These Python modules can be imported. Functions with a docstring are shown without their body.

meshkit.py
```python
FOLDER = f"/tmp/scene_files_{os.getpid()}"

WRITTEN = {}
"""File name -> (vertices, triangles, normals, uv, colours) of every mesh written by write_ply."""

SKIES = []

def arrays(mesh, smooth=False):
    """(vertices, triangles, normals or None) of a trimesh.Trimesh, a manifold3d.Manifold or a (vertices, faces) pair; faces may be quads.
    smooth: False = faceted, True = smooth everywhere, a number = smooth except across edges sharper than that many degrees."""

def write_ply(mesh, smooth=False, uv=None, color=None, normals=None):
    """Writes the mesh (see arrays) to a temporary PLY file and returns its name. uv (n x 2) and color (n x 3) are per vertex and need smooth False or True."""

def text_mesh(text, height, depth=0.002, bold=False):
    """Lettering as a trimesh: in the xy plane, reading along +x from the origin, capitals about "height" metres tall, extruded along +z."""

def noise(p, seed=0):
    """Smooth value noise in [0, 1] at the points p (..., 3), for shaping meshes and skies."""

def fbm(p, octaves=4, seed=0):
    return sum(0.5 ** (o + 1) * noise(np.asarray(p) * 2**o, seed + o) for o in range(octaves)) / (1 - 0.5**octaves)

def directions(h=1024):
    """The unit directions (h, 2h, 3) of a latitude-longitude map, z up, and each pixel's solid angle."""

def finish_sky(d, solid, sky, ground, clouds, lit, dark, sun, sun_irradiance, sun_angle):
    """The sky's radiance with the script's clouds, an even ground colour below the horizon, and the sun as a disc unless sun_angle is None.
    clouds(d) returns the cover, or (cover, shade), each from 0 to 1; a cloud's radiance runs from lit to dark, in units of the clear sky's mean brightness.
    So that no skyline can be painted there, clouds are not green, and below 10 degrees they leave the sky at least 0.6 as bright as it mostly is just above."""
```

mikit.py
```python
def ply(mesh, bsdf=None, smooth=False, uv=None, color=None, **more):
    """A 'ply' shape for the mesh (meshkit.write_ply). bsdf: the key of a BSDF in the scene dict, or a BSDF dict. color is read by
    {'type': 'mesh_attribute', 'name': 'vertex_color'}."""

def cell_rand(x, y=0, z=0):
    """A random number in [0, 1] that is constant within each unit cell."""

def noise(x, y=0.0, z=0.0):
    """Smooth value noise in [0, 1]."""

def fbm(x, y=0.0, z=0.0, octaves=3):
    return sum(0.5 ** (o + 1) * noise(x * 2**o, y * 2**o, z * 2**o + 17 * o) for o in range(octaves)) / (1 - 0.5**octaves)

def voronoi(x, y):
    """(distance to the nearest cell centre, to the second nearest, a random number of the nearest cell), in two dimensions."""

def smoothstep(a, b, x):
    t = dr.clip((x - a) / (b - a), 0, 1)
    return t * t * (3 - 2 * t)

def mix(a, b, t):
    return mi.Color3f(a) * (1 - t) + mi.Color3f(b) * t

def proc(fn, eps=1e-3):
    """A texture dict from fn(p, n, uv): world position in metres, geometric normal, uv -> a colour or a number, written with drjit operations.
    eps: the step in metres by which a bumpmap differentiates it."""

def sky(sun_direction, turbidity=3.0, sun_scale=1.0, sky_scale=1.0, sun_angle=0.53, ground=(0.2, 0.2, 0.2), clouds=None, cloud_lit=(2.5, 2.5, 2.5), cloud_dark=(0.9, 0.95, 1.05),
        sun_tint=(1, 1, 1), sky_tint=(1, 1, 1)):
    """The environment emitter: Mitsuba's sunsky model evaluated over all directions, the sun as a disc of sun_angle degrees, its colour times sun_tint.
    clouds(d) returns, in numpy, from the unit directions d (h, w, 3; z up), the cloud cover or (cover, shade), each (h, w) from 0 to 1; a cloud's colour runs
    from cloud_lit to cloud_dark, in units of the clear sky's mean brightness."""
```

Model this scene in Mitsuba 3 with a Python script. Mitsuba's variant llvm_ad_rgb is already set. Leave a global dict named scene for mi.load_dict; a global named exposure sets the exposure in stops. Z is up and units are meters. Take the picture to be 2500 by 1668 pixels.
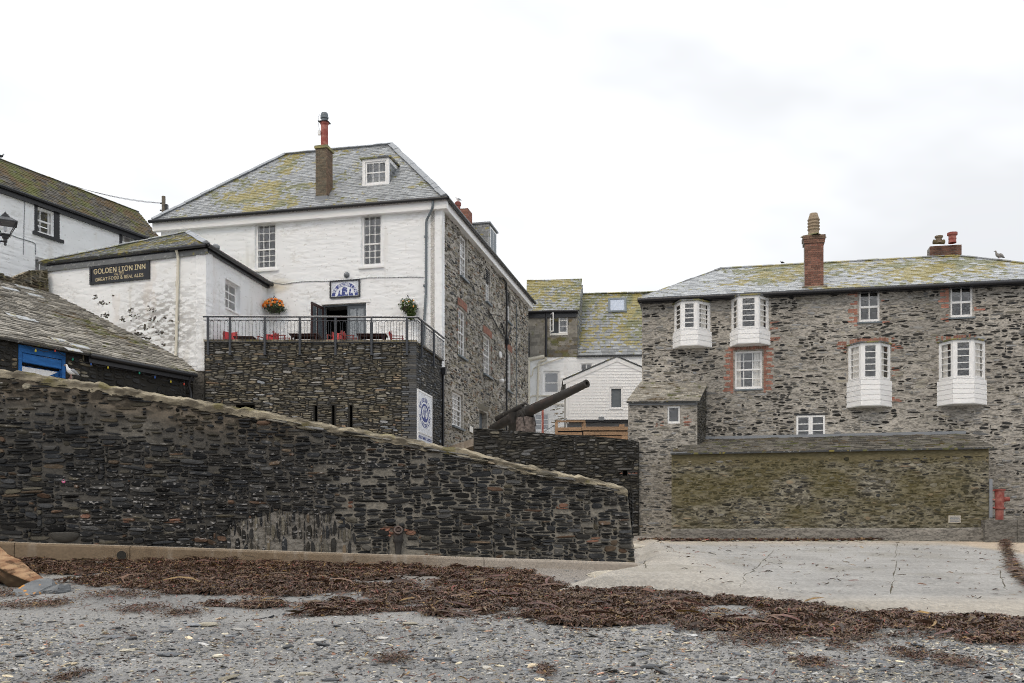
import math, random
import numpy as np, trimesh, shapely
import mitsuba as mi, drjit as dr
import mikit, meshkit
from mikit import proc, fbm, noise, cell_rand, smoothstep, mix
from shapely.geometry import Polygon, box as sbox, Point
from shapely.ops import unary_union

scene, labels = {}, {}
T = mi.ScalarTransform4f

# ---------------------------------------------------------------- camera, sky, exposure
F, CX, HV, EZ = 2450.0, 1250.0, 1340.0, 1.5      # focal length and horizon of the photograph in its own pixels; eye height
scene['camera'] = {
    'type': 'perspective', 'fov': math.degrees(2 * math.atan(1250 / F)), 'fov_axis': 'x',
    'principal_point_offset_y': -(HV - 834) / 1668, 'near_clip': 0.5, 'far_clip': 4000.0,
    'to_world': T().look_at(origin=[0, 0, EZ], target=[0, 1, EZ], up=[0, 0, 1])}


def clouds(d):
    el = np.clip(d[..., 2], 0, 1)
    az = np.arctan2(d[..., 0], d[..., 1])
    q = np.stack([az * 2.2, el * 6.0 + az * 0.7, el * 0 + 3.1], -1)
    f = meshkit.fbm(q, 5, 5)
    f2 = meshkit.fbm(q * 2.7 + 11, 4, 9)
    bank = np.clip((0.62 * f + 0.38 * f2 - 0.40) / 0.22, 0, 1)
    grad = 1 - el ** 0.8                            # an overcast sky is brightest overhead
    return np.ones_like(el), np.clip(0.48 * grad + 0.34 * bank - 0.10, 0, 1)


scene['sky'] = mikit.sky([-0.35, -0.75, 0.9], turbidity=3, sun_scale=0.12, sun_angle=25, clouds=clouds,
                         cloud_lit=(2.50, 2.55, 2.62), cloud_dark=(0.98, 1.01, 1.06), ground=(0.2, 0.2, 0.19))
exposure = 2.50

# ---------------------------------------------------------------- entries, names, labels
_count = {}


def key(base):
    n = _count.get(base, 0)
    _count[base] = n + 1
    return base if n == 0 else f"{base}_{n:03d}"


def thing(name, label, cat, group=None):
    k = key(name)
    labels[k] = {'label': label, 'category': cat}
    if group:
        labels[k]['group'] = group
    return k


def struct(name, label, kind='structure'):
    k = key(name)
    labels[k] = {'label': label, 'kind': kind}
    return k


def child(parent, name, label=None, kind=None):
    k = key(parent + '__' + name)
    if label or kind:
        labels[k] = {**({'label': label} if label else {}), **({'kind': kind} if kind else {})}
    return k


# ---------------------------------------------------------------- geometry helpers
E0 = np.array([0, 0, EZ])


def ray(u, v):
    return np.array([(u - CX) / F, 1.0, (HV - v) / F])


def at(u, v, Y):
    return E0 + ray(u, v) * Y


class Fr:
    """A local frame: a along d, t along u, w outwards along n."""

    def __init__(s, o, d, u=(0, 0, 1)):
        s.o = np.array([*o, 0.0] if len(o) == 2 else o, float)
        d = np.array([*d, 0.0] if len(d) == 2 else d, float)
        s.d = d / np.linalg.norm(d)
        u = np.array(u, float)
        u = u - s.d * (u @ s.d)
        s.u = u / np.linalg.norm(u)
        s.n = np.cross(s.d, s.u)

    def P(s, a, t, w=0.0):
        a, t, w = np.broadcast_arrays(np.asarray(a, float), t, w)
        return s.o + a[..., None] * s.d + t[..., None] * s.u + w[..., None] * s.n

    def hit(s, u, v, w=0.0):
        r = ray(u, v)
        k = ((s.o + s.n * w - E0) @ s.n) / (r @ s.n)
        p = E0 + k * r - s.o
        return float(p @ s.d), float(p @ s.u)

    def W(s, v):
        v = np.asarray(v, float)
        return s.o + v[:, :1] * s.d + v[:, 1:2] * s.u + v[:, 2:3] * s.n

    def shift(s, a=0, t=0, w=0):
        f = Fr(s.o + a * s.d + t * s.u + w * s.n, s.d, s.u)
        return f


def between(A, B):
    A, B = np.array(A, float), np.array(B, float)
    f = Fr(A, B - A)
    f.len = float(np.linalg.norm(B - A))
    return f


WORLD = Fr((0, 0, 0), (1, 0, 0), (0, 1, 0))       # a = x, t = y, w = z


class MB:
    def __init__(s):
        s.v, s.f, s.c, s.n = [], [], [], 0

    def add(s, v, f, uv=(0.5, 0.5)):
        v, f = np.asarray(v, float), np.asarray(f, int)
        if f.shape[1] == 4:
            f = np.vstack([f[:, [0, 1, 2]], f[:, [0, 2, 3]]])
        s.v.append(v)
        s.f.append(f + s.n)
        s.c.append(np.broadcast_to(np.asarray(uv, float), (len(v), 2)))
        s.n += len(v)
        return s

    def box(s, fr, a0, a1, t0, t1, w0, w1, uv=(0.5, 0.5)):
        q = np.array([[a, t, w] for a in (a0, a1) for t in (t0, t1) for w in (w0, w1)], float)
        f = [[0, 1, 3, 2], [4, 6, 7, 5], [0, 4, 5, 1], [2, 3, 7, 6], [1, 5, 7, 3], [0, 2, 6, 4]]
        return s.add(fr.W(q), f, uv)

    def prism(s, fr, poly, w0, w1, uv=(0.5, 0.5)):
        for g in getattr(poly, 'geoms', [poly]):
            if g.is_empty or g.geom_type != 'Polygon' or g.area < 1e-6:
                continue
            m = trimesh.creation.extrude_polygon(g, w1 - w0, engine='earcut')
            v = np.array(m.vertices)
            v[:, 2] += w0
            s.add(fr.W(v), m.faces, uv)
        return s

    def quad(s, a, b, c, d, uv=(0.5, 0.5)):
        return s.add([a, b, c, d], [[0, 1, 2, 3]], uv)

    def slab(s, pts, th, uv=(0.5, 0.5)):
        """A flat polygon of world points (anticlockwise seen from outside) given thickness inwards."""
        pts = np.array(pts, float)
        n = np.cross(pts[1] - pts[0], pts[2] - pts[0])
        n /= np.linalg.norm(n)
        k = len(pts)
        v = np.vstack([pts, pts - n * th])
        f = [[0, i, i + 1] for i in range(1, k - 1)] + [[k, k + i + 1, k + i] for i in range(1, k - 1)]
        for i in range(k):
            j = (i + 1) % k
            f += [[i, k + i, k + j], [i, k + j, j]]
        return s.add(v, f, uv)

    def tube(s, pts, r, n=6, uv=(0.5, 0.5), cap=True):
        pts = np.array(pts, float)
        r = np.broadcast_to(np.asarray(r, float), (len(pts),))
        tang = np.gradient(pts, axis=0)
        tang /= np.linalg.norm(tang, axis=1, keepdims=True) + 1e-12
        ref = np.array([0, 0, 1.0]) if abs(tang[0][2]) < 0.9 else np.array([1.0, 0, 0])
        x = np.cross(tang[0], ref)
        x /= np.linalg.norm(x)
        rings = []
        for k in range(len(pts)):
            x = x - tang[k] * (x @ tang[k])
            x /= np.linalg.norm(x)
            y = np.cross(tang[k], x)
            a = np.arange(n) * 2 * np.pi / n
            rings.append(pts[k] + r[k] * (np.cos(a)[:, None] * x + np.sin(a)[:, None] * y))
        v = np.vstack(rings)
        f = []
        for k in range(len(pts) - 1):
            for i in range(n):
                j = (i + 1) % n
                f.append([k * n + i, k * n + j, (k + 1) * n + j, (k + 1) * n + i])
        f = np.array(f)
        f = np.vstack([f[:, [0, 1, 2]], f[:, [0, 2, 3]]])
        if cap:
            v = np.vstack([v, pts[0], pts[-1]])
            m = len(pts) * n
            c = [[m, (i + 1) % n, i] for i in range(n)] + [[m + 1, m - n + i, m - n + (i + 1) % n] for i in range(n)]
            f = np.vstack([f, c])
        return s.add(v, f, uv)

    def lathe(s, c, prof, n=16, uv=(0.5, 0.5), axis=None):
        """prof: (radius, height) pairs, bottom to top, round the vertical axis through c."""
        prof = np.array(prof, float)
        a = np.arange(n) * 2 * np.pi / n
        v = np.vstack([np.stack([r * np.cos(a), r * np.sin(a), np.full(n, h)], 1) for r, h in prof])
        if axis is not None:
            z = np.array(axis, float) / np.linalg.norm(axis)
            x = np.cross(z, [0, 0, 1] if abs(z[2]) < 0.9 else [1, 0, 0])
            x /= np.linalg.norm(x)
            v = v[:, :1] * x + v[:, 1:2] * np.cross(z, x) + v[:, 2:] * z
        f = []
        for k in range(len(prof) - 1):
            for i in range(n):
                j = (i + 1) % n
                f.append([k * n + i, k * n + j, (k + 1) * n + j, (k + 1) * n + i])
        return s.add(v + np.array(c, float), f, uv)

    def ball(s, c, r, sub=1, uv=(0.5, 0.5), jitter=0.0, rng=None):
        m = trimesh.creation.icosphere(subdivisions=sub)
        v = np.array(m.vertices)
        if jitter:
            v = v * (1 + jitter * (rng.random((len(v), 1)) - 0.5))
        return s.add(v * np.asarray(r, float) + np.asarray(c, float), m.faces, uv)

    def mesh(s):
        return np.vstack(s.v), np.vstack(s.f), np.vstack(s.c)

    def build(s, k, bsdf, smooth=False):
        if not s.v:
            return None
        v, f, c = s.mesh()
        if smooth is False or smooth is True:
            scene[k] = mikit.ply((v, f), bsdf, smooth=smooth, uv=c)
        else:
            q = trimesh.graph.smooth_shade(trimesh.Trimesh(v, f, process=False), angle=np.radians(smooth), facet_minarea=None)
            qv = np.array(q.vertices)
            if np.ptp(c, axis=0).max() > 0:
                from scipy.spatial import cKDTree
                cc = c[cKDTree(v).query(qv)[1]]
            else:
                cc = np.tile(c[:1], (len(qv), 1))
            scene[k] = mikit.ply((qv, np.array(q.faces)), bsdf, smooth=True, uv=cc)
        return k


def emit(parent, name, rest, pieces, bsdf, limit=300):
    """pieces: (size, v, f, uv). The largest become entries of their own, the others one part of kind stuff."""
    pieces = sorted(pieces, key=lambda p: -p[0])
    for p in pieces[:limit]:
        MB().add(p[1], p[2], p[3]).build(child(parent, name), bsdf)
    if len(pieces) > limit:
        m = MB()
        for p in pieces[limit:]:
            m.add(p[1], p[2], p[3])
        m.build(child(parent, rest, kind='stuff'), bsdf)


def P2(fr, uvs, w=0.0):
    return [fr.hit(u, v, w) for u, v in uvs]


# ---------------------------------------------------------------- materials
def rgb(*c):
    return {'type': 'rgb', 'value': [float(x) for x in c]}


def mat(name, color, rough=0.6, spec=0.4, **more):
    b = {'type': 'principled', 'base_color': color if isinstance(color, dict) else rgb(*color), 'roughness': rough, 'specular': spec, **more}
    scene[name] = {'type': 'twosided', 'bsdf': b}
    return name


def palette(h, cols):
    out = mi.Color3f(0)
    for i, c in enumerate(cols):
        out += mi.Color3f(*c) * dr.clip(1 - dr.abs(h - i), 0, 1)
    return out


PAL = [(0.88, 0.98, 1.13), (1.02, 1.0, 0.95), (1.18, 1.06, 0.76), (1.55, 0.96, 0.66), (1.85, 0.78, 0.58)]


def stone_fn(p, n, uv):
    k = 0.66 + 0.68 * fbm(p.x * 8, p.y * 8, p.z * 26, 3)
    return palette(uv.y * 4, PAL) * (uv.x * k)


mat('m_stone', proc(stone_fn), 0.75, 0.35)


def wet_fn(p, n, uv):
    k = 0.6 + 0.8 * fbm(p.x * 9, p.y * 9, p.z * 26, 3)
    base = palette(uv.y * 4, PAL) * (uv.x * k)
    zone = smoothstep(0.50, 0.72, fbm(p.x * 0.35 + 7, p.y * 0.35, p.z * 0.8, 2)) * smoothstep(6.0, 1.0, p.x)
    fleck = smoothstep(0.60, 0.74, fbm(p.x * 14, p.y * 14, p.z * 20, 3)) * zone
    return mix(base, mi.Color3f(0.36, 0.35, 0.34), fleck * 0.75)


mat('m_wetstone', proc(wet_fn), 0.8, 0.22)


def mortar_harbour_fn(p, n, uv):
    k = fbm(p.x * 5, p.y * 5, p.z * 9, 4)
    top = smoothstep(0.0, 0.5, p.z - (4.55 + 0.10 * (-p.x - 11) * 0.5 - 0.11 * (p.x + 11)) + 0.5 * (fbm(p.x * 1.1, 0, p.z * 1.1, 2) - 0.5)) * smoothstep(-4.6, -5.2, p.x)
    web = fbm(p.x * 0.6 + 3, p.y * 0.6, p.z * 1.0, 3)
    pale = smoothstep(-5.4, -3.4, p.x) * 0.75 + smoothstep(0.50, 0.66, web) * 0.55
    kk = fbm(p.x * 17, p.y * 17, p.z * 22, 3)
    low = mix(mix((0.045, 0.043, 0.040), (0.10, 0.095, 0.085), kk), mix((0.085, 0.08, 0.07), (0.30, 0.28, 0.24), kk), dr.clip(pale, 0, 1))
    brown = mix((0.045, 0.039, 0.031), (0.165, 0.14, 0.11), smoothstep(0.35, 0.72, k))
    return mix(low, brown, top)


mat('m_mortar_harbour', proc(mortar_harbour_fn), 0.9, 0.2)


def mortar_house_fn(p, n, uv):
    k = fbm(p.x * 4, p.y * 4, p.z * 12, 4)
    big = fbm(p.x * 0.5, p.y * 0.5, p.z * 0.5, 2)
    kk = fbm(p.x * 15, p.y * 15, p.z * 22, 3)
    c = mix((0.165, 0.155, 0.138), (0.43, 0.405, 0.365), smoothstep(0.30, 0.66, k * 0.45 + kk * 0.55))
    return c * (0.62 + 0.76 * big) * uv.x


mat('m_mortar_house', proc(mortar_house_fn), 0.9, 0.2)


def moss_wall_fn(p, n, uv):
    k = fbm(p.x * 4, p.y * 4, p.z * 10, 4)
    kk = fbm(p.x * 13, p.y * 13, p.z * 20, 3)
    c = mix((0.065, 0.060, 0.047), (0.34, 0.32, 0.26), smoothstep(0.36, 0.72, k * 0.5 + kk * 0.5))
    g = smoothstep(0.34, 0.62, fbm(p.x * 0.8, p.y * 0.8, p.z * 1.1, 3) * 0.7 + kk * 0.3) * smoothstep(1.7, 2.8, p.z)
    cap = smoothstep(4.35, 4.6, p.z)
    return mix(mix(c, mi.Color3f(0.105, 0.088, 0.032), g * 0.68), mi.Color3f(0.125, 0.108, 0.060) * (0.6 + 0.8 * kk), cap * 0.85)


mat('m_mortar_moss', proc(moss_wall_fn), 0.9, 0.2)


def mossstone_fn(p, n, uv):
    k = 0.6 + 0.8 * fbm(p.x * 8, p.y * 8, p.z * 26, 3)
    base = palette(uv.y * 4, PAL) * (uv.x * k)
    g = smoothstep(0.34, 0.62, fbm(p.x * 0.8, p.y * 0.8, p.z * 1.1, 3)) * smoothstep(1.7, 2.8, p.z)
    return mix(base, mi.Color3f(0.085, 0.075, 0.025), g * 0.5)


mat('m_mossstone', proc(mossstone_fn), 0.85, 0.25)
mat('m_joint', (0.035, 0.034, 0.031), 0.95, 0.1)
mat('m_weedline', (0.075, 0.07, 0.055), 0.95, 0.1)


def wash_height(p, n, uv):
    h = p.x * 0.96 - p.y * 0.3
    a = fbm(h * 3.0, p.y * 0.8, p.z * 8.5, 3)
    b = fbm(h * 7 + 3, p.y * 2.0, p.z * 15, 2)
    return smoothstep(0.28, 0.66, a) * 0.6 + b * 0.5


def wash_fn(p, n, uv):
    c = mix((0.785, 0.803, 0.82), (0.84, 0.858, 0.875), fbm(p.x * 1.6, p.y * 1.6, p.z * 1.6, 3))
    streak = smoothstep(0.60, 0.78, fbm(p.x * 2.6, p.y * 2.6, p.z * 0.33, 3))
    c = mix(c, mi.Color3f(0.60, 0.575, 0.52), streak * 0.42)
    # weathered lower part of the small building by the slate shed
    d = dr.sqrt(dr.square(p.x + 14.7) + dr.square(p.y - 41.9) + dr.square((p.z - 10.7) * 1.1))
    spot = smoothstep(3.0, 0.6, d) * smoothstep(0.40, 0.60, fbm(p.x * 5, p.y * 5, p.z * 9, 4))
    c = mix(c, mi.Color3f(0.21, 0.20, 0.185), spot * 0.72)
    damp = smoothstep(0.52, 0.72, fbm(p.x * 0.9 + 5, p.y * 0.9, p.z * 1.2, 3)) * smoothstep(0.42, 0.62, fbm(p.x * 7, p.y * 7, p.z * 10, 3))
    c = mix(c, mi.Color3f(0.52, 0.505, 0.47), damp * 0.35)
    ds = dr.sqrt(dr.square((p.x + 11.0) * 1.2) + dr.square((p.z - 13.75) * 2.6)) + 40 * dr.maximum(dr.abs(p.y - 46.8) - 0.35, 0)
    ochre = smoothstep(1.3, 0.1, ds + 0.9 * (fbm(p.x * 3, p.y * 3, p.z * 5, 3) - 0.5))
    c = mix(c, mi.Color3f(0.50, 0.42, 0.25), ochre * 0.6)
    rustrun = smoothstep(0.71, 0.80, fbm(p.x * 1.9 + 31, p.y * 1.9, p.z * 0.16, 2)) * smoothstep(0.35, 0.6, fbm(p.x * 6, p.y * 6, p.z * 2, 2))
    c = mix(c, mi.Color3f(0.52, 0.36, 0.22), rustrun * 0.16)
    speck = smoothstep(0.70, 0.77, fbm(p.x * 9, p.y * 9, p.z * 12, 3))
    return mix(c, mi.Color3f(0.42, 0.40, 0.37), speck * 0.5)


scene['m_whitewash'] = {'type': 'twosided', 'bsdf': {'type': 'bumpmap', 'height': proc(wash_height, 0.02), 'scale': 0.026,
                        'bsdf': {'type': 'principled', 'base_color': proc(wash_fn), 'roughness': 0.8, 'specular': 0.2}}}


def slate_fn(p, n, uv):
    k = 0.78 + 0.44 * fbm(p.x * 7, p.y * 7, p.z * 7, 3)
    base = mi.Color3f(0.94, 0.99, 1.03) * (uv.x * k)
    f = fbm(p.x * 5.5, p.y * 5.5, p.z * 5.5, 4)
    m = smoothstep(0.61, 0.71, f * 1.02 + uv.y * 0.52)
    lich = mix((0.255, 0.212, 0.048), (0.135, 0.138, 0.042), smoothstep(0.42, 0.60, fbm(p.x * 1.3 + 9, p.y * 1.3, p.z * 1.3, 3)))
    pale = smoothstep(0.66, 0.74, fbm(p.x * 11, p.y * 11 + 5, p.z * 11, 2))
    base = mix(base, mi.Color3f(0.40, 0.41, 0.40), pale * 0.45)
    return mix(base, lich, m * 0.86)


mat('m_slate', proc(slate_fn), 0.42, 0.55)


def mossslate_fn(p, n, uv):
    k = 0.7 + 0.6 * fbm(p.x * 7, p.y * 7, p.z * 7, 3)
    base = mi.Color3f(1.06, 1.0, 0.88) * (uv.x * k)
    f = fbm(p.x * 4.5, p.y * 4.5, p.z * 4.5, 4)
    m = smoothstep(0.48, 0.66, f * 0.80 + uv.y * 0.58)
    moss = mix((0.125, 0.085, 0.040), (0.115, 0.125, 0.035), smoothstep(0.40, 0.60, fbm(p.x * 1.1 + 9, p.y * 1.1, p.z * 1.1, 3)))
    return mix(base, moss, m * 0.85)


mat('m_mossslate', proc(mossslate_fn), 0.75, 0.3)
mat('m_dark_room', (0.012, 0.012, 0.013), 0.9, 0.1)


def ledge_fn(p, n, uv):
    k = fbm(p.x * 3, p.y * 3, p.z * 3, 4)
    t = smoothstep(-5.0, 0.5, p.x + 2 * (fbm(p.x * 0.7, 0, 0, 2) - 0.5))
    c = mix(mix((0.135, 0.10, 0.066), (0.205, 0.155, 0.105), k), mix((0.27, 0.235, 0.20), (0.36, 0.325, 0.285), k), t)
    st = smoothstep(0.55, 0.72, fbm(p.x * 4.5, p.y, p.z * 0.5, 3))
    c = mix(c, mi.Color3f(0.33, 0.30, 0.26), st * 0.4)
    top = smoothstep(0.6, 0.9, n.z)
    c = mix(c, mi.Color3f(0.36, 0.33, 0.28), top * 0.45)
    return c * (0.82 + 0.36 * fbm(p.x * 22, p.y * 22, p.z * 22, 2))


mat('m_ledge', proc(ledge_fn), 0.85, 0.25)


def coping_fn(p, n, uv):
    k = fbm(p.x * 3.2, p.y * 3.2, p.z * 8, 4)
    c = mix((0.105, 0.092, 0.07), (0.31, 0.275, 0.205), smoothstep(0.34, 0.64, k))
    g = smoothstep(0.58, 0.70, fbm(p.x * 2.1, p.y * 2.1 + 4, p.z * 2.1, 3))
    c = mix(c, mi.Color3f(0.14, 0.125, 0.045), g * 0.6)
    return c * (0.75 + 0.5 * fbm(p.x * 16, p.y * 16, p.z * 16, 2))


mat('m_coping', proc(coping_fn), 0.9, 0.2)


def slip_fn(p, n, uv):
    k = fbm(p.x * 0.9, p.y * 0.5, 0, 4)
    c = mix((0.215, 0.212, 0.204), (0.25, 0.247, 0.238), smoothstep(0.3, 0.7, k))
    edge = smoothstep(18.3, 16.2, p.y) + smoothstep(6.0, 3.4, p.x) * 0.7
    c = mix(c, mi.Color3f(0.36, 0.325, 0.27), dr.clip(edge, 0, 1) * 0.6)
    back = smoothstep(31, 34, p.y + 1.2 * (fbm(p.x, p.y, 0, 2) - 0.5))
    c = mix(c, mi.Color3f(0.33, 0.28, 0.215), back * 0.6)
    right = smoothstep(13.7, 14.4, p.x - 0.02 * (p.y - 20))
    c = mix(c, mi.Color3f(0.34, 0.275, 0.205), right * 0.75)
    streak = fbm(p.x * 0.7 + 4, p.y * 4.2, 0, 3)
    c = c * (0.86 + 0.28 * streak)
    stain = smoothstep(0.60, 0.74, fbm(p.x * 1.1 + 50, p.y * 0.55, 0, 3))
    c = mix(c, mi.Color3f(0.17, 0.16, 0.135), stain * 0.35)
    grain = fbm(p.x * 24, p.y * 14, 0, 2)
    return c * (0.76 + 0.48 * grain)


mat('m_slip', proc(slip_fn), 0.85, 0.25)


def sand_fn(p, n, uv):
    k = fbm(p.x * 0.45, p.y * 0.9, 0, 4)
    c = mix((0.172, 0.171, 0.168), (0.230, 0.228, 0.221), smoothstep(0.32, 0.68, k))
    wet = smoothstep(0.55, 0.75, fbm(p.x * 0.5 + 20, p.y * 1.3, 0, 3)) * smoothstep(2.0, 5.0, p.x) * smoothstep(16.5, 14.5, p.y)
    c = mix(c, mi.Color3f(0.115, 0.112, 0.098), wet * 0.7)
    near = smoothstep(19, 22, p.y)
    c = mix(c, mi.Color3f(0.215, 0.19, 0.165), near * 0.7)
    return c * (0.72 + 0.56 * fbm(p.x * 26, p.y * 12, 0, 3))


mat('m_sand', proc(sand_fn), 0.7, 0.35)


def weed_fn(p, n, uv):
    return palette(uv.y * 4, [(1.0, 0.50, 0.42), (1.2, 0.68, 0.45), (1.25, 0.90, 0.56), (1.9, 1.15, 0.35), (2.3, 0.60, 0.45)]) * (uv.x * (0.6 + 0.8 * noise(p.x * 25, p.y * 25, p.z * 25)))


mat('m_seaweed', proc(weed_fn), 0.5, 0.45)


def wood_fn(p, n, uv):
    g = fbm(p.x * 3 + p.z * 2, p.y * 3, p.z * 16, 3)
    return palette(uv.y * 4, [(0.37, 0.245, 0.155), (0.31, 0.19, 0.115), (0.018, 0.115, 0.345), (0.14, 0.12, 0.095), (0.075, 0.024, 0.020)]) * (uv.x * (0.65 + 0.7 * g))


mat('m_wood', proc(wood_fn), 0.65, 0.3)


def paint_fn(p, n, uv):
    g = fbm(p.x * 2.5, p.y * 2.5, p.z * 6, 3)
    return mix((0.74, 0.745, 0.75), (0.80, 0.80, 0.80), g) * uv.x * 2


mat('m_white_paint', proc(paint_fn), 0.4, 0.45)


def iron_fn(p, n, uv):
    g = fbm(p.x * 6, p.y * 6, p.z * 6, 4)
    rust = smoothstep(0.52, 0.68, fbm(p.x * 3 + 5, p.y * 3, p.z * 3, 3))
    return mix(mix((0.018, 0.017, 0.017), (0.062, 0.058, 0.055), g), mi.Color3f(0.085, 0.058, 0.048), rust * uv.y)


mat('m_gun', proc(iron_fn), 0.55, 0.45)


def pit_fn(p, n, uv):
    g = fbm(p.x * 9, p.y * 9, p.z * 9, 4)
    return mix((0.075, 0.062, 0.058), (0.19, 0.16, 0.15), smoothstep(0.3, 0.7, g))


mat('m_gunbase', proc(pit_fn), 0.8, 0.3)


def rust_fn(p, n, uv):
    g = fbm(p.x * 7, p.y * 7, p.z * 7, 4)
    return mix(mi.Color3f(0.30, 0.075, 0.062), mi.Color3f(0.42, 0.17, 0.14), smoothstep(0.35, 0.7, g)) * uv.x * 2


mat('m_redoxide', proc(rust_fn), 0.65, 0.3)


def rock_fn(p, n, uv):
    g = fbm(p.x * 3, p.y * 3 + p.z * 4, p.z * 12 - p.x * 5, 4)
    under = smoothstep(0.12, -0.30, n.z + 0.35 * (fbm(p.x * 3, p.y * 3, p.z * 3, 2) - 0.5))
    pit = smoothstep(0.56, 0.70, fbm(p.x * 9, p.y * 9, p.z * 12, 3))
    c = mix((0.22, 0.115, 0.065), (0.42, 0.275, 0.165), smoothstep(0.30, 0.66, g)) * (1 - 0.55 * pit)
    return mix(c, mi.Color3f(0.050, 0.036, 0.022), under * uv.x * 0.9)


mat('m_orange_rock', proc(rock_fn), 0.85, 0.2)


def slaterock_fn(p, n, uv):
    g = fbm(p.x * 4, p.y * 4, p.z * 16, 4)
    li = smoothstep(0.60, 0.67, fbm(p.x * 8 + 3, p.y * 5, p.z * 5, 3))
    return mix(mix((0.075, 0.082, 0.09), (0.215, 0.225, 0.232), g), mi.Color3f(0.50, 0.235, 0.05), li * uv.x)


mat('m_slate_rock', proc(slaterock_fn), 0.6, 0.4)

mat('m_black', (0.016, 0.017, 0.021), 0.35, 0.5)
mat('m_railing', (0.030, 0.035, 0.045), 0.45, 0.5)
mat('m_lead', (0.20, 0.215, 0.235), 0.5, 0.5)
mat('m_ridge', (0.29, 0.31, 0.335), 0.5, 0.5)
mat('m_cream_pipe', (0.62, 0.59, 0.50), 0.45, 0.4)
mat('m_grey_pipe', (0.13, 0.155, 0.175), 0.45, 0.5)
mat('m_door_grey', (0.105, 0.125, 0.145), 0.45, 0.5)
mat('m_door_dark', (0.045, 0.022, 0.022), 0.5, 0.4)
mat('m_blackboard', (0.016, 0.018, 0.024), 0.5, 0.4)
mat('m_gold', (0.66, 0.56, 0.36), 0.5, 0.4)
mat('m_sign_blue', (0.045, 0.065, 0.24), 0.5, 0.4)
mat('m_sign_white', (0.72, 0.75, 0.80), 0.45, 0.4)
mat('m_sign_pale', (0.42, 0.47, 0.56), 0.45, 0.4)
mat('m_red_chair', (0.42, 0.022, 0.030), 0.5, 0.4)
mat('m_red_wood', (0.22, 0.045, 0.040), 0.5, 0.4)
mat('m_leaf', {'type': 'rgb', 'value': [0.055, 0.085, 0.022]}, 0.55, 0.35)
mat('m_leaf_dark', {'type': 'rgb', 'value': [0.028, 0.045, 0.018]}, 0.55, 0.35)
mat('m_flower', (0.75, 0.17, 0.012), 0.6, 0.3)
mat('m_flower_pale', (0.80, 0.36, 0.10), 0.6, 0.3)
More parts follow.
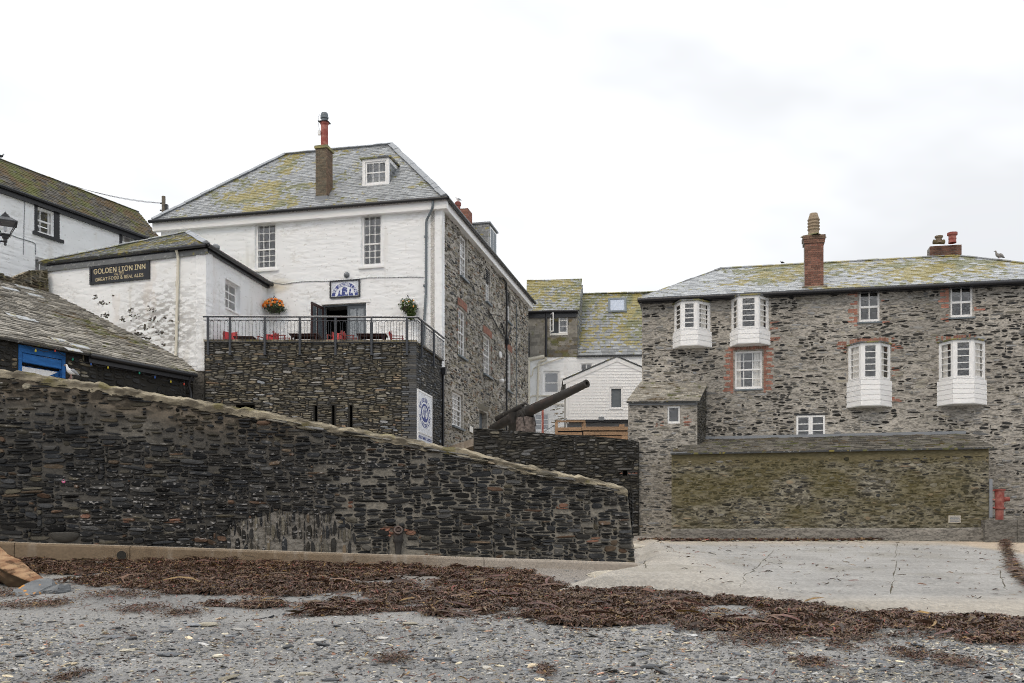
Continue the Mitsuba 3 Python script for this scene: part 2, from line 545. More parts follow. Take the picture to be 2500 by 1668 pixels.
mat('m_interior', (0.36, 0.375, 0.40), 0.9, 0.1)
mat('m_curtain', (0.72, 0.71, 0.68), 0.9, 0.1)
mat('m_gull_white', (0.78, 0.78, 0.79), 0.7, 0.2)
mat('m_gull_grey', (0.33, 0.34, 0.36), 0.7, 0.2)
mat('m_gull_brown', (0.27, 0.255, 0.25), 0.7, 0.2)
mat('m_beak', (0.45, 0.25, 0.04), 0.5, 0.4)
mat('m_bird_leg', (0.50, 0.30, 0.28), 0.6, 0.3)
mat('m_bulb_red', (0.6, 0.06, 0.03), 0.15, 0.5)
mat('m_bulb_green', (0.01, 0.28, 0.18), 0.15, 0.5)
mat('m_bulb_yellow', (0.62, 0.50, 0.03), 0.15, 0.5)
mat('m_bulb_blue', (0.03, 0.11, 0.42), 0.15, 0.5)
mat('m_green_rope', (0.12, 0.32, 0.20), 0.8, 0.2)
mat('m_pink', (0.62, 0.16, 0.30), 0.5, 0.4)
mat('m_pale_rock', (0.42, 0.39, 0.33), 0.9, 0.2)
scene['m_glass'] = {'type': 'thindielectric', 'int_ior': 1.62}
# ---------------------------------------------------------------- masonry, roofs, windows
def smooth01(a, b, x):
    t = np.clip((x - a) / (b - a), 0, 1)
    return t * t * (3 - 2 * t)


def nz2(x, y, s=0):
    return meshkit.noise(np.stack(np.broadcast_arrays(np.asarray(x, float), y, 0.37), -1), s)


def stone_piece(fr, cx, cz, w, h, rng, prot, wob=None, ground=-0.004, sharp=2.7, rot=0.0, taper=0.38):
    n = int(rng.integers(7, 11))
    a = (np.arange(n) + rng.uniform(-0.28, 0.28, n)) * 2 * np.pi / n + rng.uniform(0, 6)
    c, s = np.cos(a), np.sin(a)
    e = 2 / sharp
    x = np.sign(c) * np.abs(c) ** e * w / 2 * rng.uniform(0.84, 1.05, n)
    z = np.sign(s) * np.abs(s) ** e * h / 2 * rng.uniform(0.80, 1.06, n)
    if taper:
        z = z * (1 - rng.uniform(-taper, taper) * x / w * 2) * (1 - taper * .35 * (np.abs(x) / w * 2) ** 3)
    shear = rng.normal(0, 0.12) * h
    z = z + shear * x / w * 2
    if rot:
        x, z = x * math.cos(rot) - z * math.sin(rot), x * math.sin(rot) + z * math.cos(rot)
    kx, kz = 1 - min(0.26, 0.045 / w), 1 - min(0.30, 0.022 / h)
    tx, tz = rng.normal(0, 0.25) * prot / w, rng.normal(-0.15, 0.5) * prot / h
    q0 = np.stack([x, z, np.full(n, ground)], 1)
    q1 = np.stack([x * kx, z * kz, prot * rng.uniform(0.75, 1.05, n) + tx * x + tz * z], 1)
    q = np.vstack([q0, q1, [[0, 0, prot * rng.uniform(0.9, 1.25)]]])
    q[:, 0] += cx
    q[:, 1] += cz
    if wob is not None:
        q[:, 1] += wob(q[:, 0], q[:, 1])
    i = np.arange(n)
    j = (i + 1) % n
    f = np.vstack([np.stack([i, j, n + j], 1), np.stack([i, n + j, n + i], 1), np.stack([n + i, n + j, np.full(n, 2 * n)], 1)])
    return fr.W(q), f


def rubble(fr, poly, cell, sizes, look, rng, gap=0.012, prot=(0.015, 0.045), vertical=False, wobble=0.05, keep=None, sharp=2.7, scale=None, taper=0.38):
    """Random rubble in the plane polygon. cell: (width, height) of a grid step; sizes: [(w, h, weight)] in steps; look(x, z) -> (lum, hue) or None to leave mortar."""
    out = []
    cw, ch = cell
    for g in getattr(poly, 'geoms', [poly]):
        if g.is_empty or g.geom_type != 'Polygon':
            continue
        x0, z0, x1, z1 = g.bounds
        nx, nz = int((x1 - x0) / cw) + 1, int((z1 - z0) / ch) + 1
        X, Z = np.meshgrid(x0 + (np.arange(nx) + 0.5) * cw, z0 + (np.arange(nz) + 0.5) * ch)
        occ = ~shapely.contains_xy(g, X.ravel(), Z.ravel()).reshape(nz, nx)
        ws = np.array([s[2] for s in sizes], float)
        ws /= ws.sum()
        off = rng.uniform(0, 50)
        wob = (lambda x, z: wobble * 2 * (nz2(np.asarray(x) * 0.45 + off, np.asarray(z) * 0.8) - 0.5)) if wobble else None
        order = range(nx) if not vertical else range(nx)
        for jj in range(nz):
            for ii in order:
                if occ[jj, ii]:
                    continue
                w, h, _ = sizes[rng.choice(len(sizes), p=ws)]
                w = max(1, int(round(w * rng.uniform(0.7, 1.35))))
                if vertical:
                    pass
                k = 1
                while k < w and ii + k < nx and not occ[jj, ii + k]:
                    k += 1
                w = k
                k = 1
                while k < h and jj + k < nz and not occ[jj + k, ii:ii + w].any():
                    k += 1
                h = k
                occ[jj:jj + h, ii:ii + w] = True
                cx, cz = x0 + (ii + w / 2) * cw, z0 + (jj + h / 2) * ch
                lk = look(cx, cz)
                if lk is None:
                    continue
                gg = gap * rng.uniform(0.5, 1.8)
                W, H = w * cw - gg, h * ch - gg * 0.8
                if scale is not None:
                    sc = scale(cx, cz)
                    W *= sc * rng.uniform(0.85, 1.1)
                    H *= sc * rng.uniform(0.8, 1.1)
                if W < 0.02 or H < 0.012:
                    continue
                v, f = stone_piece(fr, cx, cz, W, H, rng, rng.uniform(*prot), wob, sharp=sharp, rot=0.0 if vertical else rng.normal(0, .045), taper=taper)
                out.append((W * H, v, f, lk))
    return out


def bricks(fr, poly, rng, bl=0.225, bh=0.075, joint=0.011, prot=0.008, lum=(0.12, 0.2), hue=1.0, drop=0.0, w0=-0.02):
    out = []
    x0, z0, x1, z1 = poly.bounds
    rows = int(round((z1 - z0) / bh))
    for r in range(max(rows, 1)):
        za = z0 + r * bh
        zb = min(za + bh, z1) - joint
        x = x0 - (0.5 * bl if r % 2 else 0)
        while x < x1:
            a, b = max(x, x0), min(x + bl, x1) - joint
            x += bl
            if b - a < 0.03 or not poly.contains(Point((a + b) / 2, (za + zb) / 2)):
                continue
            if rng.random() < drop:
                continue
            m = MB()
            m.box(fr, a, b, za, zb, w0, prot * rng.uniform(0.5, 1.3))
            v, f, _ = m.mesh()
            out.append((0.01 * rng.random(), v, f, (rng.uniform(*lum), float(np.clip(hue + rng.normal(0, 0.03), 0, 1)))))
    return out


def wall(parent, name, fr, poly, bsdf, t=0.45, label=None, uv=(1.0, 0.5), w=0.0):
    k = child(parent, name, label)
    MB().prism(fr, poly, w - t, w, uv).build(k, bsdf)
    return k


def slates(holder, fr, poly, rng, e=0.2, wr=(0.18, 0.36), lum=(0.15, 0.24), lichen=None, thick=0.012, limit=300, name='slate', jag=0.0, bsdf='m_slate'):
    x0, t0, x1, t1 = poly.bounds
    out = []
    rows = int((t1 - t0) / e) + 1
    safe = poly.buffer(-0.01)
    for r in range(rows):
        ta = t0 + r * e
        x = x0 - rng.uniform(0, wr[1])
        while x < x1:
            w = rng.uniform(*wr)
            j = rng.uniform(-jag, jag) if jag else 0
            q = sbox(x + 0.003, ta + j, x + w - 0.003, min(ta + e * 1.12, t1))
            xm = x + w / 2
            x += w
            if not safe.contains(q):
                q = q.intersection(poly)
                if q.is_empty or q.geom_type != 'Polygon' or q.area < 0.003:
                    continue
                q = shapely.geometry.polygon.orient(q.simplify(0.002))
            else:
                q = shapely.geometry.polygon.orient(q)
            c = np.array(q.exterior.coords)[:-1]
            n = len(c)
            tw = rng.normal(0, 0.15) * thick
            th = thick * rng.uniform(0.7, 1.5)
            wv = th * 2.3 - (c[:, 1] - ta) / e * th * 1.35 + tw * (c[:, 0] - xm) / w
            top = np.stack([c[:, 0], c[:, 1], np.maximum(wv, 0.002)], 1)
            bot = np.stack([c[:, 0], c[:, 1], np.full(n, -0.004)], 1)
            f = [[0, i, i + 1] for i in range(1, n - 1)]
            for i in range(n):
                k = (i + 1) % n
                f += [[i, n + i, n + k], [i, n + k, k]]
            P = fr.W(np.vstack([top, bot]))
            li = float(lichen(P[0], xm, ta)) if lichen else 0.0
            out.append((q.area * rng.uniform(0.8, 1.2), P, np.array(f), (rng.uniform(*lum), li)))
    emit(holder, name, name + '_course', out, bsdf, limit)


def roof_plane(parent, corners, rng, name='roof', label=None, covered=True, th=0.06, limit=300, **kw):
    """corners: world points, the first two along the eave (left to right as seen from outside)."""
    c = np.array(corners, float)
    fr = Fr(c[0], c[1] - c[0], c[-1] - c[0])
    loc = [((p - fr.o) @ fr.d, (p - fr.o) @ fr.u) for p in c]
    poly = Polygon(loc)
    k = child(parent, name, label)
    MB().prism(fr, poly, -th, 0.0, (0.06, 0.0)).build(k, 'm_slate')
    if covered:
        slates(k, fr, poly, rng, limit=limit, **kw)
    return k, fr


def ridge_run(parent, A, B, rng, w=0.13, l=0.45, name='ridge_tile', uv=(0.2, 0.1), h=0.05, bsdf='m_slate'):
    A, B = np.array(A, float), np.array(B, float)
    L = np.linalg.norm(B - A)
    n = max(1, int(round(L / l)))
    d = (B - A) / L
    s = np.cross(d, [0, 0, 1.0])
    s /= np.linalg.norm(s)
    u = np.cross(s, d)
    for i in range(n):
        a, b = A + d * L * i / n, A + d * (L * (i + 1) / n - 0.012)
        up = h * rng.uniform(0.85, 1.15)
        m = MB()
        pr = [(-w, up - w * 0.62), (-w * 0.5, up - w * .28), (0, up), (w * 0.5, up - w * .28), (w, up - w * 0.62), (0, -w * 0.5)]
        v = np.array([p + s * x + u * z for p in (a, b) for x, z in pr])
        k = len(pr)
        f = [[j, (j + 1) % k, k + (j + 1) % k, k + j] for j in range(k)]
        f3 = [[0, 5, 4], [0, 4, 3], [0, 3, 2], [0, 2, 1]]
        f = [[q[0], q[1], q[2]] for q in f] + [[q[0], q[2], q[3]] for q in f] + f3 + [[k + a_, k + c_, k + b_] for a_, b_, c_ in f3]
        m.add(v, f, (uv[0] * rng.uniform(0.85, 1.15), uv[1] * rng.uniform(0, 1.5)))
        m.build(child(parent, name), bsdf)


def window(parent, fr, a0, a1, z0, z1, cols, rows, back=0.12, fw=0.055, bw=0.022, sash=True, mid=None, curtain=None, name='window', label=None,
           frame_bsdf='m_white_paint', panes=True, sill=None, rails=None, depth=0.05, xs=None, blind=False):
    """A window set back from the wall's face; its opening is cut in the wall by the caller."""
    k = child(parent, name, label)
    m = MB()
    w1 = -back
    w0 = w1 - depth
    m.box(fr, a0, a0 + fw, z0, z1, w0, w1)
    m.box(fr, a1 - fw, a1, z0, z1, w0, w1)
    m.box(fr, a0 + fw, a1 - fw, z1 - fw, z1, w0, w1)
    m.box(fr, a0 + fw, a1 - fw, z0, z0 + fw * 1.5, w0, w1)
    xa, xb, za, zb = a0 + fw, a1 - fw, z0 + fw * 1.5, z1 - fw
    zm = za + (zb - za) * (mid if mid is not None else 0.5)
    halves = [(za, zm - bw, w0 + 0.012)] if sash else []
    if sash:
        m.box(fr, xa, xb, zm - bw, zm + bw, w0, w1 + 0.012)
        halves.append((zm + bw, zb, w0 + 0.022))
    else:
        halves = [(za, zb, w0 + 0.018)]
    xs = xs if xs is not None else [i / cols for i in range(1, cols)]
    xx = [xa] + [xa + (xb - xa) * x for x in xs] + [xb]
    cells = []
    for h, (ha, hb, gw) in enumerate(halves):
        rr = rows if isinstance(rows, int) else rows[h]
        zz = [ha + (hb - ha) * i / rr for i in range(rr + 1)]
        for x in xx[1:-1]:
            m.box(fr, x - bw / 2, x + bw / 2, ha, hb, gw - 0.01, w1 - 0.006)
        for z in zz[1:-1]:
            for xl, xr in zip(xx[:-1], xx[1:]):
                m.box(fr, xl + (bw / 2 if xl > xa else 0), xr - (bw / 2 if xr < xb else 0), z - bw / 2, z + bw / 2, gw - 0.01, w1 - 0.008)
        for xl, xr in zip(xx[:-1], xx[1:]):
            for zl, zr in zip(zz[:-1], zz[1:]):
                cells.append((xl, xr, zl, zr, gw))
    m.build(child(k, 'frame') if '__' not in parent else child(parent, name + '_frame'), frame_bsdf)
    holder = k if '__' not in parent else parent
    pn = 'pane' if '__' not in parent else name + '_pane'
    rngp = np.random.default_rng(int(abs(a0 * 1000 + z0 * 77)) % 100000)
    one = MB()
    for xl, xr, zl, zr, gw in cells:
        t = rngp.normal(0, 0.004, 4)
        q = fr.W([[xl, zl, gw + t[0]], [xr, zl, gw + t[1]], [xr, zr, gw + t[2]], [xl, zr, gw + t[3]]])
        if panes:
            MB().add(q, [[0, 1, 2, 3]]).build(child(holder, pn), 'm_glass')
        else:
            one.add(q, [[0, 1, 2, 3]])
    if not panes:
        one.build(child(holder, pn), 'm_glass')
    if sill:
        e, h, pr = sill[:3]
        MB().box(fr, a0 - e, a1 + e, z0 - h, z0 - 0.003, -back - depth, pr).build(child(holder, 'sill' if holder == k else name + '_sill'), sill[3] if len(sill) > 3 else frame_bsdf)
    if curtain:
        for xl, xr, xt in curtain:     # fractions: left, right at the sill, and the pull at the head
            m = MB()
            n = 14
            cw = w0 - 0.10
            u = np.linspace(0, 1, n)
            wv = 0.025 * np.sin(u * 26) + 0.01 * np.sin(u * 61)
            lo = np.stack([a0 + (a1 - a0) * (xl + (xr - xl) * u), np.full(n, z0 + 0.05), cw + wv], 1)
            hi = np.stack([a0 + (a1 - a0) * (xl + xt + (xr - xl) * u), np.full(n, z1 - 0.03), cw + wv], 1)
            v = np.vstack([lo, hi])
            f = [[i, i + 1, n + i + 1, n + i] for i in range(n - 1)]
            m.add(fr.W(v), f)
            m.build(child(holder, 'curtain' if holder == k else name + '_curtain'), 'm_curtain')
    return k


def gutter(parent, A, B, r=0.07, name='gutter', bsdf='m_black', drop=0.0):
    m = MB()
    A, B = np.array(A, float), np.array(B, float)
    d = (B - A) / np.linalg.norm(B - A)
    m.tube([A, A + (B - A) * 0.33, A + (B - A) * 0.66, B], r, 8)
    return m.build(child(parent, name), bsdf, True)


def tubes(parent, name, pts, r, bsdf, n=8, label=None):
    return MB().tube(pts, r, n).build(child(parent, name, label), bsdf, True)


def bend(pts, k=5, rad=0.12):
    """Rounds the corners of a polyline."""
    pts = [np.array(p, float) for p in pts]
    out = [pts[0]]
    for a, b, c in zip(pts[:-2], pts[1:-1], pts[2:]):
        ra = min(rad, np.linalg.norm(b - a) * 0.45, np.linalg.norm(c - b) * 0.45)
        p, q = b + (a - b) / np.linalg.norm(a - b) * ra, b + (c - b) / np.linalg.norm(c - b) * ra
        for t in np.linspace(0, 1, k):
            out.append((1 - t) ** 2 * p + 2 * t * (1 - t) * b + t * t * q)
    return out + [pts[-1]]


def sag(A, B, drop, n=14):
    t = np.linspace(0, 1, n)[:, None]
    p = np.array(A) * (1 - t) + np.array(B) * t
    p[:, 2] -= drop * 4 * (t[:, 0] * (1 - t[:, 0]))
    return p


def text(fr, s, h, a, z, w, depth=0.006, bold=False, center=False):
    m = meshkit.text_mesh(s, h, depth, bold)
    v = np.array(m.vertices)
    if center:
        v[:, 0] -= (v[:, 0].min() + v[:, 0].max()) / 2
    v = v + [a, z, w]
    return fr.W(v), np.array(m.faces)


def arc_text(fr, s, h, ca, cz, ra, rz, deg0, deg1, w, depth=0.006, bold=False, flip=False, squash=1.0):
    """Letters along an ellipse from deg0 to deg1 (degrees, anticlockwise from +a)."""
    m = MB()
    n = len(s)
    for i, ch in enumerate(s):
        if ch == ' ':
            continue
        t = math.radians(deg0 + (deg1 - deg0) * (i + 0.5) / n)
        g = meshkit.text_mesh(ch, h, depth, bold)
        v = np.array(g.vertices)
        v[:, 0] = (v[:, 0] - (v[:, 0].min() + v[:, 0].max()) / 2) * squash
        v[:, 1] -= h / 2
        ro = t - math.pi / 2 + (math.pi if flip else 0)
        x = v[:, 0] * math.cos(ro) - v[:, 1] * math.sin(ro) + ca + ra * math.cos(t)
        z = v[:, 0] * math.sin(ro) + v[:, 1] * math.cos(ro) + cz + rz * math.sin(t)
        m.add(fr.W(np.stack([x, z, v[:, 2] + w], 1)), g.faces)
    return m


def loft(pts, rx, rz, side, n=12):
    """A closed body along pts with half-widths rx (along side) and rz."""
    pts = np.array(pts, float)
    tang = np.gradient(pts, axis=0)
    tang /= np.linalg.norm(tang, axis=1, keepdims=True)
    side = np.array(side, float)
    a = np.arange(n) * 2 * np.pi / n
    v, f = [], []
    for k in range(len(pts)):
        up = np.cross(tang[k], side)
        v.append(pts[k] + np.cos(a)[:, None] * side * rx[k] + np.sin(a)[:, None] * up * rz[k])
    v = np.vstack(v + [pts[:1], pts[-1:]])
    m = len(pts) * n
    for k in range(len(pts) - 1):
        for i in range(n):
            j = (i + 1) % n
            f += [[k * n + i, k * n + j, (k + 1) * n + j], [k * n + i, (k + 1) * n + j, (k + 1) * n + i]]
    f += [[m, (i + 1) % n, i] for i in range(n)] + [[m + 1, m - n + i, m - n + (i + 1) % n] for i in range(n)]
    return v, np.array(f)


def shrink(poly, d):
    return poly.buffer(-d)
# ---------------------------------------------------------------- the beach, the slipway, the lane
def G0(x, y):
    x, y = np.asarray(x, float), np.asarray(y, float)
    near = 0.53 * (y - 11) / 6
    s = np.interp(x, [-12, -2, 3], [0.150, 0.096, 0.067])
    far = 0.53 + s * (y - 17)
    z = np.where(y < 17, near, far)
    z = np.where(y > 36, 0.53 + s * 19 + (y - 36) * 0.10, z)
    return np.maximum(z, -1.6)


def Gz(x, y):
    x, y = np.asarray(x, float), np.asarray(y, float)
    p = np.stack([x * 0.9, y * 0.9, np.zeros_like(x)], -1)
    q = np.stack([x * 4.5, y * 4.5, np.zeros_like(x)], -1)
    return G0(x, y) + 0.06 * (meshkit.fbm(p, 3, 3) - 0.5) + 0.018 * (meshkit.fbm(q, 2, 8) - 0.5)


def gpt(u, v, fn=G0):
    """Where the line of sight through the photograph's pixel meets the ground."""
    r = ray(u, v)
    y = np.linspace(8, 45, 3701)
    d = EZ + r[2] * y - fn(r[0] * y, y)
    i = np.nonzero(d <= 0)[0]
    k = i[0] if len(i) else len(y) - 1
    return np.array([r[0] * y[k], y[k], float(fn(r[0] * y[k], y[k]))])


def axis(lo, hi, step, far_lo, far_hi):
    a = list(np.arange(lo, hi + 1e-6, step))
    s, x = step, lo
    left = []
    while x > far_lo:
        s *= 1.35
        x -= s
        left.append(x)
    s, x = step, a[-1]
    right = []
    while x < far_hi:
        s *= 1.35
        x += s
        right.append(x)
    return np.array(left[::-1] + a + right)


def sheet(X, Y, Zf, mask=None):
    gx, gy = np.meshgrid(X, Y)
    v = np.stack([gx.ravel(), gy.ravel(), Zf(gx.ravel(), gy.ravel())], 1)
    nx, ny = len(X), len(Y)
    i, j = np.meshgrid(np.arange(nx - 1), np.arange(ny - 1))
    a = (j * nx + i).ravel()
    q = np.stack([a, a + 1, a + nx + 1, a + nx], 1)
    if mask is not None:
        c = v[q].mean(1)
        q = q[mask(c[:, 0], c[:, 1])]
    return v, np.vstack([q[:, [0, 1, 2]], q[:, [0, 2, 3]]])


def far_z(x, y):
    z = Gz(x, y)
    hill = np.clip((y - 60) * 0.02, 0, 3)
    return z - np.clip((y - 44) * 0.10, 0, 30) + hill


v, f = sheet(axis(-14, 18, 0.11, -500, 500), axis(8.5, 36, 0.11, -500, 600), far_z)
k = struct('beach', 'grey sand beach sloping up to the harbour wall')
scene[k] = mikit.ply((v, f), 'm_sand', smooth=True)

slip_edge = [(1400, 1440), (1450, 1418), (1530, 1402), (1572, 1372), (1575, 1345), (1552, 1322), (1600, 1316), (2100, 1312), (2440, 1302), (2700, 1296), (2700, 1560), (2500, 1515), (2300, 1500), (2030, 1486), (1900, 1470), (1770, 1456), (1600, 1446)]
slip_poly = Polygon([tuple(gpt(u, v)[:2]) for u, v in slip_edge]).buffer(0)


def slip_z(x, y):
    p = shapely.points(np.stack([x, y], -1))
    inside = shapely.contains(slip_poly, p)
    d = shapely.distance(slip_poly.exterior, p) * np.where(inside, 1, -1)
    lift = 0.05 * smooth01(-0.15, 0.55, d) - 0.05 * smooth01(0.1, -0.35, d)
    near_wall = 0.16 * smooth01(5.6, 3.8, x) * smooth01(17.5, 20.5, y) * smooth01(-0.1, 0.5, d)
    n = meshkit.fbm(np.stack([x * 0.6, y * 0.6, x * 0], -1), 3, 4) - 0.5
    return G0(x, y) + 0.035 + lift + near_wall + 0.05 * n


bx = slip_poly.bounds
v, f = sheet(np.arange(bx[0] - 0.4, 21, 0.13), np.arange(bx[1] - 0.4, 35.2, 0.13), slip_z,
             lambda x, y: shapely.contains_xy(slip_poly.buffer(0.3), x, y))
k = struct('slipway', 'pale concrete slipway running up beside the stone house')
scene[k] = mikit.ply((v, f), 'm_slip', smooth=True)
for line in ([(1890, 1345), (1860, 1375), (1838, 1398), (1812, 1420), (1822, 1432), (1800, 1446)],
             [(2190, 1330), (2188, 1370), (2182, 1410), (2174, 1462)],
             [(1573, 1372), (1577, 1400), (1578, 1412)], [(2440, 1395), (2450, 1425), (2458, 1448)]):
    m = MB()
    pts = []
    for (u0, v0), (u1, v1) in zip(line[:-1], line[1:]):
        for t in np.linspace(0, 1, 6, endpoint=False):
            pts.append(gpt(u0 + (u1 - u0) * t, v0 + (v1 - v0) * t, lambda x, y: G0(x, y) + 0.06))
    rngc = np.random.default_rng(len(pts) + 5)
    pts = np.array(pts)
    pts[:, 0] += rngc.normal(0, 0.02, len(pts))
    pts[:, 2] = slip_z(pts[:, 0], pts[:, 1]) - 0.004
    m.tube(pts, np.abs(rngc.normal(0.006, 0.004, len(pts))) + 0.004, 5)
    m.build(child(k, 'crack'), 'm_weedline')

# sand-coloured lumps of old concrete where the wall ends on the slipway
rng = np.random.default_rng(41)
for (u, v, rx, ry, rz, lab) in ((1490, 1408, 0.55, 0.30, 0.13, 'pale flat rock below the end of the harbour wall'), (1552, 1338, 0.35, 0.3, 0.12, 'pale boulder wedged where the harbour wall meets the slipway')):
    p = gpt(u, v)
    t = thing('rock', lab, 'rock')
    m = trimesh.creation.icosphere(subdivisions=3)
    q = np.array(m.vertices)
    q = q * (0.75 + 0.5 * meshkit.fbm(q * 1.7 + u, 3, 2))[:, None] * [rx, ry, rz]
    scene[t] = mikit.ply((q + p, m.faces), 'm_pale_rock', smooth=35)
# ---------------------------------------------------------------- harbour wall
rng = np.random.default_rng(11)
hr = at(1540, HV, 24.0)
hl = at(-60, HV, 22.0)
dirw = (hr - hl)[:2] / np.linalg.norm((hr - hl)[:2])
hw = Fr(hl[:2] - dirw * 4, dirw)
top_px = [(0, 897), (113, 913), (232, 931), (444, 968), (500, 979), (640, 999), (676, 1005), (759, 1026), (1006, 1068), (1200, 1111), (1383, 1154), (1473, 1172), (1518, 1181), (1531, 1192)]
top_l = [hw.hit(u, v) for u, v in top_px]
top_l = [(0.0, top_l[0][1] + (top_l[0][1] - top_l[1][1]) / (top_l[1][0] - top_l[0][0]) * top_l[0][0])] + top_l
ta, tz = np.array(top_l).T
led_l = [hw.hit(0, 1322), hw.hit(1542, 1373)]
led = lambda a: led_l[0][1] + (led_l[1][1] - led_l[0][1]) * (np.asarray(a) - led_l[0][0]) / (led_l[1][0] - led_l[0][0])
a_end = hw.hit(1541, 1280)[0]
cope = 0.20
harbour = thing('harbour_wall', 'long dark slate rubble wall with sloping top above the beach', 'wall')
endline = [hw.hit(1531, 1200), hw.hit(1538, 1260), hw.hit(1546, 1330), hw.hit(1552, 1392)]
wp = Polygon([(0, 0.3)] + [(endline[-1][0], 0.3)] + endline[::-1] + [(a, z - cope) for a, z in top_l[::-1]])
MB().prism(hw, wp, -0.75, 0.0).build(child(harbour, 'mortar'), 'm_mortar_harbour')
panel = Polygon(P2(hw, [(556, 1352), (556, 1296), (590, 1270), (640, 1262), (680, 1246), (720, 1252), (760, 1258), (800, 1256), (830, 1262), (846, 1290), (868, 1300), (866, 1352)]))
pipe_gap = Polygon(P2(hw, [(952, 1370), (952, 1290), (988, 1290), (988, 1370)]))
bowl = Polygon(P2(hw, [(120, 1330), (120, 1298), (198, 1298), (198, 1330)]))
joint_a = hw.hit(566, 1200)[0]
body = wp.intersection(sbox(-1, 0.3, 60, 20)).difference(unary_union([panel, pipe_gap, bowl, sbox(joint_a - 0.012, 1.2, joint_a + 0.012, hw.hit(566, 1085)[1])]))
brick_spots = [hw.hit(u, v) for u, v in ((300, 1272), (418, 1272), (608, 1268), (1370, 1235), (200, 1255), (940, 1290), (1000, 1296), (1460, 1318), (860, 1232))]


def brown_line(a):
    return np.interp(a, [hw.hit(0, 1)[0], hw.hit(330, 1)[0], hw.hit(565, 1)[0], hw.hit(570, 1)[0], 99], [hw.hit(0, 1022)[1], hw.hit(330, 1080)[1], hw.hit(565, 1105)[1], 50, 50])


def look(a, z):
    r = rng.random()
    if any(abs(a - x) < 0.13 and abs(z - y) < 0.05 for x, y in brick_spots):
        return (0.115, rng.uniform(0.78, 0.9))
    if z > brown_line(a):
        if r < 0.30:
            return None
        if r < 0.72:
            return (rng.uniform(0.03, 0.065), rng.uniform(0.3, 0.55))
        return (rng.uniform(0.018, 0.035), rng.uniform(0, 0.35))
    patch = nz2(a * 0.55 + 3, z * 0.9, 4)
    if r < (0.03 if patch < 0.62 else 0.10):
        return None
    if r < 0.20:
        return (rng.uniform(0.045, 0.085), rng.uniform(0.1, 0.5))
    if r < 0.24:
        return (rng.uniform(0.05, 0.09), rng.uniform(0.6, 0.76))
    return (rng.uniform(0.012, 0.034), rng.uniform(0, 0.28))


pcs = rubble(hw, body, (0.06, 0.036), [(3, 1, 2.2), (5, 1, 2.4), (4, 2, 4), (6, 2, 4), (8, 2, 2), (5, 3, 3), (7, 3, 2.4), (2, 2, 1.5), (6, 4, 1.1), (9, 3, .8)], look, rng, gap=0.008, prot=(0.014, 0.075), wobble=0.07, sharp=2.8, taper=.22,
             scale=lambda a, z: 0.88 if z > brown_line(a) else (1.15 if a < joint_a else 1.09))
# the patch of stones set on edge
vp = rubble(hw.shift(w=.006), panel.buffer(.03), (0.055, 0.09), [(2, 3, 3), (2, 4, 3), (3, 4, 2), (3, 3, 1), (2, 5, 2), (1, 3, 2)], lambda a, z: None if rng.random() < 0.13 else ((rng.uniform(0.016, 0.04), rng.uniform(0, .4)) if rng.random() < 0.7 else (rng.uniform(0.07, 0.15), rng.uniform(.3, .6))),
            rng, gap=0.020, prot=(0.02, 0.055), wobble=0.06, sharp=2.6, taper=.3)
MB().prism(hw, panel, -0.05, 0.004, (0.50, .5)).build(child(harbour, 'panel_mortar', 'pale mortar round the stones set on edge'), 'm_mortar_house')
emit(harbour, 'stone', 'small_stone', pcs + [(0.5 * p[0], *p[1:]) for p in vp], 'm_wetstone')
# end face of the wall
ef = Fr(hw.P(endline[2][0], 0)[:2], -hw.n[:2])
ez = hw.hit(1531, 1200)[1]
pe = rubble(ef, sbox(0.05, 0.6, 0.72, ez), (0.05, 0.045), [(4, 2, 3), (6, 2, 2), (5, 3, 2)], lambda a, z: (rng.uniform(0.013, 0.034), rng.uniform(0, .35)), rng, wobble=0.0)
emit(harbour, 'end_stone', 'small_end_stone', pe, 'm_wetstone', 60)
# coping: rough mortar capping in uneven lengths
aa = np.linspace(0, top_l[-1][0], 30)
for a0, a1 in zip(aa[:-1], aa[1:]):
    m = MB()
    n = 13
    A = np.linspace(a0, a1 + 0.004, n)
    Zt = np.interp(A, ta, tz)
    hgt = cope + 0.05
    q = []
    for i in range(n):
        r = meshkit.noise(np.array([[A[i] * 1.6, 0, 0], [A[i] * 1.6, 5, 0], [A[i] * 1.6, 9, 0], [A[i] * 5.3, 13, 0]]), 2)
        r2 = meshkit.noise(np.array([[A[i] * 9, 20, 0], [A[i] * 9, 25, 0], [A[i] * 9, 29, 0], [A[i] * 13, 33, 0]]), 3) - .5
        z = Zt[i] + 0.06 * (r[3] - 0.5) + .03 * r2[3]
        low_ = hgt * (0.84 + 0.22 * r[0]) + .05 * r2[0]
        q += [[A[i], z - low_, -0.05], [A[i], z - low_ * .92, 0.012 + 0.03 * r[0] + .02 * r2[1]], [A[i], z - 0.085 + .05 * r2[2], 0.025 + 0.045 * r[1] + .03 * r2[2]], [A[i], z - 0.02 + .02 * r2[1], -0.03 - 0.05 * r[2]], [A[i], z + 0.02 * r[2], -0.35], [A[i], z - 0.05, -0.72], [A[i], z - hgt, -0.80]]
    f = [[i * 7 + j, (i + 1) * 7 + j, (i + 1) * 7 + j + 1, i * 7 + j + 1] for i in range(n - 1) for j in range(6)]
    c3 = [[0, j, j + 1] for j in range(1, 6)] + [[(n - 1) * 7, (n - 1) * 7 + j + 1, (n - 1) * 7 + j] for j in range(1, 6)]
    f = [[x[0], x[1], x[2]] for x in f] + [[x[0], x[2], x[3]] for x in f] + c3
    m.add(hw.W(q), f)
    m.build(child(harbour, 'coping'), 'm_coping', 20)
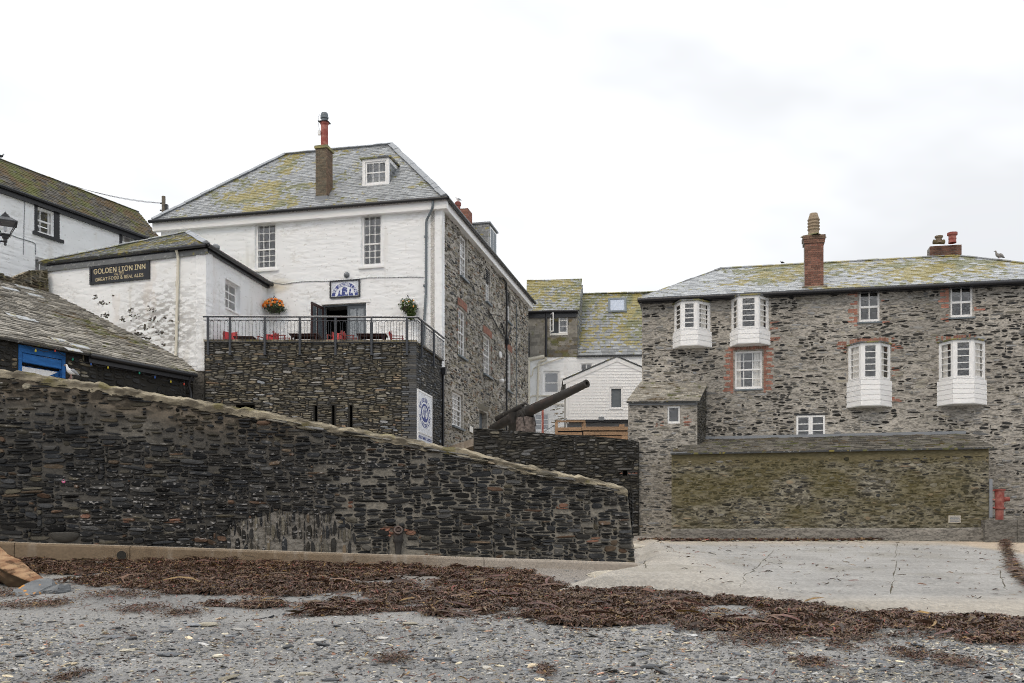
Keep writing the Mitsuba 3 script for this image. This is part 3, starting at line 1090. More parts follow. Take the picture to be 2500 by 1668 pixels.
# slabs of the coping that have come loose at the lower end
for i in range(60):
    a = rng.uniform(hw.hit(600, 1)[0], top_l[-1][0] - 0.3)
    z = float(np.interp(a, ta, tz)) - rng.uniform(0.12, 0.24)
    v, f = stone_piece(hw, a, z, rng.uniform(0.25, 0.6), rng.uniform(0.04, 0.09), rng, rng.uniform(0.05, 0.12), rot=-0.19)
    MB().add(v, f, (rng.uniform(0.04, 0.22), rng.uniform(0.2, 0.55))).build(child(harbour, 'coping_slab'), 'm_stone')
# big pale stone high on the left, the dark half-round boulder at the foot
v, f = stone_piece(hw, *hw.hit(67, 944), 0.22, 0.16, rng, 0.09)
MB().add(v, f, (0.24, 0.45)).build(child(harbour, 'stone', 'pale rounded stone'), 'm_stone')
c0, c1 = hw.hit(121, 1302), hw.hit(196, 1302)
am, ar = (c0[0] + c1[0]) / 2, (c1[0] - c0[0]) / 2
m = trimesh.creation.icosphere(subdivisions=3)
q = np.array(m.vertices)
q[:, 1] = np.where(q[:, 1] > 0, q[:, 1] * 0.12, q[:, 1])
q = q * [ar, 0.21, 0.13] + [am, c0[1], 0.0]
MB().add(hw.W(q), m.faces, (0.055, 0.3)).build(child(harbour, 'boulder', 'smooth half-round grey boulder at the foot of the wall'), 'm_stone', True)

# concrete footing
foot = struct('footing', 'tan concrete footing step along the foot of the harbour wall')
labels[foot]['kind'] = 'structure'
n = 60
A = np.linspace(0, hw.hit(1548, 1380)[0], n)
hole_a, hole_z = hw.hit(298, 1356, 0.3)
joints = [hw.hit(36, 1340, .3)[0], hw.hit(318, 1340, .3)[0], hw.hit(1182, 1380, .3)[0], 99]
m0 = 0
for ja in joints:
    sel = A[(A >= m0) & (A < ja - 0.01)]
    sel = np.concatenate([[m0], sel[sel > m0 + 0.05], [min(ja - 0.012, A[-1])]])
    q = []
    for a in sel:
        z = float(led(a)) + 0.015 * (nz2(a * 1.3, 0, 6) - 0.5)
        q += [[a, z - 0.9, 0.34], [a, z - 0.06, 0.31 + 0.02 * nz2(a * 0.9, 3)], [a, z - 0.015, 0.28], [a, z + 0.005, -0.05], [a, z - 0.9, -0.05]]
    k5 = len(sel)
    f = [[i * 5 + j, (i + 1) * 5 + j, (i + 1) * 5 + (j + 1) % 5, i * 5 + (j + 1) % 5] for i in range(k5 - 1) for j in range(5)]
    f = [[x[0], x[1], x[2]] for x in f] + [[x[0], x[2], x[3]] for x in f] + [[0, j, j + 1] for j in (1, 2, 3)] + [[(k5 - 1) * 5, (k5 - 1) * 5 + j + 1, (k5 - 1) * 5 + j] for j in (1, 2, 3)]
    MB().add(hw.W(q), f).build(child(foot, 'section'), 'm_ledge', 30)
    m0 = ja + 0.004
MB().tube([hw.P(hole_a, hole_z, 0.30), hw.P(hole_a, hole_z, 0.350)], [0.10, 0.103], 14).build(child(foot, 'drain_hole', 'round black drain hole'), 'm_joint')
m = MB().lathe(hw.P(hole_a, hole_z, 0.325), [(0.10, 0), (0.118, 0.0), (0.116, 0.018), (0.10, 0.02)], 18, axis=hw.n)
m.build(child(foot, 'drain_rim'), 'm_ledge', True)

# rusty drain pipe standing in its niche
pa, pz1 = hw.hit(972, 1296)
pz0 = float(led(pa))
pipe = thing('drain_pipe', 'rusty iron drain pipe standing against the harbour wall on the footing', 'pipe')
c = hw.P(pa, pz0, 0.06)
hgt = pz1 - pz0 + 0.05
MB().lathe(c, [(0.0, 0), (0.065, 0.0), (0.085, hgt * 0.42), (0.12, hgt * 0.48), (0.125, hgt * 0.58), (0.105, hgt * 0.60), (0.11, hgt * 0.88), (0.135, hgt * 0.9), (0.135, hgt), (0.105, hgt), (0.10, hgt - 0.15), (0, hgt - 0.16)], 16, (0.09, 1)).build(child(pipe, 'body'), 'm_gun', 40)
MB().lathe(hw.P(pa, pz1 - 0.02, 0.14), [(0.075, 0), (0.105, 0.02), (0.105, 0.09), (0.07, 0.09), (0.06, 0.0)], 14, (0.3, 1), axis=hw.n + np.array([0, 0, 0.5])).build(child(pipe, 'mouth'), 'm_gun', 40)
for (u, v) in ((946, 1294), (955, 1302), (992, 1294), (1003, 1301), (948, 1306)):
    a, z = hw.hit(u, v)
    vv, ff = stone_piece(hw, a, z, 0.17, 0.07, rng, 0.05, rot=rng.normal(0, .4))
    MB().add(vv, ff, (0.16, 0.9)).build(child(harbour, 'brick'), 'm_stone')
# pink float stuck in the wall
a, z = hw.hit(157, 1176)
t = thing('float', 'small round pink float stuck in the harbour wall', 'float')
MB().lathe(hw.P(a, z, 0.03), [(0, 0), (0.035, 0.0), (0.043, 0.015), (0.035, 0.03), (0.015, 0.03), (0, 0.02)], 14, axis=hw.n).build(child(t, 'disc'), 'm_pink', True)
MB().ball(hw.P(a, z, 0.06), 0.009).build(child(t, 'knot'), 'm_white_paint', True)

# lane behind the wall
k = struct('lane', 'rough lane behind the harbour wall')
X = np.arange(-40, 3.4, 0.8)
Y = np.arange(22.0, 48, 0.8)


def lane_z(x, y):
    a = (np.stack([x, y], -1) - hw.o[:2]) @ hw.d[:2]
    zt = np.interp(a, ta, tz)
    zt = np.where(a < ta[0], tz[0] + 0.1 * (ta[0] - a), zt)
    back = -((np.stack([x, y], -1) - hw.o[:2]) @ hw.n[:2])
    z = zt - 0.9 + 0.05 * np.clip(back, 0, 30)
    k = smooth01(a_end - 5.0, a_end - 0.3, a)
    return z * (1 - k) + (G0(x, y) + 0.06) * k


v, f = sheet(X, Y, lane_z, lambda x, y: (-((np.stack([x, y], -1) - hw.o[:2]) @ hw.n[:2]) > 0.3) & (((np.stack([x, y], -1) - hw.o[:2]) @ hw.d[:2]) < a_end + 0.6))
scene[k] = mikit.ply((v, f), 'm_ledge', smooth=True)

# gun platform wall
rng = np.random.default_rng(12)
pw = between(at(1156, HV, 38.5)[:2], at(1560, HV, 37.7)[:2])
pt = [pw.hit(u, v) for u, v in ((1156, 1046), (1210, 1049), (1300, 1055), (1360, 1061), (1430, 1063), (1500, 1070), (1540, 1074), (1560, 1079))]
platform = thing('platform_wall', 'dark dry slate wall below the old gun', 'wall')
pp = Polygon([(0, 1.0), (pw.len, 1.0)] + pt[::-1])
hole = sbox(*(np.array(pw.hit(1521, 1162)).tolist() + np.array(pw.hit(1531, 1149)).tolist()))
MB().prism(pw, pp.difference(hole), -0.7, 0.0).build(child(platform, 'joints'), 'm_joint')
MB().box(pw, hole.bounds[0], hole.bounds[2], hole.bounds[1], hole.bounds[3], -0.68, -0.6).build(child(platform, 'drain_back'), 'm_joint')
pcs = rubble(pw, pp.difference(hole.buffer(0.03)), (0.07, 0.055), [(3, 1, 3), (5, 1, 3), (4, 2, 3), (6, 2, 3), (8, 2, 1.2), (5, 3, 1)], lambda a, z: (rng.choice([rng.uniform(0.018, 0.05), rng.uniform(0.05, 0.12)], p=[.66, .34]), rng.uniform(0.1, 0.45)), rng, gap=0.016, prot=(0.02, 0.08), wobble=0.06, sharp=3)
for u in (1516, 1537, 1546, 1553):
    a, z = pw.hit(u, 1156)
    vv, ff = stone_piece(pw, a, z, 0.14, 0.07, rng, 0.05)
    pcs.append((9, vv, ff, (0.10, 0.92)))
emit(platform, 'stone', 'small_stone', pcs, 'm_stone')
# platform ground behind it
k = struct('platform', 'paved platform behind the dark wall')
A, B = pw.P(0, 0)[:2], pw.P(pw.len, 0)[:2]
m = MB()
m.slab([(A[0], A[1] + 0.3, pt[0][1] - 0.35), (B[0], B[1] + 0.3, pt[-1][1] - 0.25), (8, 41, 5.4), (12, 66, 6.4), (-1, 70, 6.4), (-3.4, 45, 5.9)], 0.3)
m.build(k, 'm_ledge')
# ---------------------------------------------------------------- the inn
rng = np.random.default_rng(21)
C = np.array([-3.18, 45.1])
fd = np.array([0.9752, -0.2214])
L = C - fd * 14.03
inn_f = between(L, C)
inn_s = between(C, C + np.array([0.2214, 0.9752]) * 19.0)
inn = thing('inn', 'tall slate-roofed inn with white front, stone side and a terrace before its door', 'building')
ZE = 17.18          # eaves
ZW = 17.0           # top of the walls
ZF = 9.80           # terrace floor

# front wall
wins_f = []
for (u0, u1, v0, v1) in ((617, 677, 531, 661), (876, 935, 509, 653)):
    a0, z1 = inn_f.hit(u0, v0)
    a1, _ = inn_f.hit(u1, v0)
    _, z0 = inn_f.hit(u0, v1)
    wins_f.append((a0 + 0.12, a1 - 0.06, z0, z1 - 0.30))
da0, dz1 = inn_f.hit(786, 745)
da1, _ = inn_f.hit(893.5, 745)
holes = [sbox(a0, z0, a1, z1) for a0, a1, z0, z1 in wins_f] + [sbox(da0, ZF - 0.05, da1, dz1)]
fw_poly = Polygon([(0, 3.0), (14.03, 3.0), (14.03, ZW), (0, ZW)]).difference(unary_union(holes))
wall(inn, 'front_wall', inn_f, fw_poly, 'm_whitewash', 0.5, 'whitewashed rough stone front wall')
for i, (a0, a1, z0, z1) in enumerate(wins_f):
    window(inn, inn_f, a0, a1, z0, z1, 3, (3, 3), back=0.10, fw=0.10, bw=0.028, mid=0.42, sill=(0.13, 0.09, 0.10), depth=0.06)
    MB().box(inn_f, a0 - 0.16, a1 + 0.10, z1 + 0.03, z1 + 0.32, -0.02, 0.028).build(child(inn, 'lintel'), 'm_whitewash')
    for s, (x0, x1) in enumerate(((a0 - 0.16, a0 - 0.03), (a1 + 0.03, a1 + 0.09))):
        MB().box(inn_f, x0, x1, z0, z1 + 0.03, -0.02, 0.022).build(child(inn, 'window_surround'), 'm_whitewash')

# stone side wall
side_px = [(1123, 1140, 566, 684), (1186, 1197, 645, 743), (1236, 1247, 702, 791),
           (1118.5, 1137, 747, 876), (1180, 1198, 812, 922), (1234.5, 1248, 853, 961), (1103.5, 1130, 952, 1050)]
swin = []
for (u0, u1, v0, v1) in side_px:
    a0, _ = inn_s.hit(u0, v0)
    a1, _ = inn_s.hit(u1, v0)
    z1 = inn_s.hit(u0, v0)[1]
    z0 = inn_s.hit(u0, v1)[1] if v0 != 952 else inn_s.hit(u0, 1041)[1]
    swin.append([a0, a1, z0, z1])
for k_, (v0, v1) in enumerate(((568, 672), (648, 735), (703, 782), (748, 866), (814, 911), (853, 950), (952, 1038))):
    swin[k_][3] = inn_s.hit(side_px[k_][0], v0)[1]
    swin[k_][2] = inn_s.hit(side_px[k_][0], v1)[1]
dd0, _ = inn_s.hit(1170, 1000)
dd1, _ = inn_s.hit(1189, 1000)
ddz = inn_s.hit(1170, 1000)[1]
sdoor = sbox(dd0, 5.0, dd1, ddz)
holes = unary_union([sbox(a0, z0, a1, z1) for a0, a1, z0, z1 in swin] + [sdoor])
sw_poly = Polygon([(0.0, 3.0), (19, 3.0), (19, ZW), (0.0, ZW)]).difference(holes)
ks = wall(inn, 'side_wall', inn_s, sw_poly, 'm_mortar_house', 0.5, 'tan and grey stone side wall', (1.0, 0.5))
MB().box(inn_s, -0.03, 0.42, 9.2, ZW - 0.02, -0.30, 0.035).build(child(inn, 'white_corner'), 'm_whitewash')
frame_zone = unary_union([sbox(a0 - 0.10, z0 - 0.10, a1 + 0.10, z1 + 0.16) for a0, a1, z0, z1 in swin] + [sdoor.buffer(0.15)])
region = Polygon([(0.0, 4.0), (18.95, 4.0), (18.95, ZW - 0.1), (0.44, ZW - 0.1), (0.44, 9.2), (0.0, 9.2)]).difference(frame_zone)


def look_side(a, z):
    r = rng.random()
    tan = nz2(a * 0.5 + 5, z * 0.5, 3)
    if r < 0.24:
        return None
    if r < 0.72:
        return (rng.uniform(0.12, 0.27) * (0.85 + 0.3 * tan), rng.uniform(0.22, 0.52) + 0.1 * (tan > 0.6))
    if r < 0.78:
        return (rng.uniform(0.10, 0.16), rng.uniform(0.62, 0.74))
    return (rng.uniform(0.028, 0.07), rng.uniform(0.1, 0.4))


pcs = rubble(inn_s, region, (0.085, 0.06), [(3, 1, 3), (5, 1, 2), (4, 2, 3), (6, 2, 2.2), (5, 3, 1), (8, 2, 0.8), (2, 1, 2)], look_side, rng, gap=0.025, prot=(0.01, 0.05), wobble=0.08)
emit(ks, 'stone', 'rubble', pcs, 'm_stone')
bk = []
for i in (3, 4, 5):
    a0, a1, z0, z1 = swin[i]
    n = max(4, int((a1 - a0 + 0.3) / 0.10))
    for q in range(n):
        x = a0 - 0.15 + (a1 - a0 + 0.3) * (q + 0.5) / n
        m = MB()
        m.box(inn_s, x - 0.044, x + 0.044, z1 + 0.04 + 0.05 * math.cos((q + .5 - n / 2) / n * 3), z1 + 0.40 + 0.05 * math.cos((q + .5 - n / 2) / n * 3), -0.02, 0.035)
        vv, ff, _ = m.mesh()
        bk.append((1, vv, ff, (rng.uniform(0.11, 0.16), rng.uniform(0.86, 0.97))))
    for s in (-1, 1):
        for q in range(int((z1 - z0) / 0.16)):
            if rng.random() < 0.75:
                w = rng.uniform(0.10, 0.24)
                x0 = a0 - 0.02 - w if s < 0 else a1 + 0.02
                m = MB()
                m.box(inn_s, x0, x0 + w, z0 + q * 0.16, z0 + q * 0.16 + rng.uniform(.07, .14), -0.02, 0.03)
                vv, ff, _ = m.mesh()
                bk.append((1, vv, ff, (rng.uniform(0.09, 0.15), rng.choice([0.3, 0.5, 0.9], p=[.4, .35, .25]))))
emit(ks, 'brick', 'bricks', bk, 'm_stone', 200)
for i, (a0, a1, z0, z1) in enumerate(swin):
    rw = (2, 2) if i in (3, 4, 5, 6) else (2, 3)
    window(inn, inn_s, a0, a1, z0, z1, 3, (3, 3), back=0.10, fw=0.09, bw=0.03, mid=0.5, panes=i in (0, 3, 4, 6), sill=(0.05, 0.09, 0.13, 'm_grey_pipe'))
    if i in (1, 2):         # louvred heads
        kk = child(inn, 'louvre')
        m = MB()
        for q in range(7):
            zz = z1 - 0.08 - q * 0.10
            v8 = inn_s.W([[a0 + .05, zz, -0.10], [a1 - .05, zz, -0.10], [a1 - .05, zz - 0.07, 0.0], [a0 + .05, zz - 0.07, 0.0], [a0 + .05, zz - .02, -0.10], [a1 - .05, zz - .02, -0.10], [a1 - .05, zz - 0.09, 0.0], [a0 + .05, zz - 0.09, 0.0]])
            m.add(v8, [[0, 3, 2, 1], [4, 5, 6, 7], [3, 7, 6, 2], [0, 1, 5, 4]])
        m.build(kk, 'm_black')
k = child(inn, 'side_door', 'dark low doorway in the stone side')
MB().box(inn_s, dd0, dd1, 5.0, ddz, -0.36, -0.28).build(k, 'm_door_grey')
MB().box(inn_s, dd0 + .2, dd0 + .3, 6.6, 6.7, -0.28, -0.24).build(child(k, 'handle'), 'm_black')
vv, ff = stone_piece(inn_s, (dd0 + dd1) / 2, ddz + 0.18, dd1 - dd0 + 0.6, 0.30, rng, 0.05, sharp=5)
MB().add(vv, ff, (0.16, 0.4)).build(child(inn, 'door_lintel'), 'm_stone')
# rear and left walls, floor of the loft, so that the house is closed
Rr, Lr = inn_s.P(19, 0)[:2], inn_f.P(0, 0)[:2] + np.array([0.2214, 0.9752]) * 19
for A, B in ((Rr, Lr), (Lr, L)):
    fr = between(A, B)
    MB().prism(fr, sbox(0.5, 3.0, fr.len - 0.5, ZW), -0.5, 0.0, (0.9, .5)).build(child(inn, 'rear_wall'), 'm_whitewash')
MB().slab([(*p, ZW - 0.05) for p in (L + [0.5, 0.7], C + [-0.5, 0.7], Rr + [-0.6, -0.4], Lr + [0.6, -0.6])], 0.2).build(child(inn, 'ceiling'), 'm_interior')
for z in (ZF - 0.05, 13.2):
    MB().slab([(*p, z) for p in (L + [0.5, 0.9], C + [-0.5, 0.7], Rr + [-0.6, -0.4], Lr + [0.6, -0.6])], 0.2).build(child(inn, 'floor'), 'm_interior')
MB().box(inn_f, 0.6, 13.4, 4, ZW - 0.3, -4.2, -4.1).build(child(inn, 'inner_wall'), 'm_interior')

# roof
o = 0.35
bd = np.array([0.2214, 0.9752])
ER = C + o * -bd + o * fd
EL = L - o * bd - o * fd
apR = at(956, 352, 49.62)
apR2 = apR[:2]
ap_b = (apR2 - ER) @ bd
apL = at(698, 370, 50.9)
la = (apL[:2] - EL) @ fd
apL = np.array([*(EL + fd * la + bd * ap_b), apR[2]])
ERR, ELR = ER + bd * 19.7, EL + bd * 19.7
rb = (ER - apR2) @ fd
apRR = np.array([*(apR2 + bd * (19.7 - 2 * ap_b)), apR[2]])
apLR = np.array([*(apL[:2] + bd * (19.7 - 2 * ap_b)), apR[2]])
z3 = lambda p, z=ZE: np.array([p[0], p[1], z])


def lich_inn(P, a, t):
    q = meshkit.fbm(np.array([[a * 0.9, t * 1.5, 1.0]]), 3, 5)[0]
    left = math.exp(-((a - 5.4) / 2.4) ** 2) * (0.4 + 0.6 * math.exp(-((t - 1.2) / 1.9) ** 2))
    return float(np.clip(-0.13 + 0.70 * left + 1.7 * (q - 0.5), -0.4, 0.66))


rk, rf_front = roof_plane(inn, [z3(EL), z3(ER), apR, apL], rng, 'roof', 'blue-grey slate roof with yellow-green lichen', e=0.17, wr=(0.17, 0.34), lum=(0.20, 0.34), lichen=lich_inn, thick=0.010)
for cs in ([z3(ER), z3(ERR), apRR, apR], [z3(ELR), z3(EL), apL, apLR], [z3(ERR), z3(ELR), apLR, apRR], [apL, apR, apRR, apLR]):
    fr = Fr(cs[0], np.array(cs[1]) - cs[0], np.array(cs[-1]) - cs[0])
    poly = Polygon([((p - fr.o) @ fr.d, (p - fr.o) @ fr.u) for p in map(np.array, cs)])
    MB().prism(fr, poly, -0.06, 0.0, (0.26, 0.05)).build(child(inn, 'roof_slope'), 'm_slate')
ridge_run(inn, apL, apR, rng, w=0.20, uv=(0.30, 0.0), bsdf='m_ridge', h=.09)
ridge_run(inn, z3(EL) + [0.1, 0, 0.03], apL, rng, w=0.20, name='hip_tile', uv=(0.30, 0.1), bsdf='m_ridge', h=.11)
ridge_run(inn, z3(ER) + [-0.05, 0, 0.03], apR, rng, w=0.22, name='hip_tile', uv=(0.30, 0.1), bsdf='m_ridge', h=.12)
zg = ZE - 0.06
gutter(inn, z3(EL - 0.04 * bd - .05 * fd, zg), z3(ER - 0.04 * bd + .05 * fd, zg), 0.085)
gutter(inn, z3(ER + 0.04 * fd, zg), z3(ERR + 0.04 * fd, zg), 0.085)
MB().box(inn_f, -0.30, 14.36, ZW - 0.30, ZW + 0.10, 0.003, 0.26).build(child(inn, 'cornice'), 'm_white_paint')
MB().box(inn_s, 0.003, 19.2, ZW - 0.26, ZW + 0.10, 0.003, 0.27).build(child(inn, 'cornice'), 'm_white_paint')
MB().box(inn_f, -0.33, 14.40, ZW + 0.10, ZW + 0.16, 0.0, 0.31).build(child(inn, 'fascia'), 'm_black')
MB().box(inn_s, 0.33, 19.2, ZW + 0.10, ZW + 0.16, 0.0, 0.31).build(child(inn, 'fascia'), 'm_black')

# front chimney
r = ray(784, 488)
kk = ((rf_front.o - E0) @ rf_front.n) / (r @ rf_front.n)
cp = E0 + kk * r
cfr = Fr((*(cp[:2] - fd * 0.275), 0), fd)
cb, ct = cp[2] - 0.35, at(784, 362, cp[1])[2]
chim = child(inn, 'chimney', 'tall brown brick chimney')
W_, D_ = 0.55, 0.72
MB().box(cfr, 0.015, W_ - 0.015, cb, ct - 0.02, -D_ + 0.015, -0.015, (0.6, .5)).build(chim, 'm_mortar_house')
cs_fr = Fr(cfr.P(W_, 0), bd)
pcs = bricks(cfr.shift(w=-0.012), sbox(0, cb, W_, ct), rng, prot=0.012, lum=(0.085, 0.14), hue=0.56) + bricks(cs_fr.shift(w=-0.012), sbox(0, cb, D_, ct), rng, prot=0.012, lum=(0.085, 0.14), hue=0.66)
emit(chim, 'brick', 'brickwork', pcs, 'm_stone')
MB().box(cfr, -0.05, W_ + 0.05, ct, ct + 0.13, -D_ - 0.05, 0.05, (0.16, 0.85)).build(child(chim, 'cap'), 'm_slate')
MB().box(cfr, -0.04, W_ + 0.04, cb, cb + 0.52, -D_ - 0.04, 0.02).build(child(chim, 'flashing'), 'm_lead')
pc = cfr.P(W_ * 0.52, 0, -D_ * 0.5)[:2]
hp = at(790, 300, pc[1])[2]
MB().lathe((*pc, ct + 0.13), [(0.19, 0), (0.175, 0.1), (0.165, hp - ct - 0.25), (0.20, hp - ct - 0.2), (0.20, hp - ct - 0.13), (0.1, hp - ct - 0.13)], 18, (0.45, 1)).build(child(chim, 'chimney_pot'), 'm_redoxide', 35)
MB().box(Fr((*pc, 0), fd), -0.24, 0.24, hp, hp + 0.025, -0.24, 0.24).build(child(chim, 'cowl_plate'), 'm_black')
MB().lathe((*pc, hp + 0.025), [(0.14, 0), (0.15, 0.14), (0.19, 0.16), (0.195, 0.23), (0.17, 0.26), (0.18, 0.30), (0.15, 0.42), (0.05, 0.46), (0, 0.46)], 18).build(child(chim, 'cowl'), 'm_grey_pipe', 35)
MB().box(Fr((*pc, 0), fd), -0.25, -0.12, hp - 0.62, hp - 0.42, 0.10, 0.22).build(child(chim, 'junction_box'), 'm_white_paint')
tubes(chim, 'cable', [(pc[0] - 0.2, pc[1] - 0.15, hp - 0.6), (pc[0] - 0.25, pc[1] - 0.12, hp - 0.1), (pc[0] - 0.28, pc[1] - 0.1, hp + 0.2), (pc[0] - 0.22, pc[1] - 0.1, hp + 0.33), (pc[0] - 0.1, pc[1] - 0.05, hp + 0.3)], 0.010, 'm_black', 5)

# dormer on the front slope
def on_roof(u, v, fr):
    r = ray(u, v)
    return E0 + ((fr.o - E0) @ fr.n) / (r @ fr.n) * r


p0, p1 = on_roof(885, 455, rf_front), on_roof(950, 449.5, rf_front)
dfr = Fr((*p0[:2], 0), fd)
dw = float((p1 - p0)[:2] @ fd)
zb, zt = min(p0[2], p1[2]) - 0.02, at(918, 388, (p0[1] + p1[1]) / 2)[2]
slope = (apR[2] - ZE) / ap_b
dep = (zt - zb) / slope
dor = child(inn, 'dormer', 'small flat-topped dormer with a half-open white sash window')
fwp = 0.14
m = MB()
m.box(dfr, 0, dw, zb - 0.15, zb + 0.07, -0.10, 0.02)
m.box(dfr, 0, fwp, zb + 0.07, zt - 0.12, -0.10, 0.02)
m.box(dfr, dw - fwp, dw, zb + 0.07, zt - 0.12, -0.10, 0.02)
m.box(dfr, 0, dw, zt - 0.12, zt, -0.10, 0.02)
m.build(dor, 'm_white_paint')
window(dor, dfr, fwp + .01, dw - fwp - .01, zb + 0.08, zt - 0.13, 3, (1, 1), back=0.03, fw=0.06, bw=0.025, mid=0.5, name='window')
MB().box(dfr, 0.1, dw - 0.1, zb - 0.1, zt - 0.05, -0.6, -0.55).build(child(dor, 'room'), 'm_interior')
for nm, x in (('cheek', 0.0), ('cheek', dw - 0.05)):
    m = MB()
    q = [[x, zb - 0.1, -0.1], [x, zt, -0.1], [x, zt, -dep - 0.1], [x + 0.05, zb - 0.1, -0.1], [x + 0.05, zt, -0.1], [x + 0.05, zt, -dep - 0.1]]
    m.add(dfr.W(q), [[0, 1, 2], [3, 5, 4], [0, 3, 4], [0, 4, 1], [1, 4, 5], [1, 5, 2], [0, 2, 5], [0, 5, 3]], (0.10, 0.05))
    m.build(child(dor, nm), 'm_slate')
ckf = Fr(dfr.P(dw + 0.004, 0, -0.1), bd)
slates(dor, ckf, Polygon([(0, zb), (dep * 0.98, zt - 0.20), (0, zt - 0.20)]), rng, e=0.24, wr=(0.22, 0.34), lum=(0.14, 0.24), name='cheek_slate', limit=60)
MB().prism(ckf, Polygon([(0.0, zt - 0.20), (dep * 0.84, zt - 0.20), (dep, zt - 0.02), (0, zt - 0.02)]), 0.0, 0.025).build(child(dor, 'side_board'), 'm_white_paint')
MB().box(dfr, -0.10, dw + 0.12, zt, zt + 0.07, -dep - 0.1, 0.10, (0.07, 0.3)).build(child(dor, 'flat_roof'), 'm_slate')

# things seen over the side eaves: dormer, brick stack, pot with gull
def above_side(u, back_a, w):
    p = inn_s.P(back_a, 0, -w)
    return p


sd = inn_s.hit(1178, 600, -1.2)[0]
sfr = Fr((*inn_s.P(sd - 0.9, 0, -0.6)[:2], 0), inn_s.d)
zs0, zs1 = ZE + 0.1, at(1200, 558, inn_s.P(sd, 0, -0.6)[1])[2]
sdo = child(inn, 'side_dormer', 'slate-cheeked dormer over the side eaves')
MB().box(sfr, 0, 1.8, zs0, zs1, -2.2, 0, (0.2, 0.1)).build(sdo, 'm_slate')
MB().box(sfr, -0.1, 1.9, zs1, zs1 + 0.08, -2.3, 0.1).build(child(sdo, 'flat_roof'), 'm_lead')
MB().box(sfr, 0.2, 1.6, zs0 + 0.35, zs1 - 0.1, 0.003, 0.04).build(child(sdo, 'frame'), 'm_white_paint')
for x in (0.3, 0.95):
    MB().box(sfr, x, x + 0.55, zs0 + 0.42, zs1 - 0.18, 0.041, 0.05).build(child(sdo, 'pane'), 'm_grey_pipe')
slates(sdo, Fr(sfr.P(0, 0, -2.2) + [0, 0, 0], -sfr.n * -1), sbox(0, zs0, 2.2, zs1), rng, e=0.28, wr=(0.25, 0.4), lum=(0.16, 0.28), name='cheek_slate', limit=60)
ba = inn_s.hit(1139, 540, -1.6)[0]
bfr = Fr((*inn_s.P(ba - 0.45, 0, -1.4)[:2], 0), inn_s.d)
zb1 = at(1139, 508, bfr.o[1])[2]
sc = child(inn, 'side_chimney', 'short red brick chimney behind the side eaves')
MB().box(bfr, 0.01, 0.89, ZE, zb1, -0.89, -0.01, (0.6, .5)).build(sc, 'm_mortar_house')
ff2 = Fr(bfr.P(0, 0, -0.9), bfr.n)
emit(sc, 'brick', 'brickwork', bricks(bfr.shift(w=-.01), sbox(0, ZE, .9, zb1), rng, prot=.012, lum=(.10, .16), hue=.95) + bricks(ff2.shift(w=-.01), sbox(0, ZE, .9, zb1), rng, prot=.012, lum=(.10, .16), hue=.95), 'm_stone')
ga = inn_s.hit(1118, 490, -0.9)[0]
gp = inn_s.P(ga, 0, -0.9)
zgp = at(1118, 493, gp[1])[2]
MB().lathe((gp[0], gp[1], ZE), [(0.13, 0), (0.12, zgp - ZE - 0.25), (0.16, zgp - ZE - 0.2), (0.16, zgp - ZE - 0.06), (0.11, zgp - ZE), (0, zgp - ZE)], 14, (0.3, 1)).build(child(inn, 'roof_vent'), 'm_redoxide', 30)
GULL_VENT = np.array([gp[0], gp[1], zgp])

# door leaves, lintel
dk = child(inn, 'door_frame')
m = MB()
m.box(inn_f, da0, da0 + 0.07, ZF, dz1, -0.30, -0.12)
m.box(inn_f, da1 - 0.07, da1, ZF, dz1, -0.30, -0.12)
m.box(inn_f, da0 + .07, da1 - 0.07, dz1 - 0.07, dz1, -0.30, -0.12)
m.build(dk, 'm_door_grey')
MB().box(inn_f, da0 - 0.02, da1 + 0.22, dz1 + 0.005, dz1 + 0.17, -0.12, 0.05).build(child(inn, 'door_lintel', 'white lintel over the double door'), 'm_white_paint')


def leaf(fr, w, h, name, label, b):
    k = child(inn, name, label)
    m = MB()
    st = 0.11
    m.box(fr, 0, st, 0, h, -0.045, 0)
    m.box(fr, w - st, w, 0, h, -0.045, 0)
    m.box(fr, st, w - st, 0, 0.25, -0.045, 0)
    m.box(fr, st, w - st, h - 0.13, h, -0.045, 0)
    m.box(fr, st, w - st, h * 0.45, h * 0.45 + 0.09, -0.045, 0)
    m.box(fr, w / 2 - 0.025, w / 2 + 0.025, 0.25, h * 0.45, -0.04, -0.005)
    m.box(fr, w / 2 - 0.025, w / 2 + 0.025, h * 0.45 + 0.09, h - 0.13, -0.04, -0.005)
    m.build(k, b)
    for x0, x1 in ((st, w / 2 - .025), (w / 2 + .025, w - st)):
        for q0, q1 in ((0.25, h * .45), (h * .45 + .09, h - .13)):
            MB().add(fr.W([[x0, q0, -.02], [x1, q0, -.02], [x1, q1, -.02], [x0, q1, -.02]]), [[0, 1, 2, 3]]).build(child(k, 'pane'), 'm_glass')
            MB().box(fr, x0, x1, q0, q1, -.06, -.05).build(child(k, 'blind'), 'm_grey_pipe')
    MB().lathe(fr.P(0.06 if b == 'm_door_grey' else w - 0.06, 1.0, 0.0), [(0.02, 0), (0.012, 0.03), (0.03, 0.05), (0.02, 0.07), (0, 0.07)], 10, axis=fr.n).build(child(k, 'handle'), 'm_black', True)


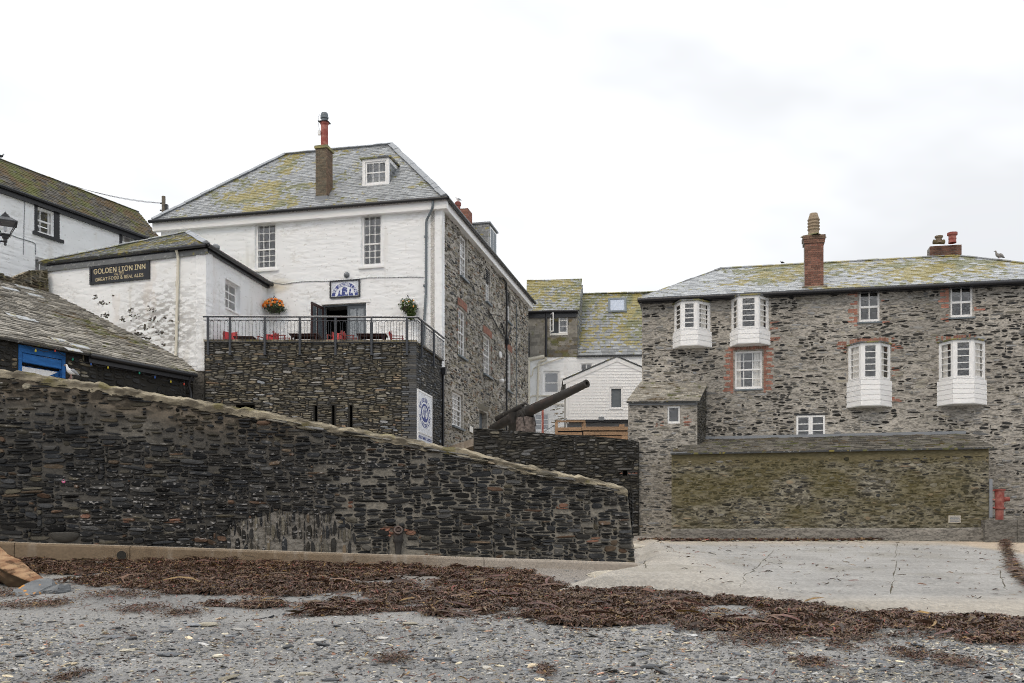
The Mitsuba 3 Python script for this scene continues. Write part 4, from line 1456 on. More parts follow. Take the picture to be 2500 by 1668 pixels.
mid = inn_f.hit(845, 760)[0]
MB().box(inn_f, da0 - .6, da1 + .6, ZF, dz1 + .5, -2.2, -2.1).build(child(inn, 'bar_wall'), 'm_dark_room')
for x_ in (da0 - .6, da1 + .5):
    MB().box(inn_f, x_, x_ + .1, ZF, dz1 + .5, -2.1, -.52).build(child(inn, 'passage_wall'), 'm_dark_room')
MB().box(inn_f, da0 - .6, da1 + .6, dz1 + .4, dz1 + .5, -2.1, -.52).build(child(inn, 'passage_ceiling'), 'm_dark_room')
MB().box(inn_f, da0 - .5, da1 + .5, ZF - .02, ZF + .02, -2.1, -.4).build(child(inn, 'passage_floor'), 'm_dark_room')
leaf(inn_f.shift(mid, ZF, -0.16), da1 - 0.07 - mid, dz1 - ZF - 0.08, 'door_leaf', 'grey closed door leaf with four panes', 'm_door_grey')
hinge = inn_f.P(da0 + 0.05, 0, -0.10)
lf = Fr((*hinge[:2], ZF), fd * 0.10 * -1 - bd * 0.995)
lf2 = Fr(lf.P(mid - da0 - 0.08, 0), -lf.d)
leaf(lf2, mid - da0 - 0.08, dz1 - ZF - 0.08, 'open_door_leaf', 'dark maroon door leaf standing open', 'm_door_dark')

# downpipes
pv = inn_f
a_dp = pv.hit(1042, 560)[0]
pts = [pv.P(pv.hit(1062, 484)[0], ZE - 0.12, 0.33), pv.P(pv.hit(1061, 490)[0], 16.75, 0.30), pv.P(a_dp, 16.25, 0.09), pv.P(a_dp - .02, 13.0, 0.09), pv.P(pv.hit(1034, 760)[0], ZF + 1.0, 0.09), pv.P(pv.hit(1034, 790)[0], ZF + 0.05, 0.09)]
tubes(inn, 'downpipe', bend(pts), 0.055, 'm_grey_pipe')
for z in (15.5, 13.3, 11.6):
    a = np.interp(z, [ZF, 16.25], [pv.hit(1034, 770)[0], a_dp])
    MB().lathe(pv.P(a, z, 0.09), [(0.075, 0), (0.075, 0.09)], 10).build(child(inn, 'pipe_collar'), 'm_grey_pipe', True)
s_ = inn_s
a1 = s_.hit(1233, 850)[0]
zlow = s_.hit(1230, 1006)[1]
tubes(inn, 'downpipe', bend([s_.P(s_.hit(1203, 645)[0], s_.hit(1203, 645)[1], 0.10), s_.P(s_.hit(1232, 690)[0], s_.hit(1232, 690)[1], 0.10), s_.P(a1, s_.hit(1233, 720)[1], 0.10), s_.P(a1, zlow - 1, 0.10)]), 0.05, 'm_black', label='black downpipe on the stone side')
MB().box(s_, a1 - .13, a1 + .13, s_.hit(1233, 841)[1], s_.hit(1233, 828)[1], 0.03, 0.24).build(child(inn, 'hopper'), 'm_black')
for pts in (((1187, 757), (1198, 775), (1215, 806), (1231, 829)), ((1221, 790), (1226, 806), (1232, 829)), ((1245, 802), (1240, 816), (1235, 830))):
    tubes(inn, 'waste_pipe', [s_.P(*s_.hit(u, v), 0.09) for u, v in pts], 0.04, 'm_black', 6)
tubes(inn, 'conduit', [s_.P(*s_.hit(u, v), 0.06) for u, v in ((1246, 733), (1259, 745), (1259, 1010))], 0.025, 'm_grey_pipe', 6)
a, z = s_.hit(1218, 931)
cam = child(inn, 'camera', 'white security camera')
MB().lathe(s_.P(a, z, 0.05), [(0.0, 0), (0.1, 0.0), (0.13, .08), (0.12, .2), (0.06, .26), (0, .27)], 12, axis=s_.n - bd.tolist()[0] * s_.d).build(cam, 'm_white_paint', 40)
a, z = s_.hit(1219, 867)
MB().lathe(s_.P(a, z, 0.02), [(0.0, 0.09), (0.16, 0.09), (0.2, .05), (0.2, 0.0)], 14, axis=s_.n).build(child(inn, 'alarm_box'), 'm_white_paint', 40)
a, z = s_.hit(1147, 1048)
MB().box(s_, a - .28, a + .28, z - .16, z + .13, 0.05, 0.09).build(child(inn, 'plaque'), 'm_curtain')
# cable and lamp on the front
tubes(inn, 'cable', [inn_f.P(*inn_f.hit(u, v), 0.03) for u, v in ((656, 686), (672, 692), (693, 695), (716, 691), (745, 688), (806, 687), (870, 683), (900, 679), (970, 678), (1000, 677), (1034, 678))], 0.013, 'm_grey_pipe', 5)
# ---------------------------------------------------------------- on and round the inn: signs, lamp, terrace, furniture, baskets
def slot(fr, u0, v0, u1, v1, w=0.0):
    a0, z1 = fr.hit(u0, v0, w)
    a1, z0 = fr.hit(u1, v1, w)
    return a0, a1, z0, z1


# lamp over the sign
a, z = inn_f.hit(847, 672)
t = thing('bulkhead_lamp', 'round grey bulkhead lamp above the blue and white sign', 'lamp')
MB().lathe(inn_f.P(a, z, 0.0), [(0.13, 0), (0.135, 0.05), (0.11, 0.07), (0, 0.07)], 18, axis=inn_f.n).build(child(t, 'base'), 'm_grey_pipe', 30)
MB().lathe(inn_f.P(a, z, 0.07), [(0.105, 0), (0.10, 0.05), (0.06, 0.10), (0, 0.115)], 18, axis=inn_f.n).build(child(t, 'glass'), 'm_lead', True)
# pictorial sign
a0, _ = inn_f.hit(806.5, 700)
a1, _ = inn_f.hit(880, 700)
z1 = inn_f.hit(806.5, 687)[1]
z0 = inn_f.hit(806.5, 730)[1]
sg = thing('pictorial_sign', 'blue and white pictorial pub sign in a black frame over the door', 'sign')
m = MB()
b = 0.065
m.box(inn_f, a0, a1, z0, z0 + b, 0.02, 0.10)
m.box(inn_f, a0, a1, z1 - b, z1, 0.02, 0.10)
m.box(inn_f, a0, a0 + b, z0 + b, z1 - b, 0.02, 0.10)
m.box(inn_f, a1 - b, a1, z0 + b, z1 - b, 0.02, 0.10)
m.build(child(sg, 'frame'), 'm_black')
ia0, ia1, iz0, iz1 = a0 + b, a1 - b, z0 + b, z1 - b
MB().box(inn_f, ia0, ia1, iz0, iz1, 0.02, 0.05).build(child(sg, 'board'), 'm_sign_white')
ca, cz = (ia0 + ia1) / 2, iz0 + 0.03
RA, RZ = (ia1 - ia0) / 2 - 0.035, (iz1 - iz0) - 0.075
th = np.linspace(0, math.pi, 40)
outer = [(ca + RA * math.cos(x), cz + RZ * math.sin(x)) for x in th]
inner = [(ca + RA * 0.76 * math.cos(x), cz + RZ * 0.72 * math.sin(x)) for x in th[::-1]]
MB().prism(inn_f, Polygon(outer + inner), 0.052, 0.056).build(child(sg, 'arch'), 'm_sign_blue')
arc_text(inn_f, 'THE GOLDEN LION', 0.125, ca, cz, RA * 0.875, RZ * 0.86, 166, 14, 0.057, 0.004, True).build(child(sg, 'lettering'), 'm_sign_white')
for sx in (-1, 1):      # pale netting in the corners, a blue diamond at each foot
    co = [(ca + sx * (RA + 0.01), iz1 - 0.03), (ca + sx * RA * 0.45, iz1 - 0.03), (ca + sx * RA * 0.74, cz + RZ * 0.80), (ca + sx * (RA + 0.01), cz + RZ * 0.42)]
    m = MB()
    pg = Polygon(co)
    for i in range(9):
        for s in (1, -1):
            x0 = ca + sx * (RA * 0.35 + i * 0.075)
            ln = shapely.geometry.LineString([(x0 - s * 0.5, cz), (x0 + s * 0.5, cz + 1.2)]).buffer(0.006).intersection(pg)
            if not ln.is_empty:
                m.prism(inn_f, ln, 0.052 + (0.002 if s > 0 else 0), 0.055 + (0.002 if s > 0 else 0))
    m.build(child(sg, 'netting'), 'm_sign_pale')
H = lambda pts: Polygon([(ca + x * RA, cz + z * RZ) for x, z in pts])
lion = [H([(-.58, .0), (-.50, .10), (-.47, .30), (-.40, .42), (-.36, .40), (-.42, .26), (-.38, .12), (-.28, .06), (-.24, .0)]),
        H([(-.24, .0), (-.24, .20), (-.20, .38), (-.25, .46), (-.16, .52), (-.20, .58), (-.08, .66), (-.02, .62), (.06, .60), (.14, .60), (.16, .50), (.08, .44), (.16, .40), (.14, .32), (.18, .20), (.22, .0)]),
        H([(.30, .0), (.34, .22), (.36, .40), (.40, .50), (.47, .48), (.46, .36), (.40, .22), (.42, .06), (.46, .14), (.55, .18), (.62, .08), (.60, .0)])]
m = MB()
for g in lion:
    m.prism(inn_f, g.buffer(0.008), 0.052, 0.056)
m.build(child(sg, 'lion_figure'), 'm_sign_blue')
m = MB()
for g in (H([(-.01, .53), (.02, .55), (.04, .53), (.01, .51)]), H([(-.10, .36), (-.02, .33), (.10, .36), (.08, .33), (-.02, .295), (-.09, .32)]), Point(ca + .10 * RA, cz + .17 * RZ).buffer(0.055)):
    m.prism(inn_f, g, 0.057, 0.060)
m.build(child(sg, 'lion_face'), 'm_sign_white')

# name board on the annex: built with the annex (see below)

# terrace ---------------------------------------------------------
rng = np.random.default_rng(31)
TL = at(499, HV, 40.95)[:2]
TR = at(1014.5, HV, 41.05)[:2]
TC = inn_s.P(0.05, 0, 0.02)[:2]
tf, ts = between(TL, TR), between(TR, TC)
terr = thing('terrace', 'high dry-laid slate terrace wall carrying the terrace in front of the inn', 'terrace')
ZT = 10.03
slits = []
for u in (771, 813.5, 857):
    a0, z1 = tf.hit(u - 3.4, 990)
    a1, _ = tf.hit(u + 3.4, 990)
    slits.append(sbox(a0, z1 - 1.6, a1, z1))
a0, z1 = tf.hit(576, 988)
a1, _ = tf.hit(622, 988)
slits.append(sbox(a0, z1 - 0.25, a1, z1))
fp = sbox(0, 3.0, tf.len, ZT - 0.10).difference(unary_union(slits))
kf = wall(terr, 'front_wall', tf, fp, 'm_joint', 0.6)
MB().box(tf, 0.1, tf.len - 0.1, 3.2, 9.0, -1.4, -1.3).build(child(terr, 'inner_wall'), 'm_interior')
ksd = wall(terr, 'side_wall', ts, sbox(0.0, 3.0, ts.len, ZT - 0.10), 'm_joint', 0.55)


def look_terr(a, z):  # thin flat slates, olive to blue-grey
    r = rng.random()
    dark = smooth01(1.5, 0, a) * 0.5
    if r < 0.50 + dark * 0.4:
        return (rng.uniform(0.05, 0.12), rng.uniform(0.12, 0.50))
    if r < 0.88:
        return (rng.uniform(0.09, 0.19), rng.uniform(0.34, 0.56))
    if r < 0.94:
        return (rng.uniform(0.12, 0.22), rng.uniform(0.42, 0.66))
    return (rng.uniform(0.20, 0.31), rng.uniform(0.05, 0.35))


sz = [(3, 1, 3), (5, 1, 3), (7, 1, 1.5), (4, 2, 3.2), (6, 2, 2.6), (8, 2, 1), (5, 3, 1), (3, 2, 1.5)]
qa, _ = tf.hit(985, 900)
pcs = rubble(tf, sbox(0.02, 4.2, tf.len - 0.55, ZT - 0.12).difference(unary_union([s.buffer(0.02) for s in slits])), (0.075, 0.044), sz, look_terr, rng, gap=0.007, prot=(0.02, 0.05), wobble=0.035, sharp=3.4)
z = 4.2
i = 0
while z < ZT - 0.15:        # quoin: long flat slates tooth the corner
    h = rng.uniform(0.05, 0.11)
    w = rng.uniform(0.35, 0.62) if i % 2 else rng.uniform(0.2, 0.35)
    m = MB()
    m.box(tf, tf.len - w, tf.len + 0.03, z, z + h - 0.012, -0.1, 0.035)
    vv, ff, _ = m.mesh()
    pcs.append((w * h, vv, ff, (rng.uniform(0.06, 0.11), rng.uniform(0.0, 0.3))))
    if w < 0.56:
        vv, ff = stone_piece(tf, tf.len - w - (0.58 - w) / 2, z + h / 2, 0.57 - w, h - 0.014, rng, 0.035, sharp=3.4)
        pcs.append((w * h, vv, ff, look_terr(9, 5)))
    z += h
    i += 1
emit(kf, 'stone', 'small_stone', pcs, 'm_stone')
pcs = rubble(ts, sbox(0.05, 4.2, ts.len - 0.02, ZT - 0.12), (0.075, 0.052), sz, lambda a, z: (rng.uniform(0.045, 0.12), rng.uniform(0.0, 0.35)) if rng.random() < 0.9 else (rng.uniform(0.15, 0.28), rng.uniform(0, .4)), rng, gap=0.012, prot=(0.012, 0.035), wobble=0.03, sharp=3.4)
emit(ksd, 'stone', 'small_stone', pcs, 'm_stone', 120)
m = MB()
MB().box(tf, -0.02, tf.len + 0.06, ZT - 0.10, ZT, -0.55, 0.06).build(child(terr, 'coping'), 'm_coping')
MB().box(ts, 0.57, ts.len - 0.05, ZT - 0.10, ZT - 0.002, -0.5, 0.06).build(child(terr, 'coping'), 'm_coping')
MB().slab([(*TL, ZF), (*(TR - [0.2, 0]), ZF), (*(TC + [-0.2, 0.0]), ZF), (*inn_f.P(5.0, 0, 0.0)[:2], ZF)], 0.25).build(child(terr, 'paving'), 'm_ledge')

# railing
rl = thing('terrace_railing', 'dark blue-grey iron railing with hooped bars round the terrace', 'railing')
zr, zr2, zrb = 10.95, 10.80, 9.92
OFF = 0.11


def rail_run(fr, L, posts, n_hoops_per):
    MB().box(fr, -0.03, L, zr - 0.035, zr + 0.012, OFF - 0.035, OFF + 0.035).build(child(rl, 'top_rail'), 'm_railing')
    MB().box(fr, -0.04, L, zr + 0.013, zr + 0.028, OFF - 0.045, OFF + 0.045).build(child(rl, 'handrail', 'white-topped handrail, paint peeling'), 'm_white_paint')
    for z in (zr2, zrb):
        MB().box(fr, 0, L, z - 0.014, z + 0.014, OFF - 0.012, OFF + 0.012).build(child(rl, 'lower_rail'), 'm_railing')
    for p in posts:
        MB().box(fr, p - 0.038, p + 0.038, 9.42, zr - 0.036, OFF - 0.035, OFF + 0.043).build(child(rl, 'post'), 'm_railing')
        MB().box(fr, p - 0.05, p + 0.05, 9.39, 9.46, 0.02, OFF + 0.05).build(child(rl, 'post_foot'), 'm_railing')
    pp = [0.0] + list(posts) + [L]
    for p0, p1 in zip(pp[:-1], pp[1:]):
        span = p1 - p0
        if span < 0.2:
            continue
        n = max(1, int(round(span / 0.262)))
        for i in range(n):
            c = p0 + span * (i + 0.5) / n
            r = 0.068
            pts = [(c - r, zrb)] + [(c - r * math.cos(t), zr2 - 0.10 + r * 1.25 * math.sin(t)) for t in np.linspace(0, math.pi, 7)] + [(c + r, zrb)]
            MB().tube([fr.P(a, z, OFF) for a, z in pts], 0.0095, 5, cap=False).build(child(rl, 'hoop'), 'm_railing', True)


posts_f = [tf.hit(u, 800, OFF)[0] for u in (508, 561.5, 646.5, 732, 819, 907, 993.5)]
rail_run(tf, tf.len + OFF, posts_f, 5)
ts2 = ts
rail_run(ts.shift(a=-0.0), ts.len - 0.05, [ts.hit(u, 830, OFF)[0] for u in (1030, 1059)], 5)

# banner sign on the terrace side
bx_ = [ts.hit(u, v, 0.06) for u, v in ((1018.5, 949), (1053.5, 966), (1018.5, 1080))]
ba0, ba1, bz1 = bx_[0][0], bx_[1][0], bx_[0][1]
bz0 = bx_[2][1] - 0.1
bn = thing('banner_sign', 'tall white sign with a blue round emblem on the terrace side wall', 'sign')
MB().box(ts, ba0, ba1, bz0, bz1, 0.04, 0.075).build(child(bn, 'panel'), 'm_sign_white')
m = MB()
for q in ((ba0, ba0 + .06, bz0, bz1), (ba1 - .06, ba1, bz0, bz1), (ba0 + .06, ba1 - .06, bz1 - .07, bz1), (ba0 + .06, ba1 - .06, bz0 + .52, bz0 + .57)):
    m.box(ts, *q, 0.076, 0.10)
m.build(child(bn, 'frame'), 'm_white_paint')
bca, bcz = (ba0 + ba1) / 2, (bz0 + 0.57 + bz1) / 2
hw_ = (ba1 - ba0) / 2
e1, e2 = hw_ * 0.50, hw_ * 0.50
eb = Fr(ts.o, ts.d)
ell = lambda r0, n=48: Point(bca, bcz).buffer(1.0, 16) and shapely.affinity.scale(Point(bca, bcz).buffer(r0, 16), 1.0, 0.62 / 0.62)
R0 = hw_ * 0.52
ring = Point(bca, bcz).buffer(R0, 16).difference(Point(bca, bcz).buffer(R0 * 0.76, 16))
ring = shapely.affinity.scale(ring, 1.0, 0.68, origin=(bca, bcz))
MB().prism(ts, ring, 0.077, 0.082).build(child(bn, 'emblem_ring'), 'm_sign_blue')
Hb = lambda pts: Polygon([(bca + x * R0, bcz + z * R0 * 0.68) for x, z in pts])
m = MB()
for g in (Hb([(-.12, .62), (.05, .70), (.16, .56), (.10, .40), (.22, .20), (.12, -.1), (.2, -.5), (.0, -.66), (-.2, -.5), (-.1, -.1), (-.16, .2), (-.06, .42)]), Hb([(-.42, .28), (-.30, .32), (-.24, -.2), (-.36, -.28)]), Hb([(.30, .42), (.42, .40), (.40, .06), (.28, .1)]),
          Hb([(-.72, -.55), (.72, -.55), (.5, -.92), (-.5, -.92)])):
    m.prism(ts, g, 0.077, 0.082)
m.build(child(bn, 'emblem_lion'), 'm_sign_blue')
arc_text(ts, 'THE GOLDEN LION', 0.17, bca, bcz, hw_ * 0.72, hw_ * 0.50, 168, 12, 0.077, 0.004, True).build(child(bn, 'lettering'), 'm_sign_blue')
arc_text(ts, 'THE GOLDEN LION', 0.17, bca, bcz, hw_ * 0.72, hw_ * 0.50, 192, 348, 0.077, 0.004, True, flip=True).build(child(bn, 'lettering'), 'm_sign_blue')
vv, ff = text(ts, 'FRESHLY MADE CLASSICS', 0.12, bca, bz0 + 0.30, 0.077, 0.004, True, True)
MB().add(vv, ff).build(child(bn, 'small_lettering'), 'm_sign_blue')
tubes(terr, 'downpipe', [ts.P(ts.len - 0.12, z, 0.09) for z in (9.6, 8, 6, 4)], 0.055, 'm_black', label='black downpipe beside the tall white sign')
MB().box(ts, ts.len - 0.24, ts.len - 0.01, 9.3, 9.62, 0.04, 0.22).build(child(terr, 'hopper'), 'm_black')

# furniture ----------------------------------------------------------
def chair(loc, yaw, label):
    t = thing('chair', label, 'chair', 'red chairs on the terrace')
    f = Fr((loc[0], loc[1], ZF), (math.cos(yaw), math.sin(yaw)))
    w, d, sh, bh = 0.54, 0.50, 0.43, 0.84
    m = MB()
    MB().box(f, -w / 2 + .04, w / 2 - .04, sh - 0.02, sh + 0.02, -d / 2, d / 2).build(child(t, 'seat'), 'm_red_chair')
    a = np.linspace(-1, 1, 9)
    v = []
    for z, lean in ((sh + 0.12, 0.0), (bh - 0.02, -0.07)):
        for o_ in (0, -0.02):
            v += [[x * w / 2, z + (0.03 * abs(x) if z > .6 else 0), -d / 2 + 0.02 - 0.05 * (1 - x * x) + lean + o_] for x in a]
    n = 9
    fc = []
    for i in range(n - 1):
        fc += [[i, i + 1, 2 * n + i + 1, 2 * n + i], [n + i + 1, n + i, 3 * n + i, 3 * n + i + 1], [2 * n + i, 2 * n + i + 1, 3 * n + i + 1, 3 * n + i], [i + 1, i, n + i, n + i + 1]]
    MB().add(f.W(v), fc).build(child(t, 'backrest'), 'm_red_chair', 40)
    for sx in (-1, 1):
        MB().box(f, sx * w / 2 - .02, sx * w / 2 + .02, 0, bh + 0.02, -d / 2 - 0.03, -d / 2 + 0.02).build(child(t, 'rear_leg'), 'm_red_wood')
        MB().box(f, sx * w / 2 - .02, sx * w / 2 + .02, 0, 0.64, d / 2 - 0.04, d / 2).build(child(t, 'front_leg'), 'm_red_wood')
        MB().box(f, sx * w / 2 - .03, sx * w / 2 + .03, 0.64, 0.665, -d / 2 + .02, d / 2 + .02).build(child(t, 'armrest'), 'm_red_wood')


def table(loc, yaw, label, L_=1.25, W_t=0.75):
    t = thing('table', label, 'table', 'dark red tables on the terrace')
    f = Fr((loc[0], loc[1], ZF), (math.cos(yaw), math.sin(yaw)))
    n = 6
    for i in range(n):
        y = -W_t / 2 + W_t * i / n
        MB().box(f, -L_ / 2, L_ / 2, 0.69, 0.72, y + .004, y + W_t / n - .004, (0.5, 1.0)).build(child(t, 'plank'), 'm_wood')
    m = MB()
    m.box(f, -L_ / 2 + .08, L_ / 2 - .08, 0.62, 0.688, -W_t / 2 + .06, -W_t / 2 + .09, (0.5, 1.0))
    m.box(f, -L_ / 2 + .08, L_ / 2 - .08, 0.62, 0.688, W_t / 2 - .09, W_t / 2 - .06, (0.5, 1.0))
    m.build(child(t, 'apron'), 'm_wood')
    for sx in (-1, 1):
        for sy in (-1, 1):
            x, y = sx * (L_ / 2 - .12), sy * (W_t / 2 - .10)
            MB().box(f, x - .035, x + .035, 0, 0.62, y - .035, y + .035, (0.5, 1.0)).build(child(t, 'leg'), 'm_wood')


g = lambda u, Y: at(u, HV, Y)[:2]
chair(g(562, 42.0), 0.25, 'red chair at the annex end of the terrace, its back to the railing')
chair(g(651, 42.4), -0.4, 'second red chair from the annex, low and half hidden by the coping')
chair(g(688, 42.4), 1.45, 'red chair beside the first dark table, towards the annex')
table(g(745, 42.4), 0.0, 'dark red plank table to the annex side of the open door')
chair(g(820, 42.1), -0.25, 'red chair before the open door, its back to the railing')
chair(g(853, 42.4), 1.5, 'red chair before the grey door leaf, beside the second table')
table(g(909, 42.4), 0.0, 'dark red plank table before the grey door leaf')
chair(g(970, 42.5), -1.5 + math.pi * 0 + math.pi, 'red chair at the downpipe end of the terrace, facing the second table')
k_ = thing('table', 'low dark table edge beside the chair nearest the annex', 'table', 'dark red tables on the terrace')
_f = Fr((*g(598, 42.2), ZF), (1, 0))
for i in range(5):
    MB().box(_f, -0.42, 0.42, 0.55, 0.58, -0.3 + i * .12, -0.186 + i * .12, (0.5, 1.0)).build(child(k_, 'plank'), 'm_wood')
for sx in (-.36, .36):
    for sy in (-.24, .24):
        MB().box(_f, sx - .03, sx + .03, 0, .55, sy - .03, sy + .03, (0.5, 1.0)).build(child(k_, 'leg'), 'm_wood')


# hanging baskets ----------------------------------------------------
def leaves(c, rx, ry, rz, n, rng, size=(0.04, 0.08), dens=0.6):
    m = MB()
    for _ in range(n):
        d = rng.normal(0, 1, 3)
        d /= np.linalg.norm(d)
        p = np.array(c) + d * [rx, ry, rz] * rng.uniform(dens, 1.05)
        s = rng.uniform(*size)
        x = np.cross(d, rng.normal(0, 1, 3))
        x /= np.linalg.norm(x)
        y = np.cross(d + rng.normal(0, .5, 3), x)
        y /= np.linalg.norm(y)
        m.add([p - x * s * .5, p + y * s * .5, p + x * s * .5, p - y * s * .6], [[0, 1, 2, 3]])
    return m


def basket(u, v, label, flowers, trail, sx=1.0):
    rng = np.random.default_rng(int(u))
    a, z = inn_f.hit(u, v, 0.3)
    c = inn_f.P(a, z, 0.32)
    t = thing('hanging_basket', label, 'flower basket')
    MB().lathe(c + [0, 0, -0.30], [(0.0, 0), (0.12, 0.01), (0.22, 0.10), (0.26, 0.22), (0.24, 0.22), (0, 0.2)], 14, (0.3, 0.75)).build(child(t, 'basket'), 'm_wood', 30)
    MB().tube(bend([inn_f.P(a, z + 0.35, 0.0), inn_f.P(a, z + 0.5, 0.3), inn_f.P(a, z + 0.38, 0.34)]), 0.014, 6).build(child(t, 'bracket'), 'm_black', True)
    leaves(c, 0.45 * sx, 0.33, 0.34, 620, rng).build(child(t, 'foliage', kind='stuff'), 'm_leaf')
    leaves(c + [0.15 * sx, 0, -0.12], 0.42 * sx, 0.28, 0.26, 300, rng).build(child(t, 'lower_foliage', kind='stuff'), 'm_leaf_dark')
    fl, fp_ = MB(), MB()
    for i in range(flowers):
        d = rng.normal(0, 1, 3)
        d[1] = -abs(d[1])
        d[2] = abs(d[2]) * 0.9 - 0.25
        d /= np.linalg.norm(d)
        p = c + d * [0.44 * sx, 0.34, 0.34]
        (fl if rng.random() < 0.6 else fp_).ball(p, rng.uniform(0.03, 0.058), 1, jitter=0.5, rng=rng)
    fl.build(child(t, 'flowers', kind='stuff'), 'm_flower')
    fp_.build(child(t, 'pale_flowers', kind='stuff'), 'm_flower_pale')
    if trail:
        m = MB()
        for i in range(14):
            x0 = rng.uniform(0.05, 0.34)
            pts = [c + [x0 + rng.normal(0, .03), -0.15 + rng.normal(0, .08), -0.1 - q] for q in np.linspace(0, rng.uniform(0.3, 0.62), 8)]
            for p in pts:
                for _ in range(4):
                    s = rng.uniform(.025, .05)
                    x, y = rng.normal(0, 1, 3) * s, rng.normal(0, 1, 3) * s
                    m.add([p - x, p + y, p + x, p - y], [[0, 1, 2, 3]])
        m.build(child(t, 'trailing_stems', kind='stuff'), 'm_leaf')


basket(669, 748, 'hanging basket full of orange begonias on the white front wall', 58, False, 1.12)
basket(995, 747, 'sparse hanging basket with trailing green stems beside the grey downpipe', 4, True, 0.9)
# ---------------------------------------------------------------- white annex with the name board
rng = np.random.default_rng(51)
K = np.array([-12.56, 41.2])
ldir = np.array([-0.947, 0.322])
AL = K + ldir * 8.18
an_l = between(AL, K)
RJ = inn_f.P(inn_f.hit(652, 690)[0], 0, 0.01)[:2]
an_r = between(K, RJ)
annex = thing('annex', 'low whitewashed annex with a hipped lichen roof and a black name board', 'building')
ZAE = 13.95
ZAW = 13.80
_, z1 = an_r.hit(553, 690)
a0, _ = an_r.hit(550, 700)
a1, _ = an_r.hit(587, 700)
z1 = an_r.hit(553, 681)[1]
z0 = an_r.hit(553, 752)[1]
wrect = (a0, a1, z0, z1)
base_z = at(475, 907, 41.4)[2]
wall(annex, 'front_wall', an_l, sbox(0, base_z - 2.2, an_l.len, ZAW), 'm_whitewash', 0.45, 'whitewashed wall with dark stones showing through')
wall(annex, 'side_wall', an_r, sbox(0.0, base_z, an_r.len, ZAW).difference(sbox(a0, z0, a1, z1)), 'm_whitewash', 0.45)
window(annex, an_r, a0, a1, z0, z1, 2, 3, back=0.20, fw=0.10, bw=0.05, sash=False, panes=True, sill=(0.03, 0.06, 0.06))
MB().box(an_r, 1.8, an_r.len - 0.2, base_z, ZAW - .1, -3.1, -3.0).build(child(annex, 'inner_wall'), 'm_interior')
# dark stone base
low = wall(annex, 'stone_base', an_r, sbox(-0.05, 4.0, an_r.len, base_z - 0.01), 'm_mortar_house', 0.5, 'dark rubble base below the whitewash', (0.4, .5), -0.06)
lowf = wall(annex, 'stone_base', an_l, sbox(an_l.len - 2.2, 4.0, an_l.len, base_z - 0.01), 'm_mortar_house', 0.4, None, (0.4, .5), 0.03)
lk = lambda a, z: (rng.uniform(0.02, 0.06), rng.uniform(0.1, 0.5)) if rng.random() < 0.8 else (rng.uniform(0.08, 0.2), rng.uniform(.3, .6))
szs = [(3, 1, 2), (4, 2, 3), (6, 2, 2), (5, 3, 1)]
emit(lowf, 'stone', 'small_stone', rubble(an_l.shift(w=0.03), sbox(an_l.len - 2.2, 5.0, an_l.len, base_z - 0.03), (0.07, 0.055), szs, lk, rng, gap=0.03, prot=(0.02, 0.06)), 'm_stone', 80)
emit(low, 'stone', 'small_stone', rubble(an_r.shift(w=-.06), sbox(-0.03, 5.0, 1.5, base_z - 0.03), (0.07, 0.055), szs, lk, rng, gap=0.03, prot=(0.02, 0.06)), 'm_stone', 60)
# dark stones where the whitewash has come away
pc = []
for (u, v, n, su, sv) in ((232, 724, 7, 8, 6), (254, 741, 12, 14, 6), (262, 770, 13, 14, 6), (300, 781, 10, 8, 6), (330, 770, 8, 20, 12), (355, 800, 14, 16, 7), (372, 780, 10, 16, 6), (338, 816, 16, 14, 6), (362, 826, 9, 10, 4), (392, 812, 10, 14, 5), (403, 777, 5, 5, 3), (420, 784, 3, 5, 2), (384, 845, 3, 3, 2), (400, 842, 3, 4, 2), (428, 826, 6, 3, 8), (275, 722, 3, 4, 2), (318, 758, 6, 16, 10), (366, 755, 6, 20, 10)):
    for _ in range(int(n * 1.7)):
        a, z = an_l.hit(u + rng.normal(0, su * .42), v + rng.normal(0, sv * .5))
        vv, ff = stone_piece(an_l, a, z, rng.uniform(0.06, 0.17), rng.uniform(0.04, 0.09), rng, rng.uniform(0.003, 0.010), rot=rng.normal(0, .15), sharp=2.1)
        pc.append((rng.random(), vv, ff, (rng.uniform(0.012, 0.07), rng.uniform(0.2, 0.6))))
emit(annex, 'bare_stone', 'bare_stones', pc, 'm_stone', 0)
# roof
o = 0.25
kb = (RJ - K) / np.linalg.norm(RJ - K)
KT = K - kb * o + (-ldir) * o * 0.6
AT = AL - kb * o + ldir * o
ap = at(461, 567, 44.05)
ridge_end = np.array([*(ap[:2] + kb * (an_r.len - 2.0)), ap[2]])
RT = RJ + an_r.n[:2] * o * 0.7
lich = lambda P, a, t: float(np.clip(0.22 + 0.9 * (meshkit.fbm(np.array([[a * .5, t * .8, 4.0]]), 3, 2)[0] - 0.45), -0.2, 0.8))
rk, fr1 = roof_plane(annex, [z3(AT, ZAE), z3(KT, ZAE), ap], rng, 'roof', 'slate roof thick with yellow lichen', e=0.15, wr=(0.16, 0.3), lum=(0.12, 0.2), lichen=lich)
rk2, _ = roof_plane(annex, [z3(KT, ZAE), z3(RT, ZAE), ridge_end, ap], rng, 'roof', None, e=0.18, wr=(0.2, 0.35), lum=(0.12, 0.2), lichen=lich, limit=120)
MB().slab([z3(AT, ZAE), ap, ridge_end, z3(AT + kb * 7, ZAE)], 0.06, (0.15, 0.2)).build(child(annex, 'rear_slope'), 'm_slate')
ridge_run(annex, z3(AT, ZAE + .02), ap, rng, w=0.15, name='hip_tile', uv=(0.2, 0.2), h=.08)
ridge_run(annex, z3(KT, ZAE + .03), ap, rng, w=0.18, name='hip_tile', uv=(0.24, 0.15), bsdf='m_ridge', h=.09)
